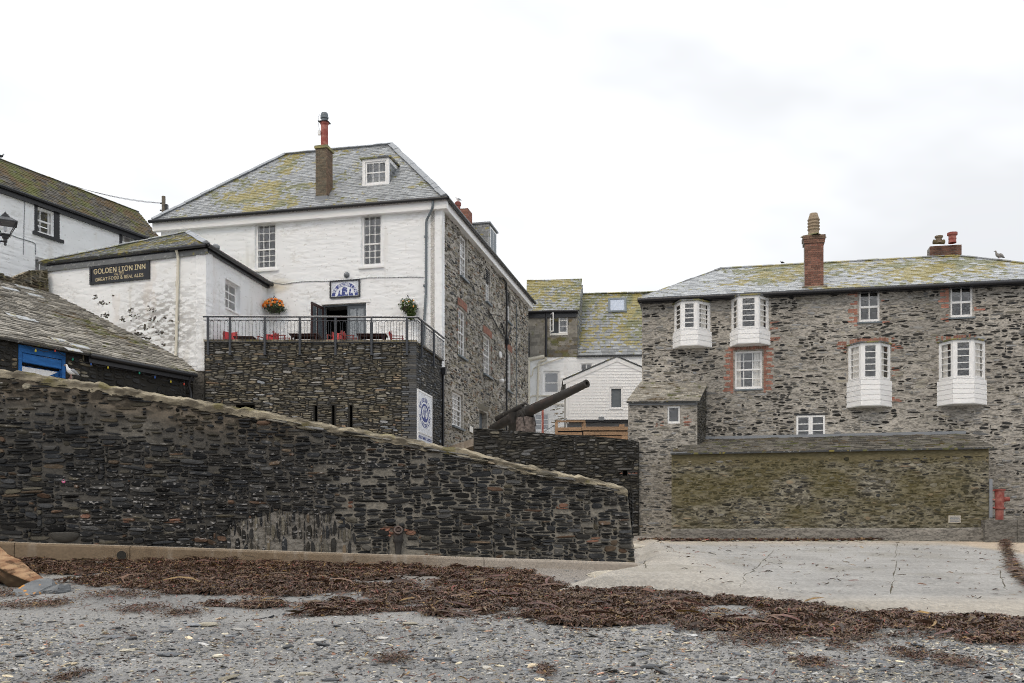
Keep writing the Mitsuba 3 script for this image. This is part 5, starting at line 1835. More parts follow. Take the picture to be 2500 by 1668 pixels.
MB().box(an_l, -0.2, an_l.len + 0.1, ZAW - 0.22, ZAW - 0.003, 0.003, 0.10, (0.13, -0.2)).build(child(annex, 'eaves_course'), 'm_slate')
gutter(annex, z3(K + ldir * 1.6 - kb * (o + .05), ZAE - .08), z3(KT - kb * .05, ZAE - .08), 0.075)
gutter(annex, z3(KT + an_r.n[:2] * .08, ZAE - .08), z3(RT + an_r.n[:2] * .08, ZAE - .10), 0.09)
MB().box(an_r, 0, an_r.len, ZAW - 0.12, ZAW + 0.1, 0.003, 0.13).build(child(annex, 'fascia'), 'm_black')
MB().box(an_l, 0, an_l.len, ZAW, ZAE - 0.05, -0.3, 0.02).build(child(annex, 'wall_plate'), 'm_black')
a_, _ = an_l.hit(438, 630)
tubes(annex, 'downpipe', bend([an_l.P(a_, ZAE - .1, 0.22), an_l.P(a_, ZAE - .35, 0.08), an_l.P(an_l.hit(434, 800)[0], an_l.hit(434, 800)[1], 0.08), an_l.P(*an_l.hit(432, 884), 0.08)]), 0.06, 'm_cream_pipe', label='cream downpipe')
for v in (693, 700, 790):
    MB().lathe(an_l.P(an_l.hit(435.5, v)[0], an_l.hit(435.5, v)[1], 0.08), [(0.08, 0), (0.08, .08)], 10).build(child(annex, 'pipe_collar'), 'm_cream_pipe', True)
vp = RJ * 0.25 + K * 0.75
pz = at(530, 614, vp[1])[2]
MB().lathe((vp[0] - 0.3, vp[1], ZAE), [(0.09, 0), (0.09, pz - ZAE + .1), (0.17, pz - ZAE + .12), (0.17, pz - ZAE + .22), (0.08, pz - ZAE + .3), (0, pz - ZAE + .3)], 14).build(child(annex, 'roof_vent'), 'm_lead', 30)
# name board
bd0 = an_l.hit(221, 690)
a0, z0 = an_l.hit(221.5, 697)
a1, z1 = an_l.hit(367.5, 637)
z1b = an_l.hit(221.5, 654)[1]
z1 = (z1 + z1b) / 2
nb = thing('name_board', 'long black board with gold lettering on the annex wall', 'sign')
MB().box(an_l, a0, a1, z0, z1, 0.02, 0.06).build(child(nb, 'board'), 'm_blackboard')
m = MB()
for q in ((a0, a0 + .09, z0, z1), (a1 - .09, a1, z0, z1), (a0 + .09, a1 - .09, z1 - .09, z1), (a0 + .09, a1 - .09, z0, z0 + .09)):
    m.box(an_l, *q, 0.061, 0.085)
m.build(child(nb, 'frame'), 'm_blackboard')
W_b, H_b, am = a1 - a0, z1 - z0, (a0 + a1) / 2


def fit(fr, s, width, h, a, z, w, parent, name, bsdf):
    v, f = text(fr, s, h, 0, 0, 0, 0.006, False, True)
    loc = np.stack([(v - fr.o) @ fr.d, (v - fr.o) @ fr.u, (v - fr.o) @ fr.n], 1)
    loc[:, 0] *= width / (loc[:, 0].max() - loc[:, 0].min())
    loc += [a, z, w]
    MB().add(fr.W(loc), f).build(child(parent, name), bsdf)


fit(an_l, 'GOLDEN LION INN', W_b * 0.86, H_b * 0.29, am, z0 + H_b * 0.565, 0.062, nb, 'lettering', 'm_gold')
fit(an_l, 'Est. 1715', W_b * 0.15, H_b * 0.125, am, z0 + H_b * 0.40, 0.062, nb, 'lettering', 'm_gold')
fit(an_l, 'GREAT FOOD & REAL ALES', W_b * 0.80, H_b * 0.19, am, z0 + H_b * 0.155, 0.062, nb, 'lettering', 'm_gold')

# ---------------------------------------------------------------- slate-roofed shed with the blue door
rng = np.random.default_rng(52)
S0, S1 = np.array([-17.0, 33.4]), np.array([-13.0, 40.0])
sd = (S1 - S0) / np.linalg.norm(S1 - S0)
sh = Fr(S0 - sd * 4, sd)
shl = np.linalg.norm(S1 - S0) + 4
shed = thing('shed', 'low dark slate shed with a rough slate roof and blue door', 'building')
ZSE = 8.63
d_a0, d_z1 = sh.hit(44, 842)
d_a1, _ = sh.hit(159, 842)
d_z1 = sh.hit(44, 841)[1]
wall(shed, 'wall', sh, sbox(0, 3.5, shl, ZSE - 0.12).difference(sbox(d_a0, 3.4, d_a1, d_z1)), 'm_joint', 0.4)


def look_shed(a, z):
    r = rng.random()
    if a < d_a1 + 0.9 and r < 0.35:
        return (rng.uniform(0.10, 0.2), rng.uniform(0.3, 0.6))
    if r < 0.12:
        return None
    return (rng.uniform(0.014, 0.036), rng.uniform(0.05, 0.35))


reg = sbox(0.0, 4.2, shl - 0.02, ZSE - 0.15).difference(sbox(d_a0 - .05, 3, d_a1 + .05, d_z1 + .05))
emit(shed, 'stone', 'small_stone', rubble(sh, reg, (0.075, 0.06), [(3, 1, 2), (4, 2, 3), (6, 2, 2), (5, 3, 2), (7, 4, 0.8)], look_shed, rng, gap=0.02, prot=(0.015, 0.05)), 'm_stone', 200)
# door
zt = d_z1
m = MB()
m.box(sh, d_a0 + .003, d_a0 + .13, 4.0, zt, -0.15, 0.02, (1.0, 0.5))
m.box(sh, d_a1 - .13, d_a1 - .003, 4.0, zt, -0.15, 0.02, (1.0, 0.5))
m.build(child(shed, 'door_frame', 'blue painted door frame'), 'm_wood')
MB().box(sh, d_a0 + .003, d_a1 - .003, zt - 0.25, zt, -0.12, 0.03, (1.0, 0.5)).build(child(shed, 'blue_plank'), 'm_wood')
lin = Fr(sh.P(d_a0 + .15, zt - 0.56, 0.0), sh.d + np.array([0, 0, -0.012]), (0, 0, 1))
MB().box(lin, 0, d_a1 - d_a0 - .3, 0, 0.29, -0.14, 0.01, (1.08, 0.5)).build(child(shed, 'blue_plank'), 'm_wood')
door = child(shed, 'door', 'blue plank door with dark gap above')
n = 9
for i in range(n):
    x0 = d_a0 + .13 + (d_a1 - d_a0 - .26) * i / n
    x1 = d_a0 + .13 + (d_a1 - d_a0 - .26) * (i + 1) / n - .012
    MB().box(sh, x0, x1, 4.0, zt - 0.66 - 0.015 * (i % 2), -0.2, -0.15, (rng.uniform(.75, .95), 0.5)).build(child(door, 'plank'), 'm_wood')
for (u0, v0, u1, v1, w) in ((60, 901, 74, 884, .24), (76, 906, 101, 889, .22), (92, 912, 138, 893, .22), (46, 897, 52, 888, .15)):
    A, B = np.array(sh.hit(u0, v0, -.15)), np.array(sh.hit(u1, v1, -.15))
    g = shapely.geometry.LineString([A - (B - A) * .3, B]).buffer(w, 3).intersection(sbox(d_a0 + .14, 4, d_a1 - .14, zt - .69))
    MB().prism(sh, g, -0.149, -0.144).build(child(door, 'white_paint_stroke'), 'm_white_paint')
MB().box(sh, 0.2, shl - .5, 3.5, ZSE - .2, -2.0, -1.9).build(child(shed, 'inner_wall'), 'm_interior')
# roof: plane through the eaves and its foot on the annex wall
up = np.array([-sd[1], sd[0]])
topR = np.array([-20.1, 43.75, 12.64])
eo = 0.30
rise = (topR[2] - ZSE) / ((topR[:2] - S1) @ up)
e0 = np.array([*(sh.o[:2] - up * eo), ZSE - rise * eo])
e1 = np.array([*(S1 + sd * 0.35 - up * eo), ZSE - rise * eo])
tl = np.array([*(topR[:2] - sd * 15), topR[2]])
foot_R = np.array([*(K + ldir * 1.15 - kb * .02), 0])
foot_R[2] = ZSE + rise * ((foot_R[:2] - S1) @ up)
tl[2] = topR[2]
cs = [e0, e1, foot_R, topR, tl]
fr = Fr(cs[0], cs[1] - cs[0], cs[-1] - cs[0])
poly = Polygon([((p - fr.o) @ fr.d, (p - fr.o) @ fr.u) for p in cs])
rk = child(shed, 'roof', 'uneven grey slate roof, some slates slipped')
MB().prism(fr, poly, -0.08, 0.0, (0.05, 0.0)).build(rk, 'm_slate')
slates(rk, fr, poly, rng, e=0.26, wr=(0.22, 0.55), lum=(0.13, 0.34), bsdf='m_mossslate', lichen=lambda P, a, t: float(np.clip(-0.02 + 0.012 * (a - 6) + 0.8 * (meshkit.fbm(np.array([[a * .6, t * .6, 2.0]]), 3, 9)[0] - .5), -.2, .5)), thick=0.024, jag=0.05)
for (u, v, w) in ((50, 780, .9), (70, 786, .8), (64, 708, .8), (30, 712, .7), (90, 727, .7), (150, 838, .6), (200, 853, .7), (185, 862, .6)):
    r = ray(u, v)
    p = E0 + ((fr.o - E0) @ fr.n) / (r @ fr.n) * r
    a, t = (p - fr.o) @ fr.d, (p - fr.o) @ fr.u
    f2 = Fr(fr.P(a, t, 0.045), fr.d + fr.u * rng.normal(0, .06), fr.u + fr.n * 0.03)
    MB().box(f2, -w / 2, w / 2, 0, 0.28, 0, 0.016, (0.40, 0.0)).build(child(rk, 'slipped_slate'), 'm_slate')
ga = sh.hit(207, 862)[0]
gutter(shed, sh.P(ga, ZSE - .22, eo + .03), sh.P(shl + 0.25, ZSE - .22, eo + .03), 0.08)
MB().box(sh, ga, shl + .2, ZSE - .45, ZSE - .24, eo - .1, eo - 0.06).build(child(shed, 'fascia'), 'm_black')
MB().box(sh, ga, shl, ZSE - .48, ZSE - .10, 0.06, 0.10).build(child(shed, 'wall_plate'), 'm_black')
pa = sh.hit(446, 910)
tubes(shed, 'downpipe', bend([sh.P(shl + 0.05, ZSE - .25, eo), sh.P(shl + .02, ZSE - .6, .12), sh.P(shl + .15, ZSE - 0.9, .12), sh.P(shl + .15, ZSE - 3, .12)]), 0.06, 'm_black')
# rubble stub of wall at its ridge
stub = thing('ridge_wall', 'crumbling mossy rubble wall along the ridge of the slate shed', 'wall')
sw = Fr((*(tl[:2] - sd * 1), 0), sd)
swl = 15.6
tops = [(0, topR[2] + .45), (10.5, topR[2] + .42), (12.5, topR[2] + .34), (14.2, topR[2] + .25), (15.0, topR[2] + .75), (swl + .2, topR[2] + .95), (swl + .3, topR[2] - .6)]
MB().prism(sw, Polygon([(0, topR[2] - 1.2), (swl + .3, topR[2] - 1.2)] + tops[::-1]), -0.5, 0.05).build(child(stub, 'mortar'), 'm_coping')
emit(stub, 'stone', 'small_stone', rubble(sw.shift(w=.05), Polygon([(6, topR[2] - .1), (swl + .2, topR[2] - .1)] + [(a, z + .02) for a, z in tops[::-1] if a > 6]), (0.08, 0.06), [(3, 1, 2), (4, 2, 3), (5, 2, 2)], lambda a, z: (rng.uniform(.03, .12), rng.uniform(.3, .62)), rng, gap=.02, prot=(.02, .1)), 'm_mossstone', 80)
# fairy lights
fl = thing('fairy_lights', 'string of coloured bulbs hung along the shed wall', 'string lights')
bl = [(87, 855, 'yellow'), (134.5, 855, 'red'), (177.5, 876, 'green'), (222, 888, 'blue'), (263.5, 896.5, 'yellow'), (304, 897, 'red'), (340.5, 910, 'green'), (378, 921, 'blue'), (417, 931.5, 'yellow'), (449.5, 937.5, 'red')]
P_ = [sh.P(*sh.hit(u, v - 5, 0.2), 0.2) for u, v, _ in bl]
pts = [P_[0] + np.array([-.8, -1.3, 0.25])]
for A, B in zip(P_[:-1], P_[1:]):
    pts += list(sag(A, B, 0.12, 6)[:-1])
pts.append(P_[-1])
MB().tube(pts, 0.012, 5).build(child(fl, 'cable'), 'm_black', True)
for (u, v, c), p in zip(bl, P_):
    MB().lathe(p - [0, 0, 0.17], [(0, 0.03), (0.022, 0.035), (0.034, 0.06), (0.022, 0.11), (0.016, 0.13)], 10).build(child(fl, 'bulb', c + ' bulb'), 'm_bulb_' + c, True)
    MB().lathe(p - [0, 0, 0.045], [(0.022, 0), (0.024, 0.05), (0, 0.05)], 8).build(child(fl, 'bulb_holder'), 'm_black', True)

# ---------------------------------------------------------------- cottage behind, with black window surrounds
rng = np.random.default_rng(53)
c0, c1 = np.array([-22.9, 44.8]), np.array([-18.72, 53.0])
cd = (c1 - c0) / np.linalg.norm(c1 - c0)
co = Fr(c0 - cd * 5, cd)
cl = np.linalg.norm(c1 - c0) + 5
cot = thing('cottage', 'white cottage with mossy brown slate roof and black window surrounds', 'building')
ZCE = 17.74
cw = []
for (u0, u1, v0, v1) in ((92, 131, 506, 569), (298, 330, 570, 612), (86, 126, 626, 690)):
    a0, za = co.hit(u0, v0)
    a1, _ = co.hit(u1, v0)
    z0 = co.hit(u0, v1 - 2)[1]
    z1 = co.hit(u0, v0)[1]
    cw.append((a0, a1, z0, z1))
cw[2] = (cw[2][0], cw[2][1] + .5, cw[2][2] - 1, cw[2][3])
wall(cot, 'front_wall', co, sbox(0, 8, cl, ZCE - 0.05).difference(unary_union([sbox(a, z, b, t) for a, b, z, t in cw])), 'm_whitewash', 0.4)
for i, (a0, a1, z0, z1) in enumerate(cw):
    window(cot, co, a0, a1, z0, z1, 3, (1, 1), back=0.10, fw=0.07, bw=0.035, xs=[0.2, 0.8], mid=0.5)
    if i < 2:
        m = MB()
        m.box(co, a0 - .18, a0 - .01, z0 - .02, z1 + .20, -.1, 0.02)
        m.box(co, a1 + .01, a1 + .32, z0 - .02, z1 + .20, -.1, 0.02)
        m.box(co, a0 - .01, a1 + .01, z1 + .01, z1 + .20, -.1, 0.02)
        m.build(child(cot, 'window_surround', 'black window surround'), 'm_black')
        MB().box(co, a0 - .28, a1 + .50, z0 - .17, z0 - .02, -.1, 0.10).build(child(cot, 'sill'), 'm_black')
MB().box(co, 0.3, cl - .3, 8, ZCE - .2, -3.0, -2.9).build(child(cot, 'inner_wall'), 'm_interior')
cup = np.array([-cd[1], cd[0]])
rd, rz = 1.65, 19.6
rr = 1.62
ro = 0.28
sl = (rz - ZCE) / rd
E0_ = np.array([*(co.o[:2] - cup * ro), ZCE - sl * ro * 0.4])
E1_ = np.array([*(c1 + cd * .22 - cup * ro), ZCE - sl * ro * 0.4])
R0_, R1_ = np.array([*(co.o[:2] + cup * rd), rz]), np.array([*(c1 + cd * .22 + cup * rd), rz])
roof_plane(cot, [E0_, E1_, R1_, R0_], rng, 'roof', 'slate roof covered with brown and green moss', e=0.17, wr=(0.2, 0.34), lum=(0.055, 0.12), lichen=lambda P, a, t: float(np.clip(0.26 + 0.10 * (t / 2.4) + 0.9 * (meshkit.fbm(np.array([[a * .6, t * .9, 7.0]]), 3, 4)[0] - .47), -.2, .6)), thick=0.014, bsdf='m_mossslate')
b0, b1 = R0_ + np.array([*(cup * rd), rz * 0 - (rz - ZCE)]), R1_ + np.array([*(cup * rd), -(rz - ZCE)])
MB().slab([R0_, R1_, b1, b0], 0.06, (0.09, 0.2)).build(child(cot, 'rear_slope'), 'm_slate')
MB().slab([(*c1, 8), (*(c1 + cup * 2 * rd), 8), (*(c1 + cup * 2 * rd), ZCE - .1), (*(c1 + cup * rd), rz - .08), (*c1, ZCE - .1)], 0.3).build(child(cot, 'gable'), 'm_whitewash')
ridge_run(cot, R0_ + [0, 0, .02], R1_ + [0, 0, .02], rng, w=0.11, uv=(0.20, 0.35), l=0.5)
MB().box(co, 0, cl + .15, ZCE - .36, ZCE - .10, 0.01, 0.16).build(child(cot, 'fascia'), 'm_black')
gutter(cot, co.P(0, ZCE - .10, 0.25), co.P(cl + .2, ZCE - .10, 0.25), 0.075)
tubes(cot, 'cable', [co.P(*co.hit(u, v), 0.02) for u, v in ((26, 574), (40, 580), (57, 585), (80, 592), (86, 597), (86, 622))], 0.014, 'm_grey_pipe', 5)
tubes(cot, 'cable', [co.P(*co.hit(u, v), 0.02) for u, v in ((60.5, 478), (58.5, 540), (56.5, 622))], 0.014, 'm_lead', 5)

# lantern on the post at the wall
p = at(13, 575, 26.5)
lt = thing('street_lamp', 'black lantern on a scrolled bracket over the harbour wall', 'street lamp')
s = 26.5 / F * 1.0
zt_, zb_ = at(13, 537, 26.5)[2], at(13, 573, 26.5)[2]
yaw = Fr((p[0], p[1], 0), (math.cos(.5), math.sin(.5)))
rt, rb_ = 0.245, 0.105
cor = [(1, 1), (-1, 1), (-1, -1), (1, -1)]
zmid = at(13, 546, 26.5)[2]
gl = child(lt, 'lantern')
m = MB()
for x, y in cor:
    m.tube([WORLD.W([yaw.P(x * rb_, 0, y * rb_) * [1, 1, 0] + [0, 0, zb_]])[0], yaw.P(x * rt, 0, y * rt) * [1, 1, 0] + [0, 0, zmid]], 0.013, 5)
m.box(yaw, -rb_ - .02, rb_ + .02, zb_ - .03, zb_, -rb_ - .02, rb_ + .02)
m.build(gl, 'm_black')
for (x0, y0), (x1, y1) in zip(cor, cor[1:] + cor[:1]):
    q = [yaw.P(x0 * rb_, 0, y0 * rb_) * [1, 1, 0] + [0, 0, zb_], yaw.P(x1 * rb_, 0, y1 * rb_) * [1, 1, 0] + [0, 0, zb_], yaw.P(x1 * rt, 0, y1 * rt) * [1, 1, 0] + [0, 0, zmid], yaw.P(x0 * rt, 0, y0 * rt) * [1, 1, 0] + [0, 0, zmid]]
    MB().add(q, [[0, 1, 2, 3]]).build(child(lt, 'pane'), 'm_glass')
hz = at(13, 516, 26.5)[2] - zmid
rf = []
m = MB()
prof = [(rt + .04, 0), (rt + .04, .03), (0.16, hz * .38), (0.10, hz * .5), (0.10, hz * .58), (0.075, hz * .62), (0.07, hz * .72), (0.03, hz * .75), (0.035, hz * .85), (0.012, hz * .9), (0.004, hz)]
n = 4
a45 = math.atan2(yaw.d[1], yaw.d[0]) + math.pi / 4
v = np.vstack([[[p[0] + r * 1.41 * math.cos(a45 + i * math.pi / 2), p[1] + r * 1.41 * math.sin(a45 + i * math.pi / 2), zmid + h] for i in range(4)] for r, h in prof])
f = [[k * 4 + i, k * 4 + (i + 1) % 4, (k + 1) * 4 + (i + 1) % 4, (k + 1) * 4 + i] for k in range(len(prof) - 1) for i in range(4)]
m.add(v, f)
m.add(v[:4], [[3, 2, 1, 0]])
m.build(child(lt, 'roof'), 'm_black')
MB().lathe((p[0], p[1], zb_ - .22), [(0.0, -.08), (0.035, -.06), (0.03, 0), (0.05, .03), (0.05, .1), (0.08, .12), (0.09, .2), (0.0, .2)], 12).build(child(lt, 'stem'), 'm_black', 30)
post = at(-8, HV, 26.3)
MB().tube(bend([(p[0], p[1], zb_ - .19), (p[0] - .14, p[1], zb_ - .17), (post[0] + .05, post[1], zb_ - .3)]), 0.025, 8).build(child(lt, 'bracket'), 'm_black', True)
MB().tube([(post[0], post[1], 3.5), (post[0], post[1], zb_ - .22)], [0.06, 0.045], 10).build(child(lt, 'post'), 'm_black', True)
MB().ball((p[0], p[1], (zb_ + zmid) / 2), (0.05, .05, .08), 1).build(child(lt, 'bulb'), 'm_sign_white', True)

# telegraph pole and wires
tp = at(399.5, 480, 56)
pole = thing('telegraph_pole', 'mossy wooden telegraph pole rising behind the inn', 'pole')
MB().tube([(tp[0], tp[1], 8), tp], [0.13, 0.105], 12, (1.0, 0.75)).build(child(pole, 'shaft'), 'm_wood', True)
MB().box(Fr((tp[0], tp[1], 0), (1, 0)), 0.12, 0.24, at(0, 515, 56)[2], at(0, 500, 56)[2], -.1, .1).build(child(pole, 'junction_box'), 'm_black')
for z in (0.35, 0.75):
    MB().box(Fr((tp[0], tp[1], 0), (1, 0)), -0.2, -0.08, tp[2] - z - .06, tp[2] - z, -.03, .03).build(child(pole, 'bracket'), 'm_black')
w1 = thing('overhead_wire', 'pair of thin overhead wires from the pole across to the cottage ridge', 'wire')
MB().tube(sag(tp - [0.2, 0, .35], at(-30, 380, 40), 0.35), 0.011, 5).build(child(w1, 'strand'), 'm_black', True)
MB().tube(sag(tp - [0.2, 0, .38], at(120, 432, 48), 0.25), 0.011, 5).build(child(w1, 'strand'), 'm_black', True)
# ---------------------------------------------------------------- big stone house on the slipway
rng = np.random.default_rng(61)
H0 = np.array([5.18, 40.0])
hd = np.array([0.98, -0.199])
hs = Fr((*H0, 0), hd)
HLEN = 16.6
house = thing('stone_house', 'large stone house with white oriel windows above the slipway', 'building')
bk_d = -hs.n[:2]
ZHE = 11.38        # wall top
hw_ = {}


def hrect(u0, u1, v0, v1, fr=hs, w=0.0):
    um, vm = (u0 + u1) / 2, (v0 + v1) / 2
    a0, _ = fr.hit(u0, vm, w)
    a1, _ = fr.hit(u1, vm, w)
    _, z1 = fr.hit(um, v0, w)
    _, z0 = fr.hit(um, v1, w)
    return a0, a1, z0, z1


plain = {'sash': hrect(1794, 1861, 857, 950), 'low': hrect(1944, 2014.5, 1014, 1075), 'top1': hrect(2097.5, 2148, 709, 786), 'top2': hrect(2320.5, 2375, 697, 775)}
bays = [dict(u=(1646, 1663, 1703, 1734), vt=735, vs=805, vb=843), dict(u=(1785.5, 1803, 1852, 1876.6), vt=722, vs=803, vb=837.5),
        dict(u=(2071, 2102, 2148, 2173.5), vt=837, vs=926, vb=989.5), dict(u=(2292, 2327, 2377, 2405), vt=829.5, vs=924, vb=984.5)]
PB = 0.55
for b in bays:
    uL, uA, uB, uR = b['u']
    vm = (b['vt'] + b['vs']) / 2
    b['a'] = (hs.hit(uL, vm)[0], hs.hit(uA, vm, PB)[0], hs.hit(uB, vm, PB)[0], hs.hit(uR, vm)[0])
    um = (uA + uB) / 2
    b['z'] = (hs.hit(um, b['vb'], PB)[1], hs.hit(um, b['vs'], PB)[1], hs.hit(um, b['vt'], PB)[1])
holes = [sbox(r[0], r[2], r[1], r[3]) for r in plain.values()] + [sbox(b['a'][0] + .1, b['z'][1], b['a'][3] - .1, b['z'][2] - .05) for b in bays]
hp = sbox(0, 1.0, HLEN, ZHE).difference(unary_union(holes))
kw = wall(house, 'front_wall', hs, hp, 'm_mortar_house', 0.5, 'rubble wall of grey and black stone in pale mortar', (0.95, .5))
zones = [sbox(r[0] - .04, r[2] - .06, r[1] + .04, r[3] + .05) for r in plain.values()] + [sbox(b['a'][0] - .03, b['z'][0] - .03, b['a'][3] + .03, b['z'][2] + .08) for b in bays]
# brick dressings
bk = []


def quoins(r, side, drop, lum=(0.12, 0.19), w=(0.12, 0.36), h=0.075, pad=0.05):
    z = r[2] - 0.15
    i = 0
    while z < r[3] + 0.02:
        wd = (w[1] if i % 3 else w[0]) * rng.uniform(0.75, 1.15)
        if rng.random() > drop:
            nb_ = 2 if wd > 0.25 else 1
            for q in range(nb_):
                x0 = (r[0] - pad - wd + wd * q / nb_) if side < 0 else (r[1] + pad + wd * q / nb_)
                m = MB()
                m.box(hs, x0, x0 + wd / nb_ - 0.012, z, z + h - 0.012, -0.02, rng.uniform(0.006, 0.016))
                vv, ff, _ = m.mesh()
                bk.append((1, vv, ff, (rng.uniform(*lum), rng.uniform(0.88, 1.0))))
        z += h
        i += 1


def soldier(x0, x1, z, drop, h=0.22):
    n = int((x1 - x0) / 0.085)
    for i in range(n):
        if rng.random() < drop:
            continue
        x = x0 + (x1 - x0) * i / n
        m = MB()
        m.box(hs, x, x + 0.074, z + rng.normal(0, .008), z + h * rng.uniform(.8, 1.05), -0.02, rng.uniform(0.006, 0.016))
        vv, ff, _ = m.mesh()
        bk.append((1, vv, ff, (rng.uniform(0.11, 0.19), rng.uniform(0.85, 0.98))))


quoins(plain['sash'], -1, 0.05)
quoins(plain['sash'], 1, 0.05)
soldier(plain['sash'][0] - .25, plain['sash'][1] + .25, plain['sash'][3] + 0.05, 0.0, 0.12)
quoins(plain['top1'], -1, 0.40, (.17, .25))
quoins(plain['top1'], 1, 0.80, (.17, .25))
quoins(plain['top2'], -1, 0.34, (.17, .25))
quoins(plain['top2'], 1, 0.75, (.17, .25))
b = bays[2]
soldier(b['a'][0] + .05, b['a'][3] - .05, b['z'][2] + 0.06, 0.1)
for s_ in (-1, 1):
    quoins((b['a'][0], b['a'][3], b['z'][2] - .1, b['z'][2] + .25), s_, .45)
b = bays[3]
soldier(b['a'][0] - .1, b['a'][3] - .3, b['z'][2] + 0.10, 0.25, 0.2)
quoins((bays[2]['a'][0], bays[2]['a'][3], bays[2]['z'][0], bays[2]['z'][2]), 1, 0.8)
quoins((bays[1]['a'][0], bays[1]['a'][3], bays[1]['z'][0], bays[1]['z'][2]), 1, 0.82)
emit(kw, 'brick', 'bricks', bk, 'm_stone', 300)
bzone = [sbox(plain[k][0] - .40, plain[k][2] - .1, plain[k][1] + .40, plain[k][3] + .2) for k in ('sash',)] + [sbox(plain[k][0] - .36, plain[k][2] - .08, plain[k][0], plain[k][3]) for k in ('top1', 'top2')] + [sbox(bays[2]['a'][0], bays[2]['z'][2], bays[2]['a'][3], bays[2]['z'][2] + .3)]
low_r = sbox(hs.hit(1640, 1100)[0], 0.9, hs.hit(2414, 1100)[0], 4.6)
reg = sbox(0.02, 1.1, HLEN - .1, ZHE - 0.1).difference(unary_union(zones + bzone + [low_r, sbox(-1, 0, 2.4, 7.4)]))


def look_house(a, z):
    r = rng.random()
    p = nz2(a * 0.42 + 2, z * 0.75, 7) * 0.65 + nz2(a * 1.1, z * 1.6, 8) * 0.35
    pale = smooth01(0.42, 0.64, p)
    bias = 0.14 * (a > 10.5) - 0.10 * (z < 6)
    cl = smooth01(.44, .62, nz2(a * 0.9 + 30, z * 1.3, 11) * .6 + nz2(a * 2.2, z * 3.0, 12) * .4)
    if r < 0.40 + 0.18 * pale + .4 * bias - .12 * cl:
        return None
    dk = np.clip(0.34 + .62 * cl - .24 * pale - bias, .10, .94)
    if rng.random() > dk:
        return (rng.uniform(0.12, 0.34), rng.uniform(0.14, 0.42))
    return (rng.uniform(0.007, 0.034), rng.uniform(0.1, 0.38))


pcs = rubble(hs, reg, (0.065, 0.042), [(3, 1, 3), (5, 1, 3), (7, 1, 1.5), (4, 2, 3), (6, 2, 2.4), (5, 3, 1.0), (8, 3, .5), (2, 1, 2)], look_house, rng, gap=0.014, prot=(0.006, 0.035), wobble=0.10, sharp=2.3)
emit(kw, 'stone', 'rubble', pcs, 'm_stone')
for A, B in ((H0 + hd * HLEN, H0 + hd * HLEN + bk_d * 7.0), (H0 + hd * HLEN + bk_d * 7, H0 + bk_d * 7.0), (H0 + bk_d * 7, H0)):
    fr = between(A, B)
    MB().prism(fr, sbox(0.5, 1.0, fr.len - 0.5, ZHE), -0.5, 0.0, (0.8, .5)).build(child(house, 'rear_wall'), 'm_mortar_house')
MB().slab([(*p, ZHE - .1) for p in (H0 + hd * .6 + bk_d * .6, H0 + hd * 16 + bk_d * .6, H0 + hd * 16 + bk_d * 6.4, H0 + hd * .6 + bk_d * 6.4)], 0.15).build(child(house, 'ceiling'), 'm_interior')
MB().slab([(*p, 7.5) for p in (H0 + hd * .6 + bk_d * .6, H0 + hd * 16 + bk_d * .6, H0 + hd * 16 + bk_d * 6.4, H0 + hd * .6 + bk_d * 6.4)], 0.15).build(child(house, 'floor'), 'm_interior')
MB().box(hs, 0.6, 16, 1, ZHE - .3, -2.6, -2.5).build(child(house, 'inner_wall'), 'm_interior')
# windows
r = plain['sash']
window(house, hs, *r, 3, (2, 2), back=0.07, fw=0.07, bw=0.03, mid=0.5, sill=(0.02, 0.06, 0.05, 'm_grey_pipe'), curtain=[(0.03, 0.24, -0.02), (0.64, 0.97, 0.07)], xs=[.30, .67])
r = plain['low']
xm = (r[0] + r[1]) / 2
window(house, hs, r[0], xm - .002, r[2], r[3], 1, 3, back=0.02, fw=0.075, bw=0.035, sash=False)
window(house, hs, xm + .002, r[1], r[2], r[3], 1, 3, back=0.02, fw=0.075, bw=0.035, sash=False)
MB().box(hs, r[0] - .08, r[1] + .08, r[3] + .01, r[3] + .06, -0.05, 0.02).build(child(house, 'lintel'), 'm_black')
for n_ in ('top1', 'top2'):
    r = plain[n_]
    window(house, hs, *r, 2, (1, 1), back=0.06, fw=0.07, bw=0.04, mid=0.46, sill=(0.08, 0.06, 0.06, 'm_grey_pipe'))


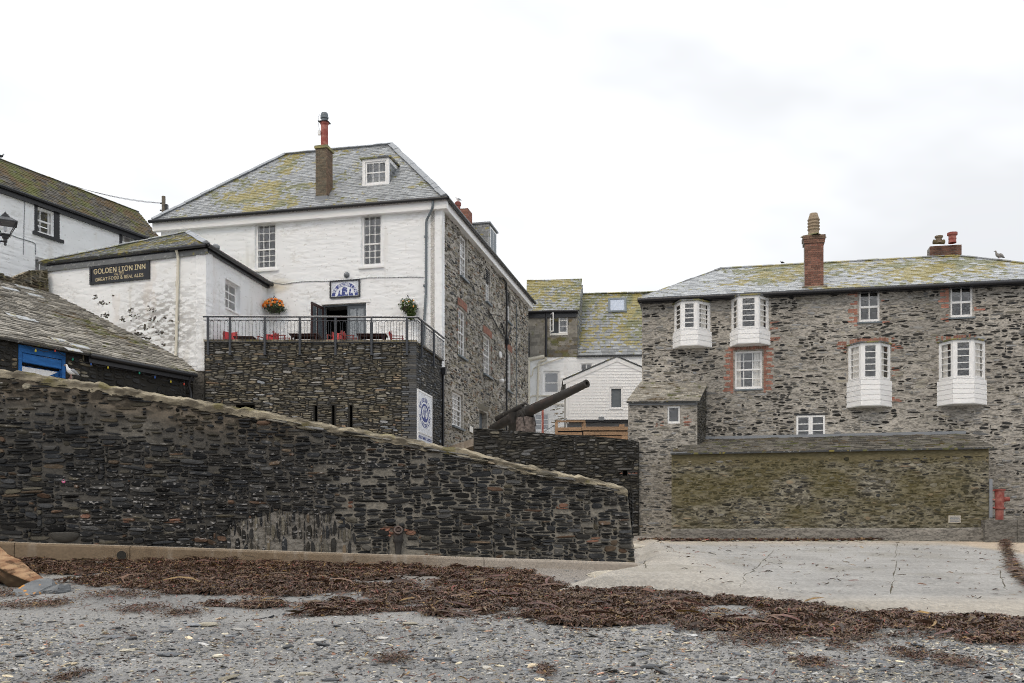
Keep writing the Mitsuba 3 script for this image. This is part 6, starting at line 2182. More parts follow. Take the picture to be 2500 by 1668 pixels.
def bay(b, n, skirt_rows, curtain=()):
    a0, a1, a2, a3 = b['a']
    zb, zs, zt = b['z']
    k = child(house, 'oriel', ['small oriel window above the slate-roofed stone wing', 'oriel window directly above the sash window with brick sides', 'oriel window with lace curtains in both side lights', 'oriel window nearest the red bollard, with deep skirt boards'][n])
    pts = [np.array([a0, 0.0]), np.array([a1, PB]), np.array([a2, PB]), np.array([a3, 0.0])]
    W2 = lambda q, z: hs.P(q[0], z, q[1])
    for i in range(3):
        A, B = W2(pts[i], 0), W2(pts[i + 1], 0)
        f = between(A[:2], B[:2])
        ln = f.len
        e = 0.10 if i == 1 else 0.05
        # window part
        m = MB()
        st = 0.15 if i == 1 else 0.11
        x0, x1 = 0.0, ln
        q0, q1 = zs + 0.10, zt - 0.10
        m.box(f, x0, x0 + st, zs, zt, -0.07, 0.0)
        m.box(f, x1 - st, x1, zs, zt, -0.07, 0.0)
        m.box(f, x0 + st, x1 - st, zs, q0, -0.07, -0.002)
        m.box(f, x0 + st, x1 - st, q1, zt, -0.07, -0.002)
        m.box(f, x0 + st - .05, x1 - st + .05, q0 - .05, q0 - 0.005, -0.04, 0.012)
        rows = 5
        zz = np.linspace(q0, q1, rows + 1)
        for z in zz[1:-1]:
            m.box(f, x0 + st, x1 - st, z - .016, z + .016, -0.055, -0.012)
        m.build(child(k, 'frame'), 'm_white_paint')
        for za, zb_ in zip(zz[:-1], zz[1:]):
            t = rng.normal(0, 0.003, 4)
            MB().add(f.W([[x0 + st, za, -.035 + t[0]], [x1 - st, za, -.035 + t[1]], [x1 - st, zb_, -.035 + t[2]], [x0 + st, zb_, -.035 + t[3]]]), [[0, 1, 2, 3]]).build(child(k, 'pane'), 'm_glass')
        if i in curtain:
            nn = 16
            u = np.linspace(0, 1, nn)
            lo, hi_ = curtain[i]
            xs_ = x0 + st + (x1 - x0 - 2 * st) * (lo + (hi_ - lo) * u)
            wv = -0.11 + 0.018 * np.sin(u * 30)
            v = np.vstack([f.W(np.stack([xs_, np.full(nn, q0 - .02), wv], 1)), f.W(np.stack([xs_, np.full(nn, q1 + .02), wv], 1))])
            MB().add(v, [[j, j + 1, nn + j + 1, nn + j] for j in range(nn - 1)]).build(child(k, 'curtain'), 'm_curtain')
    # skirt boards, a little wider
    zz = np.linspace(zb, zs - 0.01, skirt_rows + 1)
    o_ = 0.035
    sp = [np.array([a0 - .06, 0.0]), np.array([a1 - .015, PB + o_]), np.array([a2 + .015, PB + o_]), np.array([a3 + .06, 0.0])]
    for za, zb_ in zip(zz[:-1], zz[1:]):
        for i in range(3):
            f = between(W2(sp[i], 0)[:2], W2(sp[i + 1], 0)[:2])
            m = MB()
            v = [[0, za, 0.012], [f.len, za, 0.012], [f.len, zb_ - .008, 0.0], [0, zb_ - .008, 0.0], [0, za, -.03], [f.len, za, -.03], [f.len, zb_ - .008, -.03], [0, zb_ - .008, -.03]]
            m.add(f.W(v), [[0, 1, 2, 3], [4, 7, 6, 5], [0, 4, 5, 1], [3, 2, 6, 7], [1, 5, 6, 2], [0, 3, 7, 4]])
            m.build(child(k, 'plank'), 'm_white_paint')
    m = MB()
    m.slab([W2(q, zb - .004) for q in sp[::-1]], -0.02) if False else m.prism(Fr(hs.P(0, zb - .02, 0), hs.d, hs.n), Polygon([(q[0], q[1]) for q in sp]), -0.02 + .0, 0.0)
    m.build(child(k, 'base'), 'm_white_paint')
    rp = [np.array([a0 - .08, -0.0]), np.array([a1 - .04, PB + .08]), np.array([a2 + .04, PB + .08]), np.array([a3 + .08, 0.0])]
    MB().prism(Fr(hs.P(0, zt + .005, 0), hs.d, hs.n), Polygon([(q[0], q[1]) for q in rp]), -0.045, 0.0, (0.12, 0.35)).build(child(k, 'roof'), 'm_slate')


bay(bays[0], 0, 3, {2: (0.35, 1.0)})
bay(bays[1], 1, 3, {0: (0.2, 1.0), 2: (0.0, 0.9)})
bay(bays[2], 2, 5, {0: (0.0, 1.0), 2: (0.0, 0.7)})
bay(bays[3], 3, 5, {0: (0.0, 0.45), 2: (0.0, 1.0)})
# roof
o = 0.32
ew = H0 - hd * 0.15 - bk_d * o
ZRE = 11.41
apH = at(1762, 656, 42.5)
s_l = (apH[:2] - ew) @ hd
back = (apH[:2] - ew) @ bk_d
apH2 = np.array([*(ew + hd * (s_l + 12.55 - 3.2) + bk_d * back), apH[2] + 0.02])
apH2 = np.array([*(ew + hd * ((at(2332, 624, 40.7)[:2] - ew) @ hd) + bk_d * back), apH[2]])
er = ew + hd * 17.4


def lich_h(P, a, t):
    q = meshkit.fbm(np.array([[a * .40, t * 0.8, 12.0]]), 3, 6)[0]
    band = 0.42 * math.exp(-((a - 5.6) / 2.0) ** 2) * smooth01(0.6, 2.0, t) + 0.36 * math.exp(-((a - 12.0) / 2.6) ** 2) - 0.02
    return float(np.clip(band + 1.2 * (q - .52), -.35, .6))


rk, hrf = roof_plane(house, [z3(ew, ZRE), z3(er, ZRE), apH2, apH], rng, 'roof', 'pale grey slate hipped roof with patches of yellow lichen', e=0.20, wr=(0.26, 0.42), lum=(0.27, 0.42), lichen=lich_h, thick=0.009)
eb_l, eb_r = ew + bk_d * 2 * back, er + bk_d * 2 * back
MB().slab([z3(eb_l, ZRE), z3(ew, ZRE), apH], 0.06, (0.26, 0.1)).build(child(house, 'roof_slope'), 'm_slate')
MB().slab([z3(er, ZRE), z3(eb_r, ZRE), apH2], 0.06, (0.26, 0.1)).build(child(house, 'roof_slope'), 'm_slate')
MB().slab([z3(eb_r, ZRE), z3(eb_l, ZRE), apH, apH2], 0.06, (0.26, 0.1)).build(child(house, 'roof_slope'), 'm_slate')
ridge_run(house, apH, apH2, rng, w=0.13, uv=(0.20, 0.36), l=0.42, h=0.06)
ridge_run(house, z3(ew, ZRE) + [0.05, .1, 0.0], apH, rng, w=0.09, name='hip_tile', uv=(0.10, 0.1), h=0.06)
ridge_run(house, z3(er, ZRE), apH2, rng, w=0.09, name='hip_tile', uv=(0.14, 0.1), h=0.06)
gutter(house, z3(ew - bk_d * .05, ZRE - .09), z3(er - bk_d * .05, ZRE - .09), 0.075)
MB().box(hs, -0.12, HLEN, ZHE - .14, ZHE + .02, 0.003, 0.25).build(child(house, 'fascia'), 'm_black')
# front chimney
rr = ray(1988, 703)
cp = E0 + ((hrf.o - E0) @ hrf.n) / (rr @ hrf.n) * rr
W_, D_ = (2010 - 1965) * cp[1] / F, 0.55
cf = Fr((*(cp[:2] - hd * W_ / 2), 0), hd)
zt = at(1988, 592, cp[1])[2]
ch = child(house, 'chimney', 'red brick chimney with tall buff pot on the front slope')
MB().box(cf, .012, W_ - .012, cp[2] - .4, zt, -D_, -.012, (0.7, .5)).build(ch, 'm_mortar_house')
b_ = bricks(cf.shift(w=-.012), sbox(0, cp[2] - .2, W_, zt - .02), rng, bl=.235, bh=.082, prot=.014, lum=(.075, .15), hue=0.90)
b_ += bricks(Fr(cf.P(0, 0, -D_), -cf.n * 1.0).shift(w=-.0), sbox(0, cp[2] - .2, D_, zt - .02), rng, bl=.235, bh=.082, prot=.01, lum=(.075, .135), hue=0.97) if False else []
b_ += bricks(cf.shift(w=0.03, a=-.04), sbox(0, zt - .02, W_ + .08, zt + .13), rng, bl=.235, bh=.075, prot=.012, lum=(.09, .13), hue=0.85)
b_ += bricks(cf.shift(w=0.05, a=-.07), sbox(0, zt + .13, W_ + .14, zt + .28), rng, bl=.235, bh=.075, prot=.012, lum=(.09, .13), hue=0.72)
MB().box(cf, -.035, W_ + .035, zt - .02, zt + .13, -D_ - .03, 0.025, (0.5, .5)).build(child(ch, 'corbel'), 'm_mortar_house')
MB().box(cf, -.065, W_ + .065, zt + .13, zt + .28, -D_ - .06, 0.045, (0.5, .5)).build(child(ch, 'corbel'), 'm_mortar_house')
emit(ch, 'brick', 'brickwork', b_, 'm_stone')
MB().lathe(cf.P(W_ / 2, zt + .28, -D_ / 2), [(0.52, 0), (0.42, .06), (0.0, .10)], 4, (0.2, 0.75)).build(child(ch, 'cap'), 'm_slate')
pzt = at(1988, 519, cp[1])[2]
hgt = pzt - zt - .3
pr = [(0.215, 0), (0.20, .15)]
for i in range(4):
    q = .18 + i * (hgt - .36) / 4
    pr += [(0.20, q), (0.235, q + .04), (0.235, q + .07), (0.195, q + .10)]
pr += [(0.20, hgt - .17), (0.16, hgt - .05), (0.15, hgt), (0.11, hgt), (0.10, hgt - .2), (0, hgt - .2)]
MB().lathe(cf.P(W_ / 2, zt + .34, -D_ / 2), pr, 18, (0.22, 0.58)).build(child(ch, 'chimney_pot', 'ribbed buff chimney pot'), 'm_stone', 35)
MB().box(cf, -.1, W_ + .12, cp[2] - .25, cp[2] + .06, -D_ - .05, .06).build(child(ch, 'flashing'), 'm_coping')
# ridge chimney
rp0, rp1 = at(2270, 625, 41.0), at(2348, 625, 40.8)
rf2 = Fr((*rp0[:2], 0), hd)
W2_ = (rp1 - rp0)[:2] @ hd
zt2 = at(2300, 601, 41)[2]
ch2 = child(house, 'chimney', 'short brick chimney with two pots on the ridge')
MB().box(rf2, .01, W2_ - .01, apH[2] - .6, zt2 - .01, -.6, -.01, (0.7, .5)).build(ch2, 'm_mortar_house')
emit(ch2, 'brick', 'brickwork', bricks(rf2.shift(w=-.012), sbox(0, apH[2] - .3, W2_, zt2), rng, bl=.235, bh=.08, prot=.014, lum=(.06, .12), hue=0.85), 'm_stone')
for (u0, u1, v0, nm, bs, uv) in ((2284, 2300, 577, 'short buff pot with side openings', 'm_stone', (0.14, 0.6)), (2315, 2335, 569, 'red clay pot', 'm_redoxide', (0.42, 1))):
    c_ = at((u0 + u1) / 2, 600, 40.6)
    rad = (u1 - u0) / 2 * 40.6 / F
    hh = at(0, v0, 40.6)[2] - zt2
    pr = [(rad * .95, 0), (rad * .85, hh * .3), (rad * .95, hh * .4), (rad * .95, hh * .45), (rad * .85, hh * .55), (rad * .9, hh * .7), (rad * 1.2, hh * .78), (rad * 1.2, hh), (rad * .9, hh), (rad * .8, hh * .8), (0, hh * .8)]
    MB().lathe((c_[0], c_[1], zt2), pr, 16, uv).build(child(ch2, 'chimney_pot', nm), bs, 35)
for dx in (-.22, .22):
    c_ = at(2292, 592, 40.6)
    MB().tube([c_, c_ + np.array([dx, 0, .02])], [0.07, 0.10], 8, (0.13, .6)).build(child(ch2, 'pot_spout'), 'm_mossstone', True)

# annexe at the house corner (part of the house)
FL, FR_ = at(1535, HV, 37.9)[:2], at(1702, HV, 37.75)[:2]
BR = hs.P(hs.hit(1723, 950)[0], 0)[:2]
xf, xs_ = between(FL, FR_), between(FR_, BR)
wing = thing('stone_lean_to', 'small stone wing with rough slate roof at the corner of the large house', 'building')
ZWE = at(1620, 980, 37.8)[2]
wr = hrect(1630, 1660.5, 991.5, 1034.5, xf)
kx = wall(wing, 'front_wall', xf, sbox(0, 1.0, xf.len, ZWE).difference(sbox(wr[0], wr[2], wr[1], wr[3])), 'm_mortar_house', 0.4, None, (0.85, .5))
ky = wall(wing, 'side_wall', xs_, Polygon([(0, 1.0), (xs_.len, 1.0), (xs_.len, ZWE + .9), (0, ZWE)]), 'm_mortar_house', 0.35, None, (0.45, .5))
lz = between(H0, FL)
MB().prism(between(H0 + bk_d * .02, FL), Polygon([(0, 1.0), (lz.len - .42, 1), (lz.len - .42, ZWE), (0, ZWE + .9)]), -.4, 0, (.8, .5)).build(child(wing, 'far_wall'), 'm_mortar_house')
window(wing, xf, *wr, 1, 1, back=0.05, fw=0.06, bw=0.03, sash=False)
MB().box(xf, .5, xf.len - .5, 1, ZWE - .2, -1.2, -1.1).build(child(wing, 'inner_wall'), 'm_interior')
reg = sbox(0.0, 1.2, xf.len, ZWE - 0.16).difference(sbox(wr[0] - .08, wr[2] - .08, wr[1] + .08, wr[3] + .08))


def look_wing(a, z):
    r = rng.random()
    if abs(a - (wr[0] + wr[1]) / 2) < .65 and wr[2] - .1 < z < wr[2] + .33 and r < .75:
        return (rng.uniform(.12, .18), rng.uniform(.85, .98))
    if r < 0.36:
        return None
    mossy = z < 2.4
    if r < 0.74:
        return (rng.uniform(0.11, 0.28), rng.uniform(0.15, 0.6 if mossy else .42))
    return (rng.uniform(0.016, 0.05), rng.uniform(0.1, 0.42))


emit(kx, 'stone', 'rubble', rubble(xf, reg, (0.075, 0.052), [(3, 1, 4), (5, 1, 2.5), (4, 2, 3), (6, 2, 2), (2, 1, 2)], look_wing, rng, gap=0.024, prot=(0.005, 0.03), wobble=0.08, sharp=2.3), 'm_stone', 220)
emit(ky, 'stone', 'rubble', rubble(xs_, Polygon([(0.02, 1.2), (xs_.len, 1.2), (xs_.len, ZWE + .8), (0.02, ZWE - .1)]), (0.06, 0.052), [(3, 1, 3), (4, 2, 3), (2, 2, 2)], lambda a, z: (rng.uniform(.02, .09), rng.uniform(.2, .5)), rng, gap=.02, prot=(.01, .05)), 'm_stone', 80)
zt_ = at(1640, 932, 39.9)[2]
c_ = [np.array([*(FL + (FL - FR_) / xf.len * .1 + xf.n[:2] * .18), ZWE - .02]), np.array([*(FR_ + xf.n[:2] * .18 + hd * .06), ZWE - .02]), np.array([*(BR + hd * .08), zt_]), np.array([*(H0 + hd * -.02), zt_])]
c_[3] = np.array([*(hs.P(hs.hit(1565, 932)[0], 0, 0.0)[:2]), zt_])
roof_plane(wing, c_, rng, 'roof', 'rough slate roof, pale and weathered', e=0.10, wr=(0.16, 0.36), lum=(0.24, 0.46), bsdf='m_mossslate', thick=0.018, lichen=lambda P, a, t: rng.uniform(-.05, .22), jag=.02, limit=250)
MB().box(xf, 0.0, xf.len, ZWE - .14, ZWE - .03, 0.003, 0.05).build(child(wing, 'lead_strip'), 'm_lead')

# lean-to store with the mossy wall
rng = np.random.default_rng(62)
WL = 3.7
lf_ = hs.shift(w=WL)
la0, la1 = lf_.hit(1639.5, 1200)[0], lf_.hit(2414, 1200)[0]
store = thing('store', 'low mossy stone store with a shallow slate roof along the slipway', 'building')
ZLE = lf_.hit(2030, 1100)[1]
zl0 = 1.2
ks = wall(store, 'front_wall', lf_, sbox(la0, zl0, la1, ZLE - .02), 'm_mortar_moss', 0.45, 'stone wall stained olive with moss, rendered along its top')


def look_store(a, z):
    r = rng.random()
    if z > ZLE - 0.28:
        return None
    if r < 0.26:
        return None
    if r < 0.60:
        return (rng.uniform(0.07, 0.22), rng.uniform(0.25, 0.6))
    return (rng.uniform(0.018, 0.05), rng.uniform(0.05, 0.4))


vent = hrect(2315, 2345, 1259, 1277, lf_)
reg = sbox(la0 + .01, lf_.hit(1800, 1290)[1], la1 - .01, ZLE - .1).difference(sbox(vent[0] - .05, vent[2] - .05, vent[1] + .05, vent[3] + .05))
pcs = rubble(lf_, reg, (0.06, 0.042), [(3, 1, 4), (5, 1, 2.5), (4, 2, 3), (6, 2, 1.5), (5, 3, 0.7), (2, 1, 3), (4, 4, .4)], look_store, rng, gap=0.024, prot=(0.005, 0.032), wobble=0.08, sharp=2.4)
emit(ks, 'stone', 'rubble', pcs, 'm_mossstone')
for a_, a_e, s_ in ((la0, la0 + .001, -1), (la1, la1 + .001, 1)):
    A, B = hs.P(a_, 0, WL - (0.45 if s_ else 0))[:2], hs.P(a_, 0, 0.0)[:2]
    f = between(A, B) if s_ > 0 else between(B, A)
    zz = [(0, zl0), (f.len, zl0), (f.len, ZLE + .85), (0, ZLE)] if s_ > 0 else [(0, zl0), (f.len, zl0), (f.len, ZLE), (0, ZLE + .85)]
    MB().prism(f, Polygon(zz), -.4, 0).build(child(store, 'end_wall'), 'm_mortar_moss')
# roof: three pieces of slate between flashings
zt_ = hs.hit(2050, 1068)[1]
c_ = [hs.P(la0 - .03, ZLE, WL + .14), hs.P(la1 + .14, ZLE, WL + .14), hs.P(la1 + .14, zt_, 0.0), hs.P(la0 + 0.8, zt_, 0.0)]
roof_plane(store, c_, rng, 'roof', 'shallow slate roof, dark green-grey', e=0.19, wr=(0.2, 0.42), lum=(0.07, 0.24), bsdf='m_mossslate', thick=0.02, lichen=lambda P, a, t: rng.uniform(-.05, .22), jag=.02)
MB().box(hs, la0 + .8, la1 + .1, zt_ - .02, zt_ + .13, 0.04, 0.10).build(child(store, 'flashing'), 'm_lead')
MB().slab([hs.P(la0 - .05, ZLE + .02, WL + .15), hs.P(la0 + .55, ZLE + .03, WL + .15), hs.P(la0 + .9, ZLE + .30, WL - 1.6), hs.P(la0 - .05, ZLE + .22, WL - 1.4)], .03).build(child(store, 'lead_apron'), 'm_lead')
# plinth
n = 24
aa = np.linspace(la0 - .02, la1 + .05, n)
q = []
for a in aa:
    zp = lf_.hit(1643, 1292)[1] + 0.03 * (nz2(a * 1.2, 1) - .5)
    q += [[a, zl0 - .3, .20], [a, zp - .06, .17 + .05 * nz2(a * 2, 3)], [a, zp, .10], [a, zp + .01, -.05], [a, zl0 - .3, -.05]]
f = [[i * 5 + j, (i + 1) * 5 + j, (i + 1) * 5 + (j + 1) % 5, i * 5 + (j + 1) % 5] for i in range(n - 1) for j in range(5)]
f = [[x[0], x[1], x[2]] for x in f] + [[x[0], x[2], x[3]] for x in f]
MB().add(lf_.W(q), f, (0.55, .5)).build(child(store, 'plinth', 'weathered concrete plinth'), 'm_mortar_house', 30)
a0, a1, z0, z1 = vent
vk = child(store, 'vent', 'white square vent')
m = MB()
m.box(lf_, a0, a1, z0, z1, 0.0, 0.05)
m.build(vk, 'm_pale_rock')
for i in range(4):
    zz = z0 + .04 + i * (z1 - z0 - .06) / 4
    MB().box(lf_, a0 + .04, a1 - .04, zz, zz + .025, .051, .06).build(child(vk, 'slat'), 'm_lead')
pp = hrect(2413.5, 2422, 1170, 1264, lf_)
MB().box(lf_, pp[0] + .01, pp[1], pp[2], pp[3], -.02, .07).build(child(store, 'pipe_duct', 'pale vertical duct at the end of the store'), 'm_lead')
# ---------------------------------------------------------------- houses at the back of the alley
rng = np.random.default_rng(71)
YB = 59.8
bf = Fr((*at(1288, HV, 65.1)[:2], 0), at(1640, HV, 64.3)[:2] - at(1288, HV, 65.1)[:2])
ah = thing('slate_hung_house', 'narrow slate-hung house with yellow roof at the back of the alley', 'building')
Z0 = 5.5
zc = bf.hit(1350, 871)[1]        # foot of the slate hanging
zea = bf.hit(1350, 766)[1]
a_l, a_m, a_r = 0.0, bf.hit(1410, 900)[0], bf.hit(1640, 900)[0]
cas = hrect(1343, 1385.5, 767, 814, bf)
wv = hrect(1326, 1366, 906, 964, bf)
lw = hrect(1304, 1340, 1010, 1052, bf)
# upper wall
wall(ah, 'upper_wall', bf, sbox(a_l, zc, a_m, zea + .3).difference(sbox(cas[0], cas[2], cas[1], cas[3])), 'm_slate', 0.3, None, (0.05, 0.0))
reg = sbox(a_l, zc - .05, a_m, zea + .1).difference(sbox(cas[0] - .04, cas[2] - .1, cas[1] + .04, cas[3] + .06))
uk = child(ah, 'slate_hanging', 'hanging slates, stained brown below the window')
brown = sbox(bf.hit(1337, 800)[0], zc, a_m, cas[2] - .2)
MB().box(bf, a_l, a_l + .02, zc, zc + .02, -.02, -.01).build(uk, 'm_slate')
sl = []
z = zc - .05
i = 0
while z < zea:
    x = a_l - rng.uniform(0, .4)
    while x < a_m:
        w = rng.uniform(.36, .62)
        q = sbox(max(x, a_l) + .004, z, min(x + w, a_m) - .004, z + .275)
        x += w
        q = q.intersection(reg)
        if q.is_empty or q.geom_type != 'Polygon' or q.area < .01:
            continue
        m = MB()
        m.prism(bf, q, -.01, rng.uniform(.012, .02))
        vv, ff, _ = m.mesh()
        b_ = brown.contains(q.centroid)
        vv = vv + bf.n * ((vv[:, 2:3] - z) * -0.035 + .012)
        sl.append((q.area, vv, ff, (rng.uniform(.10, .24) if b_ else rng.uniform(.17, .27), rng.uniform(.05, .30) if b_ else rng.uniform(-.1, .1))))
    z += .255
    i += 1
emit(uk, 'slate', 'slate_course', sl, 'm_mossslate')
# lower wall, painted, shared with the long roof
lowc = zc
rough_z = bf.hit(1340, 990)[1]
bwall = thing('whitewashed_house', 'whitewashed house with a long steep lichen-covered slate roof', 'building')
w2 = hrect(1417, 1446, 887, 925, bf)
wall(bwall, 'front_wall', bf, sbox(a_l, Z0, a_r, lowc - .01).difference(unary_union([sbox(q[0], q[2], q[1], q[3]) for q in (wv, lw, w2)])), 'm_whitewash', 0.35, 'whitewashed wall, flaking at its foot')
pc = []
for _ in range(70):
    u, v = rng.uniform(1310, 1382), rng.uniform(990, 1050)
    a, z = bf.hit(u, v)
    if lw[0] - .2 < a < lw[1] + .2 and z < lw[3] + .2:
        continue
    vv, ff = stone_piece(bf, a, z, rng.uniform(.12, .4), rng.uniform(.04, .10), rng, rng.uniform(.005, .02))
    pc.append((1, vv, ff, (rng.uniform(.05, .3), rng.uniform(.35, .62))))
emit(bwall, 'bare_stone', 'bare_stones', pc, 'm_mossstone', 30)
MB().box(bf, a_l, a_r, Z0, zea, -3, -2.9).build(child(bwall, 'inner_wall'), 'm_interior')
window(bwall, bf, *wv, 1, (1, 1), back=0.08, fw=0.13, bw=0.03, mid=0.48, sill=(0.06, 0.07, 0.10))
m = MB()
e = .10
m.box(bf, wv[0] - e, wv[0] - .003, wv[2], wv[3] + e, -.05, .03)
m.box(bf, wv[1] + .003, wv[1] + e, wv[2], wv[3] + e, -.05, .03)
m.box(bf, wv[0] - .003, wv[1] + .003, wv[3] + .003, wv[3] + e, -.05, .03)
m.build(child(bwall, 'window_surround'), 'm_white_paint')
window(bwall, bf, *w2, 2, (1, 1), back=0.06, fw=0.07, bw=0.05, sash=False, sill=(0.05, 0.06, 0.06))
window(bwall, bf, *lw, 2, 3, back=0.06, fw=0.07, bw=0.05, sash=False, sill=(0.05, 0.06, 0.06))
# casement
xm = (cas[0] + cas[1]) / 2
window(ah, bf, xm, cas[1], cas[2], cas[3], 1, 3, back=0.0, fw=0.06, bw=0.03, sash=False)
MB().box(bf, cas[0], cas[0] + .05, cas[2], cas[3], -.05, .0).build(child(ah, 'casement_frame'), 'm_white_paint')
MB().box(bf, cas[0] + .05, xm - .003, cas[3] - .05, cas[3], -.05, .0).build(child(ah, 'casement_frame'), 'm_white_paint')
MB().box(bf, cas[0] - .02, cas[1] + .02, cas[2] - .14, cas[2] - .003, -.02, .07).build(child(ah, 'sill'), 'm_curtain')
hg = bf.P(cas[0] + .02, 0, .02)[:2]
th_ = math.radians(62)
of = Fr((*hg, 0), bf.d * math.cos(th_) + bf.n * math.sin(th_))
window(ah, of.shift(w=.06), .0, xm - cas[0] - .04, cas[2] + .03, cas[3] - .0, 1, 3, back=0.0, fw=0.06, bw=0.03, sash=False, name='open_casement')
MB().box(bf, a_l, a_m, zea - 2.3, zea - .2, -1.5, -1.4).build(child(ah, 'inner_wall'), 'm_interior')
# cheek of the taller house
p_ = bf.P(a_m, 0)
ckf = between(bf.P(a_m + .01, 0)[:2], at(1422.5, HV, 66.6)[:2])
MB().prism(ckf, Polygon([(0, zc), (ckf.len * .35, zc), (ckf.len, zea + 1.9), (ckf.len, zea + 2.3), (0, zea + .3)]), -.1, 0, (0.08, .1)).build(child(ah, 'cheek'), 'm_slate')
slates(ah, ckf, Polygon([(0, zc), (ckf.len * .35, zc), (ckf.len, zea + 1.9), (ckf.len, zea + 2.3), (0, zea + .3)]), rng, e=.25, wr=(.3, .5), lum=(.10, .17), name='cheek_slate', limit=60)
# its roof
e0, e1 = bf.P(a_l + .02, zea + .12, .3), bf.P(bf.hit(1409, 760)[0] + .15, zea + .12, .3)
rt0, rt1 = at(1286, 686, 67.5), at(1421, 684, 67.3)
rt1[2] = rt0[2]
roof_plane(ah, [e0, e1, rt1, rt0], rng, 'roof', 'slate roof orange and yellow with lichen', e=.2, wr=(.24, .42), lum=(.2, .32), lichen=lambda P, a, t: float(np.clip(.30 + .12 * (t - 1) + .8 * (meshkit.fbm(np.array([[a * .7, t * 1.2, 17.]]), 3, 3)[0] - .5), -.2, .65)), thick=.016)
bk2 = np.array([0, 5.0, -2.2])
MB().slab([rt0, rt1, rt1 + bk2, rt0 + bk2], .06, (.2, .3)).build(child(ah, 'rear_slope'), 'm_slate')
MB().prism(between(bf.P(a_m, 0)[:2], bf.P(a_m, 0, -5)[:2]), Polygon([(0.4, Z0), (5, Z0), (5, zea), (2.6, rt0[2] - .15), (.4, zea)]), -.3, 0, (.1, 0)).build(child(ah, 'gable'), 'm_slate')
ridge_run(ah, rt0 + [0, 0, .02], rt1 + [0, 0, .02], rng, w=.13, uv=(.2, .75), l=.42)
MB().box(bf, a_l, bf.hit(1411, 762)[0], zea - .02, zea + .10, .03, .22).build(child(ah, 'fascia'), 'm_black')
MB().box(bf, a_l, bf.hit(1408, 762)[0], zea - .28, zea - .03, .02, .12).build(child(ah, 'fascia'), 'm_black')
gutter(ah, bf.P(a_l, zea + .08, .30), bf.P(bf.hit(1411, 762)[0], zea + .08, .30), .075)
# pipes
dpa = bf.hit(1333.5, 820)[0]
tubes(ah, 'downpipe', [bf.P(dpa, zea + .0, .10), bf.P(dpa, zc + .05, .10)], .075, 'm_black', label='black downpipe')
sp = bf.hit(1290, 840)
tubes(ah, 'soil_pipe', [bf.P(sp[0], bf.hit(1290, 815)[1], .15), bf.P(sp[0], bf.hit(1290, 873)[1], .15)], .10, 'm_black', label='black soil pipe')
whp = lambda pts, r=.06, w=.10: tubes(bwall, 'white_pipe', bend([bf.P(*bf.hit(u, v), w) for u, v in pts], rad=.15), r, 'm_cream_pipe')
whp([(1290, 875), (1289.5, 990)], .115)
whp([(1292, 879), (1329, 871)], .12)
whp([(1334.5, 874), (1333, 879), (1315, 885), (1312.5, 985)], .07)
whp([(1376, 873), (1318, 893), (1302, 900), (1300, 919), (1294, 919)], .035)
whp([(1292, 973), (1297, 970), (1300, 967), (1356, 967), (1382, 962)], .04)
whp([(1297, 989), (1340, 988), (1380, 987)], .03)
ut = hrect(1368, 1381, 924, 950, bf)
MB().box(bf, ut[0], ut[1], ut[2], ut[3], .01, .2).build(child(bwall, 'meter_box'), 'm_whitewash')
# long roof
r0, r1 = bf.P(a_m + .05, lowc, .18), bf.P(a_r, lowc, .18)
t0, t1 = at(1416, 718, 68.4), at(1660, 716, 67.7)
t1[2] = t0[2]
lk2 = roof_plane(bwall, [r0, r1, t1, t0], rng, 'roof', 'steep grey slate roof blotched with yellow lichen', e=.27, wr=(.3, .52), lum=(.16, .33), lichen=lambda P, a, t: float(np.clip(.06 + .075 * t + 1.0 * (meshkit.fbm(np.array([[a * .55, t * .6, 27.]]), 3, 3)[0] - .5), -.2, .6)), thick=.016)
MB().slab([t0, t1, t1 + bk2 * 1.5, t0 + bk2 * 1.5], .06, (.2, .3)).build(child(bwall, 'rear_slope'), 'm_slate')
ridge_run(bwall, t0 + [.1, 0, .02], t1 + [0, 0, .02], rng, w=.15, uv=(.2, .7), l=.45)
MB().box(bf, a_m - .05, a_r, lowc - .07, lowc - .01, .0, .16).build(child(bwall, 'fascia'), 'm_black')
fr = lk2[1]
q = [on_roof(u, v, fr) for u, v in ((1488, 763), (1527, 762), (1530, 733), (1491, 733))]
sfr_ = Fr(q[0], q[1] - q[0], q[3] - q[0])
wk, hk = np.linalg.norm(q[1] - q[0]), np.linalg.norm(q[3] - q[0])
sk = child(bwall, 'skylight', 'grey-framed skylight')
m = MB()
for a0, a1, b0, b1 in ((-.08, .06, -.08, hk + .08), (wk - .06, wk + .08, -.08, hk + .08), (.06, wk - .06, -.08, .07), (.06, wk - .06, hk - .06, hk + .08)):
    m.box(sfr_, a0, a1, b0, b1, .0, .12)
m.build(sk, 'm_grey_pipe')
MB().box(sfr_, .06, wk - .06, .07, hk - .06, .02, .075).build(child(sk, 'pane'), 'm_sign_pale')

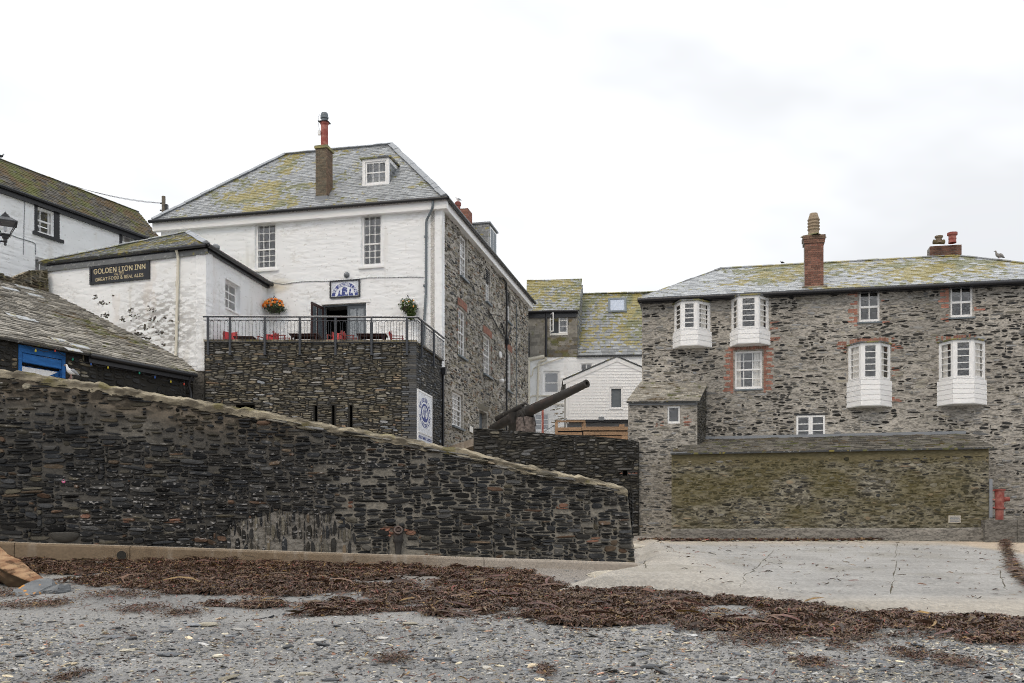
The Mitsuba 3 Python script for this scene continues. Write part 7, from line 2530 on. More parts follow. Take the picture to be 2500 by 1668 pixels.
# white weatherboarded shed
rng = np.random.default_rng(72)
wf = Fr((*at(1383, HV, 53)[:2], 0), (1, -0.02))
ws = thing('weatherboard_shed', 'white weatherboarded shed with a shallow gable behind the pallet fence', 'building')
ap_ = wf.hit(1506, 876)
el_ = wf.hit(1383, 929)
ar_ = 2 * ap_[0]
zb_ = wf.hit(1450, 1025)[1]
sw_ = hrect(1490, 1518.5, 947, 998, wf)
gp_ = Polygon([(0, zb_), (ar_, zb_), (ar_, el_[1]), (ap_[0], ap_[1]), (0, el_[1])]).difference(sbox(sw_[0], sw_[2], sw_[1], sw_[3]))
wall(ws, 'front_wall', wf, gp_, 'm_white_paint', .1, None, (.5, .5))
z = zb_
while z < ap_[1]:
    q = sbox(.12, z, ar_, z + .158).intersection(gp_.buffer(-.001).difference(sbox(sw_[0] - .05, sw_[2] - .06, sw_[1] + .05, sw_[3] + .05)))
    for g in getattr(q, 'geoms', [q]):
        if g.is_empty or g.geom_type != 'Polygon' or g.area < .01:
            continue
        m = MB()
        m.prism(wf, g, -.005, .012)
        vv, ff, _ = m.mesh()
        vv = vv + wf.n * (.032 - (vv[:, 2:3] - z) * .17)
        MB().add(vv, ff).build(child(ws, 'plank'), 'm_white_paint')
    z += .158
MB().box(wf, -.03, .115, zb_, el_[1], -.05, .04).build(child(ws, 'corner_board'), 'm_white_paint')
window(ws, wf, *sw_, 1, 1, back=.0, fw=.05, bw=.02, sash=False, sill=(.06, .05, .07))
MB().box(wf, sw_[0], sw_[1], sw_[2], sw_[3], -.13, -.11).build(child(ws, 'blind'), 'm_grey_pipe')
MB().box(wf, .2, ar_ - .2, zb_, el_[1], -2.1, -2.0).build(child(ws, 'inner_wall'), 'm_interior')
for s_ in (0, 1):
    A = np.array([-.18, el_[1] - .02]) if not s_ else np.array([ar_ + .18, el_[1] - .02])
    B = np.array([ap_[0], ap_[1] + .06])
    up_ = .22
    MB().prism(wf, Polygon([A, B, B - [0, up_], A - [0, up_]]), .02, .07).build(child(ws, 'bargeboard'), 'm_white_paint')
    w4 = lambda p, w: wf.P(p[0], p[1] + .03, w)
    pts = [w4(A, .12), w4(B, .12), w4(B, -4), w4(A, -4)]
    MB().slab(pts[::-1] if not s_ else pts, .05, (.05, .1)).build(child(ws, 'roof'), 'm_slate')
    MB().slab([wf.P((0 if not s_ else ar_), z_, w_) for z_, w_ in ((zb_, -.1), (el_[1], -.1), (el_[1], -4), (zb_, -4))][::(1 if not s_ else -1)], .08, (.5, .5)).build(child(ws, 'side_wall'), 'm_white_paint')
MB().box(wf, 0.05, ar_, zb_ - 2.4, zb_ - .12, -.6, -.5).build(child(ws, 'underside_wall'), 'm_interior')
MB().box(wf, -.02, ar_, zb_ - .12, zb_ - .003, -.3, -.02).build(child(ws, 'floor_beam'), 'm_black')
MB().box(wf, wf.hit(1461, 1030)[0], wf.hit(1474, 1030)[0], wf.hit(0, 1031)[1], wf.hit(0, 1025)[1] + .05, .03, .16).build(child(ws, 'service_box'), 'm_lead')

# fence of new timber and pallets
pf = Fr((*at(1355, HV, 50)[:2], 0), (1, -.02))
fence = thing('timber_fence', 'fence of raw orange timber and pallets below the white shed', 'fence')
R_ = lambda u0, u1, v0, v1, w0, w1, nm, h=0.0, lum=1.0: MB().box(pf, pf.hit(u0, v0)[0], pf.hit(u1, v0)[0], pf.hit(u0, v1)[1], pf.hit(u0, v0)[1], w0, w1, (lum * rng.uniform(.85, 1.1), h)).build(child(fence, nm), 'm_wood')
R_(1355, 1362, 1031, 1064, -.1, 0, 'post')
R_(1357.5, 1429, 1027, 1031, -.08, .02, 'rail')
R_(1424, 1430, 1031.5, 1050, -.1, 0, 'post')
R_(1420.5, 1423.5, 1031.5, 1050, -.2, -.1, 'post')
R_(1361, 1419, 1044, 1052.5, .003, .04, 'plank')
R_(1420, 1533, 1042.5, 1051, .003, .04, 'plank')
R_(1362, 1421, 1056, 1066, .003, .04, 'plank', .1)
R_(1424, 1533, 1054.5, 1063, .003, .04, 'plank')
R_(1448, 1533, 1065, 1076, -.02, .02, 'plank', .2)
R_(1518, 1532, 1064, 1082, .003, .05, 'post')
R_(1512, 1525, 1036, 1043, -.2, -.1, 'post', .1)
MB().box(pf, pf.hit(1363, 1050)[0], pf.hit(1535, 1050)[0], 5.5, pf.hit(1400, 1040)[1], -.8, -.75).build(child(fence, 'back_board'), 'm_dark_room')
A, B = pf.P(*pf.hit(1321, 1058), 0.0), pf.P(*pf.hit(1386, 1015), -1.0)
hrl = thing('stair_rail', 'thin grey sloping handrail by the whitewashed house', 'handrail')
MB().tube([A, B], .02, 6).build(child(hrl, 'rail'), 'm_grey_pipe', True)
for t_ in (.1, .5, .9):
    p = A + (B - A) * t_
    MB().tube([p, p - [0, 0, 1.0]], .015, 6).build(child(hrl, 'post'), 'm_grey_pipe', True)
pp_ = at(1325, 1000, 48.5)
t = thing('red_post', 'rusty red iron post beside the old gun', 'post')
MB().tube([(pp_[0], pp_[1], 5.5), pp_], .055, 10).build(child(t, 'shaft'), 'm_redoxide', True)
MB().tube([pp_ - [0, 0, .0], pp_ + [0, 0, .05]], .07, 10).build(child(t, 'cap'), 'm_redoxide', True)

# the old gun
rng = np.random.default_rng(73)
gun = thing('gun', 'old black iron gun on a pitted pedestal, its barrel raised', 'cannon')
br, mz = at(1283, 1008, 45.0), at(1433, 936.5, 41.8)
ax = (mz - br) / np.linalg.norm(mz - br)
L_ = np.linalg.norm(mz - br)
MB().lathe(br - ax * .9, [(0, 0), (.20, 0), (.235, .06), (.25, .4), (.255, 1.0), (.265, 1.02), (.265, 1.10), (.245, 1.12), (.235, 1.6), (.205, L_ * .55 + .6), (.165, L_ + .45), (.155, L_ + .75), (.168, L_ + .80), (.168, L_ + .9), (.075, L_ + .9), (.07, L_ + .5), (0, L_ + .5)], 24, (.5, .5), axis=ax).build(child(gun, 'barrel'), 'm_gun', 30)
MB().lathe(mz + ax * .001, [(.082, 0), (.075, .012), (.07, .0)], 18, axis=ax).build(child(gun, 'bore_lip'), 'm_joint')
rc0, rc1 = at(1214, 1024, 46.3), at(1276, 992, 45.0)
ax2 = (rc1 - rc0) / np.linalg.norm(rc1 - rc0)
L2 = np.linalg.norm(rc1 - rc0)
MB().lathe(rc0, [(0, 0), (.14, .0), (.155, .04), (.155, .5), (.165, .52), (.165, .6), (.15, .62), (.13, L2), (0, L2)], 16, (.5, .4), axis=ax2).build(child(gun, 'recuperator'), 'm_gun', 30)
MB().tube(bend([rc1 + [0, 0, .05], rc1 + [.10, 0, .16], rc1 + [.24, -.05, .05], rc1 + [.30, -.1, -.16]]), .055, 8).build(child(gun, 'coupling'), 'm_gun', True)
t0_, t1_ = at(1205, 1046, 46.2), at(1243, 1024, 45.4)
ax3 = (t1_ - t0_) / np.linalg.norm(t1_ - t0_)
L3 = np.linalg.norm(t1_ - t0_)
MB().lathe(t0_ - ax3 * .1, [(0, 0), (.19, 0), (.20, .1), (.22, L3 + .3), (0, L3 + .3)], 16, (.5, .3), axis=ax3).build(child(gun, 'breech'), 'm_gun', 30)
cb_ = at(1252, 1020, 45.2)
gf = Fr((*cb_[:2], 0), (ax[0], ax[1]))
MB().box(gf, -.22, .20, cb_[2] - .28, cb_[2] + .22, -.25, .12).build(child(gun, 'cradle'), 'm_gun')
MB().box(gf, -.2, .35, cb_[2] - .75, cb_[2] - .28, -.2, .1).build(child(gun, 'carriage'), 'm_joint')
pd = at(1283, 1040, 45.0)
pz = at(1283, 1020, 45.0)[2]
MB().lathe((pd[0], pd[1], 5.6), [(.62, 0), (.50, .5), (.44, pz - 5.6 - .25), (.40, pz - 5.6 - .02), (.30, pz - 5.6 + .02), (0, pz - 5.6 + .02)], 20, (.5, .3)).build(child(gun, 'pedestal', 'pitted rusty pedestal'), 'm_gunbase', 30)
for s_ in (-1, 1):
    f_ = Fr((pd[0], pd[1], 0), (ax[0], ax[1]))
    MB().prism(f_, Polygon([(-.38, pz - .4), (.36, pz - .4), (.22, pz + .1), (.0, pz + .28), (-.22, pz + .15)]), (s_ * .29 - .05), (s_ * .29 + .05), (.5, .3)).build(child(gun, 'trunnion_bracket'), 'm_gun')
    MB().lathe(f_.P(0, pz + .12, s_ * .34), [(0, 0), (.1, 0), (.1, .05), (0, .05)], 14, axis=f_.n * s_).build(child(gun, 'trunnion'), 'm_gun', 30)
# ---------------------------------------------------------------- beside the slipway: bollard, chain, kerb
rng = np.random.default_rng(81)
YH = 34.0
kb0, kb1 = at(2405, 1300, 33.6), at(2600, 1300, 33.2)
kerb = struct('kerb', 'low stone kerb at the top of the slipway')
kfr = between(kb0[:2], kb1[:2])
zk = at(2450, 1270, 33.6)[2]
x = 0.0
while x < kfr.len:
    l = rng.uniform(.8, 1.3)
    MB().box(kfr, x, x + l - .015, 1.0, zk + rng.normal(0, .015), -1.1, rng.normal(0, .02), (0.42, .5)).build(child(kerb, 'block'), 'm_mortar_house')
    x += l
bc = at(2440, 1270, 33.9)
bz = zk + .0
bt = at(2440, 1194, 33.9)[2]
bol = thing('bollard', 'flanged red iron pipe standing as a bollard by the store corner', 'bollard')
h_ = bt - bz
rr_ = (2453 - 2427) / 2 * 33.9 / F
MB().lathe((bc[0], bc[1], bz), [(rr_ * .70, 0), (rr_ * .74, h_ * .35), (rr_ * 1.05, h_ * .36), (rr_ * 1.08, h_ * .40), (rr_ * .78, h_ * .41), (rr_ * .82, h_ * .58), (rr_ * .88, h_ * .6), (rr_ * .84, h_ * .64), (rr_ * .86, h_ * .93), (rr_ * 1.1, h_ * .945), (rr_ * 1.1, h_ * .99), (rr_ * .8, h_ * .992), (rr_ * .7, h_ * .8), (0, h_ * .8)], 20, (.36, 1)).build(child(bol, 'body'), 'm_redoxide', 30)
MB().tube([(bc[0] + rr_ * .6, bc[1], bz + h_ * .66), (bc[0] + rr_ * 1.75, bc[1] - .05, bz + h_ * .675)], .08, 12, (.36, 1)).build(child(bol, 'outlet'), 'm_redoxide', 40)
for dz in (.42, .67, .96):
    MB().box(Fr((bc[0], bc[1], 0), (1, 0)), -rr_ * 1.25, -rr_ * .9, bz + h_ * dz - .03, bz + h_ * dz + .01, -.03, .05).build(child(bol, 'lug'), 'm_redoxide')


def weed_strips(m, pts, n, rng, l=(0.08, 0.25), w=(0.012, 0.035), hang=0.0, zoff=0.02, dirb=None, up=0.25):
    """n curled fronds scattered about the given points; every frond a bent ribbon."""
    P = pts[rng.integers(0, len(pts), n)] if len(pts) != n else pts
    N = len(P)
    a = rng.uniform(0, 2 * np.pi, N) if dirb is None else dirb + rng.normal(0, .5, N)
    L_ = rng.uniform(*l, N)
    W_ = rng.uniform(*w, N)
    d = np.stack([np.cos(a), np.sin(a), rng.normal(0, .12, N)], 1)
    s = np.stack([-np.sin(a), np.cos(a), rng.normal(0, .6, N)], 1)
    s /= np.linalg.norm(s, axis=1, keepdims=True)
    lift = rng.uniform(0.0, up, N) * L_
    curl = rng.normal(0, .35, N)[:, None] * np.stack([-np.sin(a), np.cos(a), a * 0], 1)
    V, Fc, U = [], [], []
    for k, t in enumerate((0, .35, .7, 1)):
        c = P + d * (L_ * (t - .5))[:, None] + curl * (L_ * (t - .5) ** 2)[:, None] * 2
        c[:, 2] += zoff + lift * (4 * t * (1 - t)) + rng.normal(0, .006, N)
        ww = (W_ * (0.55, 1.0, .9, .25)[k])[:, None]
        V += [c - s * ww, c + s * ww]
    V = np.stack(V, 1)                      # N, 8, 3
    lum = rng.uniform(0.024, 0.15, N) * (.75 + .5 * meshkit.noise(P * [1.3, 2.2, 0] + 5, 3))
    hue = np.clip(rng.normal(.28, .22, N), 0, .72)
    rare = rng.random(N)
    hue = np.where(rare > .985, .75, hue)
    hue = np.where(rare < .012, 1.0, hue)
    f1 = np.array([[0, 2, 3], [0, 3, 1], [2, 4, 5], [2, 5, 3], [4, 6, 7], [4, 7, 5]])
    f = (f1[None] + 8 * np.arange(N)[:, None, None]).reshape(-1, 3)
    v = V.reshape(-1, 3)
    m.v.append(v)
    m.f.append(f + m.n)
    m.c.append(np.repeat(np.stack([lum, hue], 1), 8, 0))
    m.n += len(v)


# chain with weed down the edge of the slipway
cpx = [(2446, 1274), (2450, 1288), (2452, 1305), (2456, 1325), (2462, 1348), (2472, 1378), (2486, 1402), (2505, 1425), (2540, 1450)]
cp_ = np.array([gpt(u, v, lambda x, y: G0(x, y) + .08) for u, v in cpx])
cp_[:2, 2] = [zk + .05, zk - .1]
tt = np.linspace(0, len(cp_) - 1, 64)
cpts = np.stack([np.interp(tt, np.arange(len(cp_)), cp_[:, i]) for i in range(3)], 1)
cpts[6:, 2] = np.maximum(slip_z(cpts[6:, 0], cpts[6:, 1]), cpts[6:, 2] - .06) + .05
chain = thing('mooring_chain', 'rusty chain grown over with dark weed down the slipway edge', 'chain')
for i in range(0, 62):
    A, B = cpts[i], cpts[i + 1]
    d = (B - A) / np.linalg.norm(B - A)
    s = np.cross(d, [0, 0, 1.0])
    s /= np.linalg.norm(s)
    u_ = np.cross(s, d)
    x_ = s if i % 2 else (s * .5 + u_ * .85)
    ll = np.linalg.norm(B - A) * .72
    a = np.linspace(0, 2 * np.pi, 9)
    MB().tube([(A + B) / 2 + d * ll * math.cos(q) + x_ * .055 * math.sin(q) for q in a], .020, 5, (.6, 1), cap=False).build(child(chain, 'link'), 'm_gun', True)
m = MB()
sel = cpts[14:]
p = sel[rng.integers(0, len(sel), 1500)] + np.stack([-np.abs(rng.normal(0, .12, 1500)) * rng.random(1500), rng.normal(0, .12, 1500), rng.uniform(0, .05, 1500)], 1)
weed_strips(m, p, 1500, rng, l=(.10, .40), w=(.005, .012), dirb=math.pi + .15, up=.1)
sel = cpts[:16]
p = sel[rng.integers(0, len(sel), 420)] + rng.normal(0, .06, (420, 3)) * [1.2, 1, .4]
weed_strips(m, p, 420, rng, l=(.1, .3), w=(.012, .03), up=.2)
m.build(child(chain, 'hanging_weed', kind='stuff'), 'm_seaweed')
# green rope end by the bollard
gr = thing('rope', 'frayed green rope lying by the foot of the red bollard', 'rope')
MB().tube([gpt(u, v) + [0, 0, .14] for u, v in ((2408, 1327), (2425, 1319), (2445, 1312), (2458, 1304), (2466, 1296), (2478, 1293))], .025, 6).build(child(gr, 'strand'), 'm_green_rope', True)
MB().tube([gpt(u, v) + [0, 0, .16] for u, v in ((2448, 1310), (2462, 1306), (2460, 1298), (2470, 1300), (2482, 1297))], .022, 6).build(child(gr, 'strand'), 'm_green_rope', True)
# line of weed and old chain along the foot of the store
m = MB()
uu = np.linspace(1570, 2440, 140)
base = np.array([gpt(u, np.interp(u, [1570, 1640, 2100, 2300, 2440], [1326, 1327, 1327, 1316, 1300])) for u in uu])
p = base[rng.integers(0, len(base), 5200)] + rng.normal(0, .10, (5200, 3)) * [1, 1.1, .25] + [0, 0, .07]
weed_strips(m, p, 5200, rng, l=(.07, .22), w=(.012, .03), up=.4)
wl = struct('weed_line', 'dark line of washed-up weed along the foot of the store wall', 'stuff')
m.build(wl, 'm_seaweed')
# small stones of that line
m = MB()
for i in range(420):
    b_ = base[rng.integers(0, len(base))] + rng.normal(0, .16, 3) * [1, 1, 0] + [0, 0, .08]
    m.ball(b_, rng.uniform(.02, .07) * np.array([1.3, 1, .6]), 0, (rng.uniform(.06, .3), rng.uniform(.2, .6)), .5, rng)
m.build(struct('rubble_line', 'small stones lodged along the foot of the store wall', 'stuff'), 'm_stone')

# ---------------------------------------------------------------- seaweed on the beach
rng = np.random.default_rng(82)
weed_px = [(-60, 1372), (60, 1368), (330, 1366), (700, 1377), (1000, 1385), (1180, 1388), (1300, 1402), (1400, 1434), (1500, 1440), (1640, 1447), (1800, 1458), (1900, 1472), (2030, 1488), (2300, 1505), (2560, 1520),
           (2560, 1590), (2400, 1585), (2250, 1578), (2000, 1566), (1800, 1556), (1600, 1548), (1500, 1545), (1400, 1548), (1250, 1530), (1050, 1518), (960, 1508), (800, 1515), (700, 1520), (600, 1508), (480, 1498), (380, 1480), (300, 1470), (200, 1440), (110, 1420), (-60, 1415)]
weed_poly = Polygon([tuple(gpt(u, v)[:2]) for u, v in weed_px]).buffer(0)
clumps_px = [(20, 1452, 60, 12), (60, 1482, 90, 8), (130, 1478, 50, 8), (300, 1455, 90, 8), (340, 1490, 70, 7), (440, 1500, 60, 6), (1850, 1566, 120, 14), (2050, 1580, 40, 8),
             (1980, 1620, 50, 5), (2220, 1600, 60, 6), (2330, 1622, 50, 6), (2440, 1560, 60, 8), (960, 1610, 45, 4), (1335, 1640, 25, 5), (2080, 1560, 70, 7), (170, 1655, 30, 4)]


def weed_mask(x, y, n):
    f = meshkit.fbm(np.stack([x * .55, y * 1.25, x * 0 + 3], -1), 4, 12)
    f2 = meshkit.fbm(np.stack([x * 2.4, y * 4.2, x * 0 + 9], -1), 3, 15)
    pt = shapely.points(np.stack([x, y], -1))
    ins = shapely.contains(weed_poly, pt)
    d = shapely.distance(weed_poly.exterior, pt)
    left = smooth01(-2.6, -5.4, x) * smooth01(19.4, 17.6, y)
    th = 0.385 - .035 * smooth01(-1, 3, x) - .05 * smooth01(3.5, 7, x) + 0.14 * smooth01(.7, 0, d) + .16 * left + .10 * smooth01(15.8, 14.8, y) + .13 * smooth01(.5, 2.5, x) * smooth01(20.2, 21.5, y)
    dens = smooth01(th - .03, th + .20, f * .62 + f2 * .38)
    return np.where(ins, dens, 0.0), f2


N = 400000
b_ = weed_poly.bounds
y = rng.uniform(max(b_[1], 13.3), min(b_[3], 24.2), N)
x = (rng.uniform(-80, 2560, N) - CX) / F * y
dn, f2 = weed_mask(x, y, N)
keep = rng.random(N) < dn * 0.70
x, y, f2 = x[keep], y[keep], f2[keep]


def mat_height(x, y):
    dn, f2 = weed_mask(np.asarray(x, float), np.asarray(y, float), 0)
    back = smooth01(17, 21, y)
    return dn * (0.01 + 0.055 * smooth01(.46, .68, f2) + .02 * back)


z = Gz(x, y) + mat_height(x, y)
m = MB()
pts = np.stack([x, y, z], 1)
weed_strips(m, pts, len(pts), rng, l=(.04, .15), w=(.004, .014), up=.35)
for (u, v, su, sv) in clumps_px:
    c = gpt(u, v)
    n = int(su * 6)
    q = np.stack([c[0] + rng.normal(0, su * .55, n) * c[1] / F, c[1] + rng.normal(0, .06 + sv * .022, n) + .12 * np.sin(np.arange(n)), np.zeros(n)], 1)
    q[:, 2] = Gz(q[:, 0], q[:, 1]) + np.abs(rng.normal(0, .012, n))
    weed_strips(m, q, n, rng, l=(.04, .14), w=(.003, .010), up=.35)
# long straps of kelp and red weed through the band
n = 1500
y = rng.uniform(14, 23, n)
x = (rng.uniform(-60, 2560, n) - CX) / F * y
dn, _ = weed_mask(x, y, 0)
k = dn > .3
q = np.stack([x[k], y[k], Gz(x[k], y[k]) + mat_height(x[k], y[k]) + .02], 1)
weed_strips(m, q, len(q), rng, l=(.25, .7), w=(.008, .03), up=.12)
# stray fronds
n = 2600
y = rng.uniform(10.6, 20, n)
x = (rng.uniform(-60, 2560, n) - CX) / F * y
weed_strips(m, np.stack([x, y, Gz(x, y)], 1), n, rng, l=(.04, .16), w=(.004, .014), up=.2)
n = 420
y = rng.uniform(17, 33, n)
x = rng.uniform(3.6, 13.5, n)
ins = shapely.contains_xy(slip_poly.buffer(-.3), x, y)
x, y = x[ins], y[ins]
weed_strips(m, np.stack([x, y, slip_z(x, y)], 1), len(x), rng, l=(.05, .22), w=(.006, .02), up=.15)
sk_ = struct('seaweed', 'thick brown seaweed strewn across the top of the beach', 'stuff')
m.build(sk_, 'm_seaweed')
# matted weed beneath the fronds
X = np.arange(-13, 17, .085)
Y = np.arange(13.6, 24.3, .075)
gx, gy = np.meshgrid(X, Y)
hh = mat_height(gx.ravel(), gy.ravel()).reshape(gx.shape)
dnm, _ = weed_mask(gx.ravel(), gy.ravel(), 0)
v, f = sheet(X, Y, lambda a, b: Gz(a, b) + mat_height(a, b) - .034 + .042 * smooth01(.25, .7, weed_mask(a, b, 0)[0]) + .02 * (meshkit.noise(np.stack([a * 9, b * 9, a * 0], -1)) - .5))
dd = dnm[f].mean(1)
f = f[dd > .50]
mk = struct('seaweed_mat', 'matted brown weed lying under the loose fronds', 'stuff')
scene[mk] = mikit.ply((v, f), 'm_seaweed', smooth=True, uv=np.tile([[0.052, .30]], (len(v), 1)))

# ---------------------------------------------------------------- shingle, pebbles and shells
rng = np.random.default_rng(83)
ico = trimesh.creation.icosphere(subdivisions=1)
iv, if_ = np.array(ico.vertices), np.array(ico.faces)
oct_ = trimesh.creation.icosphere(subdivisions=0)
ov, of_ = np.array(oct_.vertices), np.array(oct_.faces)


def scatter(x, y, size, flat, bv, bf_, m, pal):
    n = len(x)
    a = rng.uniform(0, 2 * np.pi, n)
    V = bv[None] * (1 + .5 * (rng.random((n, len(bv), 1)) - .5))
    sx, sy, sz = size * rng.uniform(.9, 1.7, n), size * rng.uniform(.6, 1.1, n), size * flat * rng.uniform(.6, 1.3, n)
    V = V * np.stack([sx, sy, sz], 1)[:, None]
    c, s = np.cos(a)[:, None], np.sin(a)[:, None]
    V = np.stack([V[..., 0] * c - V[..., 1] * s, V[..., 0] * s + V[..., 1] * c, V[..., 2] + rng.normal(0, .2, n)[:, None] * V[..., 0]], -1)
    V = V + np.stack([x, y, Gz(x, y) + sz * rng.uniform(.0, .6, n)], 1)[:, None]
    f = (bf_[None] + len(bv) * np.arange(n)[:, None, None]).reshape(-1, 3)
    m.v.append(V.reshape(-1, 3))
    m.f.append(f + m.n)
    m.c.append(np.repeat(pal, len(bv), 0))
    m.n += n * len(bv)


def pal(n):
    r = rng.random(n)
    lum = np.where(r < .50, rng.uniform(.055, .17, n), np.where(r < .80, rng.uniform(.16, .30, n), rng.uniform(.3, .58, n)))
    hue = np.where(r < .50, rng.uniform(0, .25, n), np.where(r < .8, rng.uniform(0, .45, n), rng.uniform(.15, .55, n)))
    hue = np.where(rng.random(n) < .035, rng.uniform(.65, .85, n), hue)
    return np.stack([lum, hue], 1)


def shingle(n, y0, y1, size, flat, bv, bf_, m, dens):
    y = y0 + (y1 - y0) * rng.random(n)
    x = (rng.uniform(-60, 2560, n) - CX) / F * y
    k = rng.random(n) < dens(x, y)
    x, y = x[k], y[k]
    s = rng.lognormal(math.log(size), .45, len(x))
    scatter(x, y, np.minimum(s, size * 3.2), flat, bv, bf_, m, pal(len(x)))


def d1(x, y):
    f = meshkit.fbm(np.stack([x * .5, y * 1.4, x * 0], -1), 3, 22)
    right = smooth01(-1.2, .6, x)
    patch = smooth01(.36, .58, f)
    w, _ = weed_mask(x, y, 0)
    edge = smooth01(16.6, 14.2, y)
    wetsand = smooth01(.55, .70, meshkit.fbm(np.stack([x * .5 + 20, y * 1.3, x * 0], -1), 3, 41)) * right
    return np.clip((.30 + .22 * patch) * (1 - right) + right * (.62 + .5 * patch) * (1 - .6 * wetsand), 0, 1) * edge * (1 - w)


m = MB()
shingle(64000, 10.4, 16.6, .009, .5, ov, of_, m, d1)
shingle(16000, 10.4, 16.6, .017, .34, iv, if_, m, lambda x, y: d1(x, y) * .9)
shingle(2600, 10.4, 15.8, .033, .24, iv, if_, m, lambda x, y: d1(x, y) * .65)
m.build(struct('shingle', 'grey shingle of slate pebbles and shells over the sand', 'stuff'), 'm_stone')
m = MB()
shingle(3000, 15.5, 23.0, .020, .4, ov, of_, m, lambda x, y: .35 * (weed_mask(x, y, 0)[0] < .5) + .04)
m.build(struct('scattered_pebbles', 'pale pebbles and shells lying among the seaweed', 'stuff'), 'm_stone')
# the flat stones one can pick out
big = [(475, 1528, .13, 'pair of thin pale slates lying on bare sand', .26), (508, 1527, .17, 'long thin pale slate beside the shorter one on bare sand', .30), (560, 1555, .10, 'rounded grey pebble alone on the sand', .20), (275, 1558, .14, 'long blue-grey slate flat on the sand', .17), (405, 1544, .10, 'dark slate pebble among small chips', .10),
       (310, 1590, .10, 'whitish rounded pebble among small grey chips', .42), (415, 1602, .16, 'heap-like violet-grey slate with white chips beside it', .13), (1000, 1524, .12, 'pale slate at the edge of the weed', .30), (810, 1663, .11, 'dark rounded pebble at the water side of the shingle', .08), (1055, 1610, .12, 'long blue slate in the shingle', .15), (1590, 1630, .14, 'long dark slate sliver in the shingle', .08), (1760, 1658, .11, 'dark flat slate in wet shingle', .07), (1250, 1440, .08, 'white stone lying in the weed', .5), (745, 1648, .11, 'flat buff stone near the beach edge', .33)]
for u, v, s, lab, lum in big:
    c = gpt(u, v)
    t = thing('beach_stone', lab, 'stone')
    q = iv * (1 + .35 * (rng.random((len(iv), 1)) - .5)) * [s, s * .6, s * .2]
    scene[t] = mikit.ply((q + c + [0, 0, s * .08], if_), 'm_stone', uv=np.tile([[lum, .08 if lum < .3 else .4]], (len(iv), 1)))
# orange rock and slate rock by the wall
c = gpt(30, 1436)
t = thing('boulder', 'big orange-brown boulder leaning at the foot of the wall', 'rock')
Y_ = c[1] + .1
Q = lambda u, v, dy=0.: at(u, v, Y_ + dy)
ri = np.array([Q(-70, 1302), Q(0, 1352), Q(32, 1368), Q(70, 1396), Q(111, 1422)])
lo = np.array([Q(-70, 1418), Q(0, 1416), Q(18, 1433), Q(66, 1437), Q(104, 1436)])
secs = []
K_ = 26
for i in np.linspace(0, 4, 60):
    T_ = np.array([np.interp(i, range(5), ri[:, k]) for k in range(3)])
    B_ = np.array([np.interp(i, range(5), lo[:, k]) for k in range(3)]) - [0, 0, .06]
    hh_ = T_[2] - B_[2]
    prof_ = [(.34, 1.0), (.10, .93), (-.14, .74), (-.20, .62), (-.02, .22), (.10, 0.0), (.5, 0.0), (.55, .6)]
    prof_ = prof_ + prof_[:1]
    seg_ = np.linspace(0, len(prof_) - 1, K_, endpoint=False)
    wd_ = min(1.0, .25 + hh_)
    cs_ = []
    for q_ in seg_:
        py, pz_ = np.interp(q_, range(len(prof_)), [c_[0] for c_ in prof_]), np.interp(q_, range(len(prof_)), [c_[1] for c_ in prof_])
        cs_.append([B_[0] + (T_[0] - B_[0]) * pz_, T_[1] + py * wd_, B_[2] + hh_ * pz_])
    secs.append(cs_)
secs = np.array(secs)
sh_ = secs.shape
pv = secs.reshape(-1, 3)
nn_ = meshkit.fbm(np.stack([pv[:, 0] * 1.5 + pv[:, 2] * 3, pv[:, 1] * 4, pv[:, 2] * 9 + pv[:, 0] * 5], 1), 4, 5)[:, None] - .5
cen = np.repeat(secs.mean(1), K_, 0)
pv = pv + (pv - cen) * nn_ * .55
ff = [[i * K_ + j, i * K_ + (j + 1) % K_, (i + 1) * K_ + (j + 1) % K_, (i + 1) * K_ + j] for i in range(sh_[0] - 1) for j in range(K_)]
ff = [[q[0], q[1], q[2]] for q in ff] + [[q[0], q[2], q[3]] for q in ff]
vv = np.vstack([pv, secs[0].mean(0), secs[-1].mean(0)])
n_ = len(pv)
ff += [[n_, (j + 1) % K_, j] for j in range(K_)] + [[n_ + 1, n_ - K_ + j, n_ - K_ + (j + 1) % K_] for j in range(K_)]
mm = trimesh.Trimesh(vv, ff, process=False)
trimesh.repair.fix_normals(mm)
MB().add(mm.vertices, mm.faces, (1.0, .5)).build(t, 'm_orange_rock', 30)
labels[t]['label'] = 'big orange-brown boulder leaning at the foot of the wall'
for (u0, v0, u1, v1, h, lab, uv) in ((38, 1458, 122, 1426, .26, 'blue-grey slate rock streaked with orange beside the big boulder', 1.0), (112, 1444, 160, 1436, .16, 'smaller grey slate rock beyond the orange-streaked one', .1)):
    A, B = gpt(u0, v0), gpt(u1, v1 + 10)
    t = thing('rock', lab, 'rock')
    mid_ = (A + B) / 2
    d = (B - A)[:2]
    ln = np.linalg.norm(d) / 2 + .05
    d /= np.linalg.norm(d)
    rk_ = np.random.default_rng(int(u0))
    q = rk_.normal(0, 1, (34, 3))
    q /= np.linalg.norm(q, axis=1, keepdims=True)
    hull = trimesh.convex.convex_hull(np.sign(q) * np.abs(q) ** .7)
    vq, fq = trimesh.remesh.subdivide_to_size(hull.vertices, hull.faces, .28)
    hull = trimesh.Trimesh(vq, fq)
    q = np.array(hull.vertices)
    q = q + (meshkit.fbm(q * [2, 3, 9], 3, 4)[:, None] - .5) * [.10, .22, .22]
    z_ = q[:, 2] * h * .8 + q[:, 0] * h * .55 - .03
    vv = np.stack([mid_[0] + d[0] * q[:, 0] * ln - d[1] * q[:, 1] * .28, mid_[1] + d[1] * q[:, 0] * ln + d[0] * q[:, 1] * .28, mid_[2] + z_], 1)
    MB().add(vv, hull.faces, (uv, .5)).build(t, 'm_slate_rock', 18)

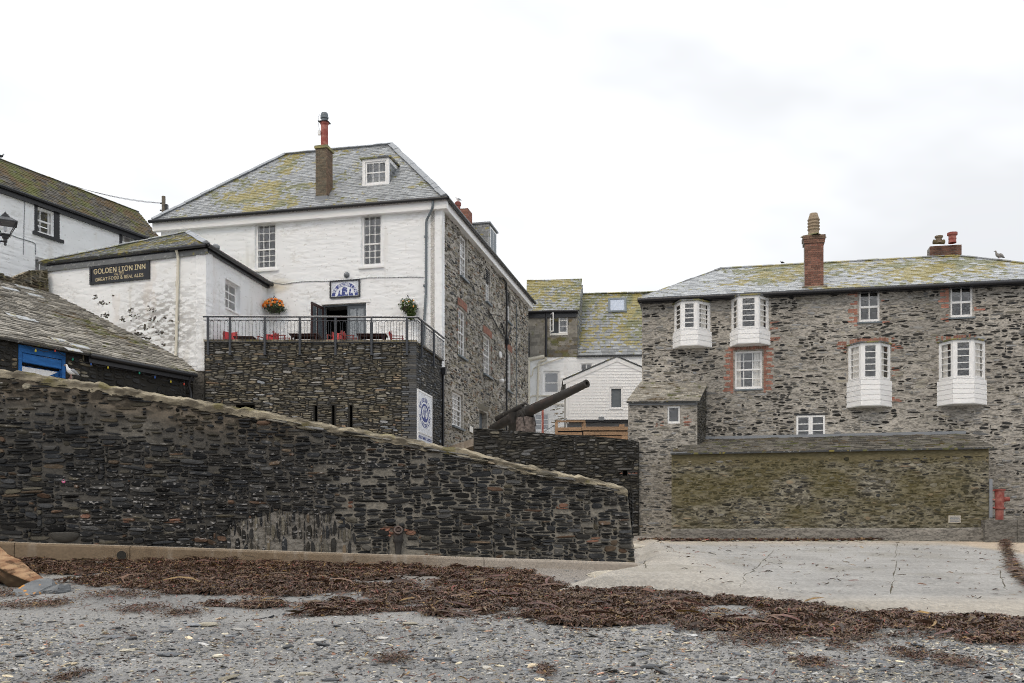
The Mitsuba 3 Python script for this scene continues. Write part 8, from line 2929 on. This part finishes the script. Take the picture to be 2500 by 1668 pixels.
# ---------------------------------------------------------------- birds
def gull(foot, yaw, s, label, body, wing, pose=0.0, legs=True, cat='gull', name='seagull', head=None):
    t = thing(name, label, cat)
    f = np.array([math.cos(yaw), math.sin(yaw), 0])
    side = np.array([-f[1], f[0], 0])
    up = np.array([0, 0, 1.0])
    B = lambda x, z, y=0: np.array(foot) + s * (f * x + up * z + side * y)
    lz = .17 if legs else .03
    tilt = pose
    sp = [(-.36, .13 + lz - .05 * tilt), (-.30, .15 + lz), (-.18, .20 + lz), (-.04, .22 + lz), (.09, .27 + lz + .03 * tilt), (.16, .36 + lz + .06 * tilt), (.185, .44 + lz + .08 * tilt), (.20, .49 + lz + .09 * tilt), (.235, .52 + lz + .09 * tilt), (.27, .515 + lz + .09 * tilt)]
    rx = [.012, .05, .105, .13, .115, .075, .052, .055, .05, .018]
    rz = [.012, .05, .11, .145, .125, .078, .055, .058, .048, .018]
    v, ff = loft([B(x, z) for x, z in sp], np.array(rx) * s, np.array(rz) * s, side, 14)
    MB().add(v, ff).build(child(t, 'body'), body, True)
    for sy in (-1, 1):
        w = [B(.06, .30 + lz, .095 * sy), B(-.08, .29 + lz, .125 * sy), B(-.24, .22 + lz, .10 * sy), B(-.40, .13 + lz, .04 * sy), B(-.50, .10 + lz, .01 * sy)]
        v, ff = loft(w, np.array([.02, .035, .032, .02, .006]) * s, np.array([.05, .095, .085, .045, .008]) * s, side, 8)
        MB().add(v, ff).build(child(t, 'wing'), wing, True)
    hx, hz = .275, .515 + lz + .09 * tilt
    MB().tube([B(hx - .03, hz), B(hx + .05, hz - .012), B(hx + .095, hz - .035)], np.array([.024, .018, .004]) * s, 8).build(child(t, 'beak'), 'm_beak' if cat == 'gull' and body == 'm_gull_white' else 'm_black', True)
    for sy in (-1, 1):
        MB().ball(B(.235, hz + .018, .044 * sy), .009 * s, 1).build(child(t, 'eye'), 'm_black', True)
    if legs:
        for sy in (-1, 1):
            MB().tube([B(-.02, .11 + lz, .05 * sy), B(-.01, .01, .055 * sy), B(.07, .005, .06 * sy)], .011 * s, 6).build(child(t, 'leg'), 'm_bird_leg', True)
    else:
        for sy in (-1, 1):
            MB().tube([B(-.02, .11 + lz, .05 * sy), B(-.02, -.01, .055 * sy)], .011 * s, 6).build(child(t, 'leg'), 'm_bird_leg', True)
    return t


a_, z_ = hw.hit(167, 922)
gz_ = float(np.interp(a_, ta, tz))
gull(hw.P(a_, gz_ - .02, -.15), math.pi + .9, .42, 'white gull standing on the sloping wall in front of the blue door', 'm_gull_white', 'm_gull_grey', .35)
gull(GULL_VENT, math.pi * .9, .42, 'white gull perched on the pot above the inn side eaves', 'm_gull_white', 'm_gull_grey', .1, False)
hipA, hipB = apH2, z3(er, ZRE)
k_ = .50
uu_ = lambda t: CX + F * (hipA + (hipB - hipA) * t)[0] / (hipA + (hipB - hipA) * t)[1]
ts_ = np.linspace(0, 1, 200)
k_ = ts_[np.argmin([abs(uu_(t) - 2438) for t in ts_])]
gp_ = hipA + (hipB - hipA) * k_
gull(gp_ + [0, 0, .05], math.pi + .15, .56, 'grey-brown young gull standing on the sloping hip of the large house', 'm_gull_brown', 'm_gull_brown', .2, False)
q_ = R0_ + (R1_ - R0_) * 0.0
us = [CX + F * p[0] / p[1] for p in [R0_ + (R1_ - R0_) * t for t in ts_]]
kq = ts_[np.argmin(np.abs(np.array(us) - 4))]
gull(R0_ + (R1_ - R0_) * kq + [0, 0, .05], .4, .42, 'black bird perched on the ridge of the cottage', 'm_black', 'm_black', .2, False, 'bird', 'crow')
us = [CX + F * p[0] / p[1] for p in [apH + (apH2 - apH) * t for t in ts_]]
kq = ts_[np.argmin(np.abs(np.array(us) - 1908))]
gull(apH + (apH2 - apH) * kq + [0, 0, .05], 2.6, .24, 'small dark bird on the roof ridge to the chimney side', 'm_black', 'm_black', .1, False, 'bird', 'starling')

# hillside and harbour ground well outside the view
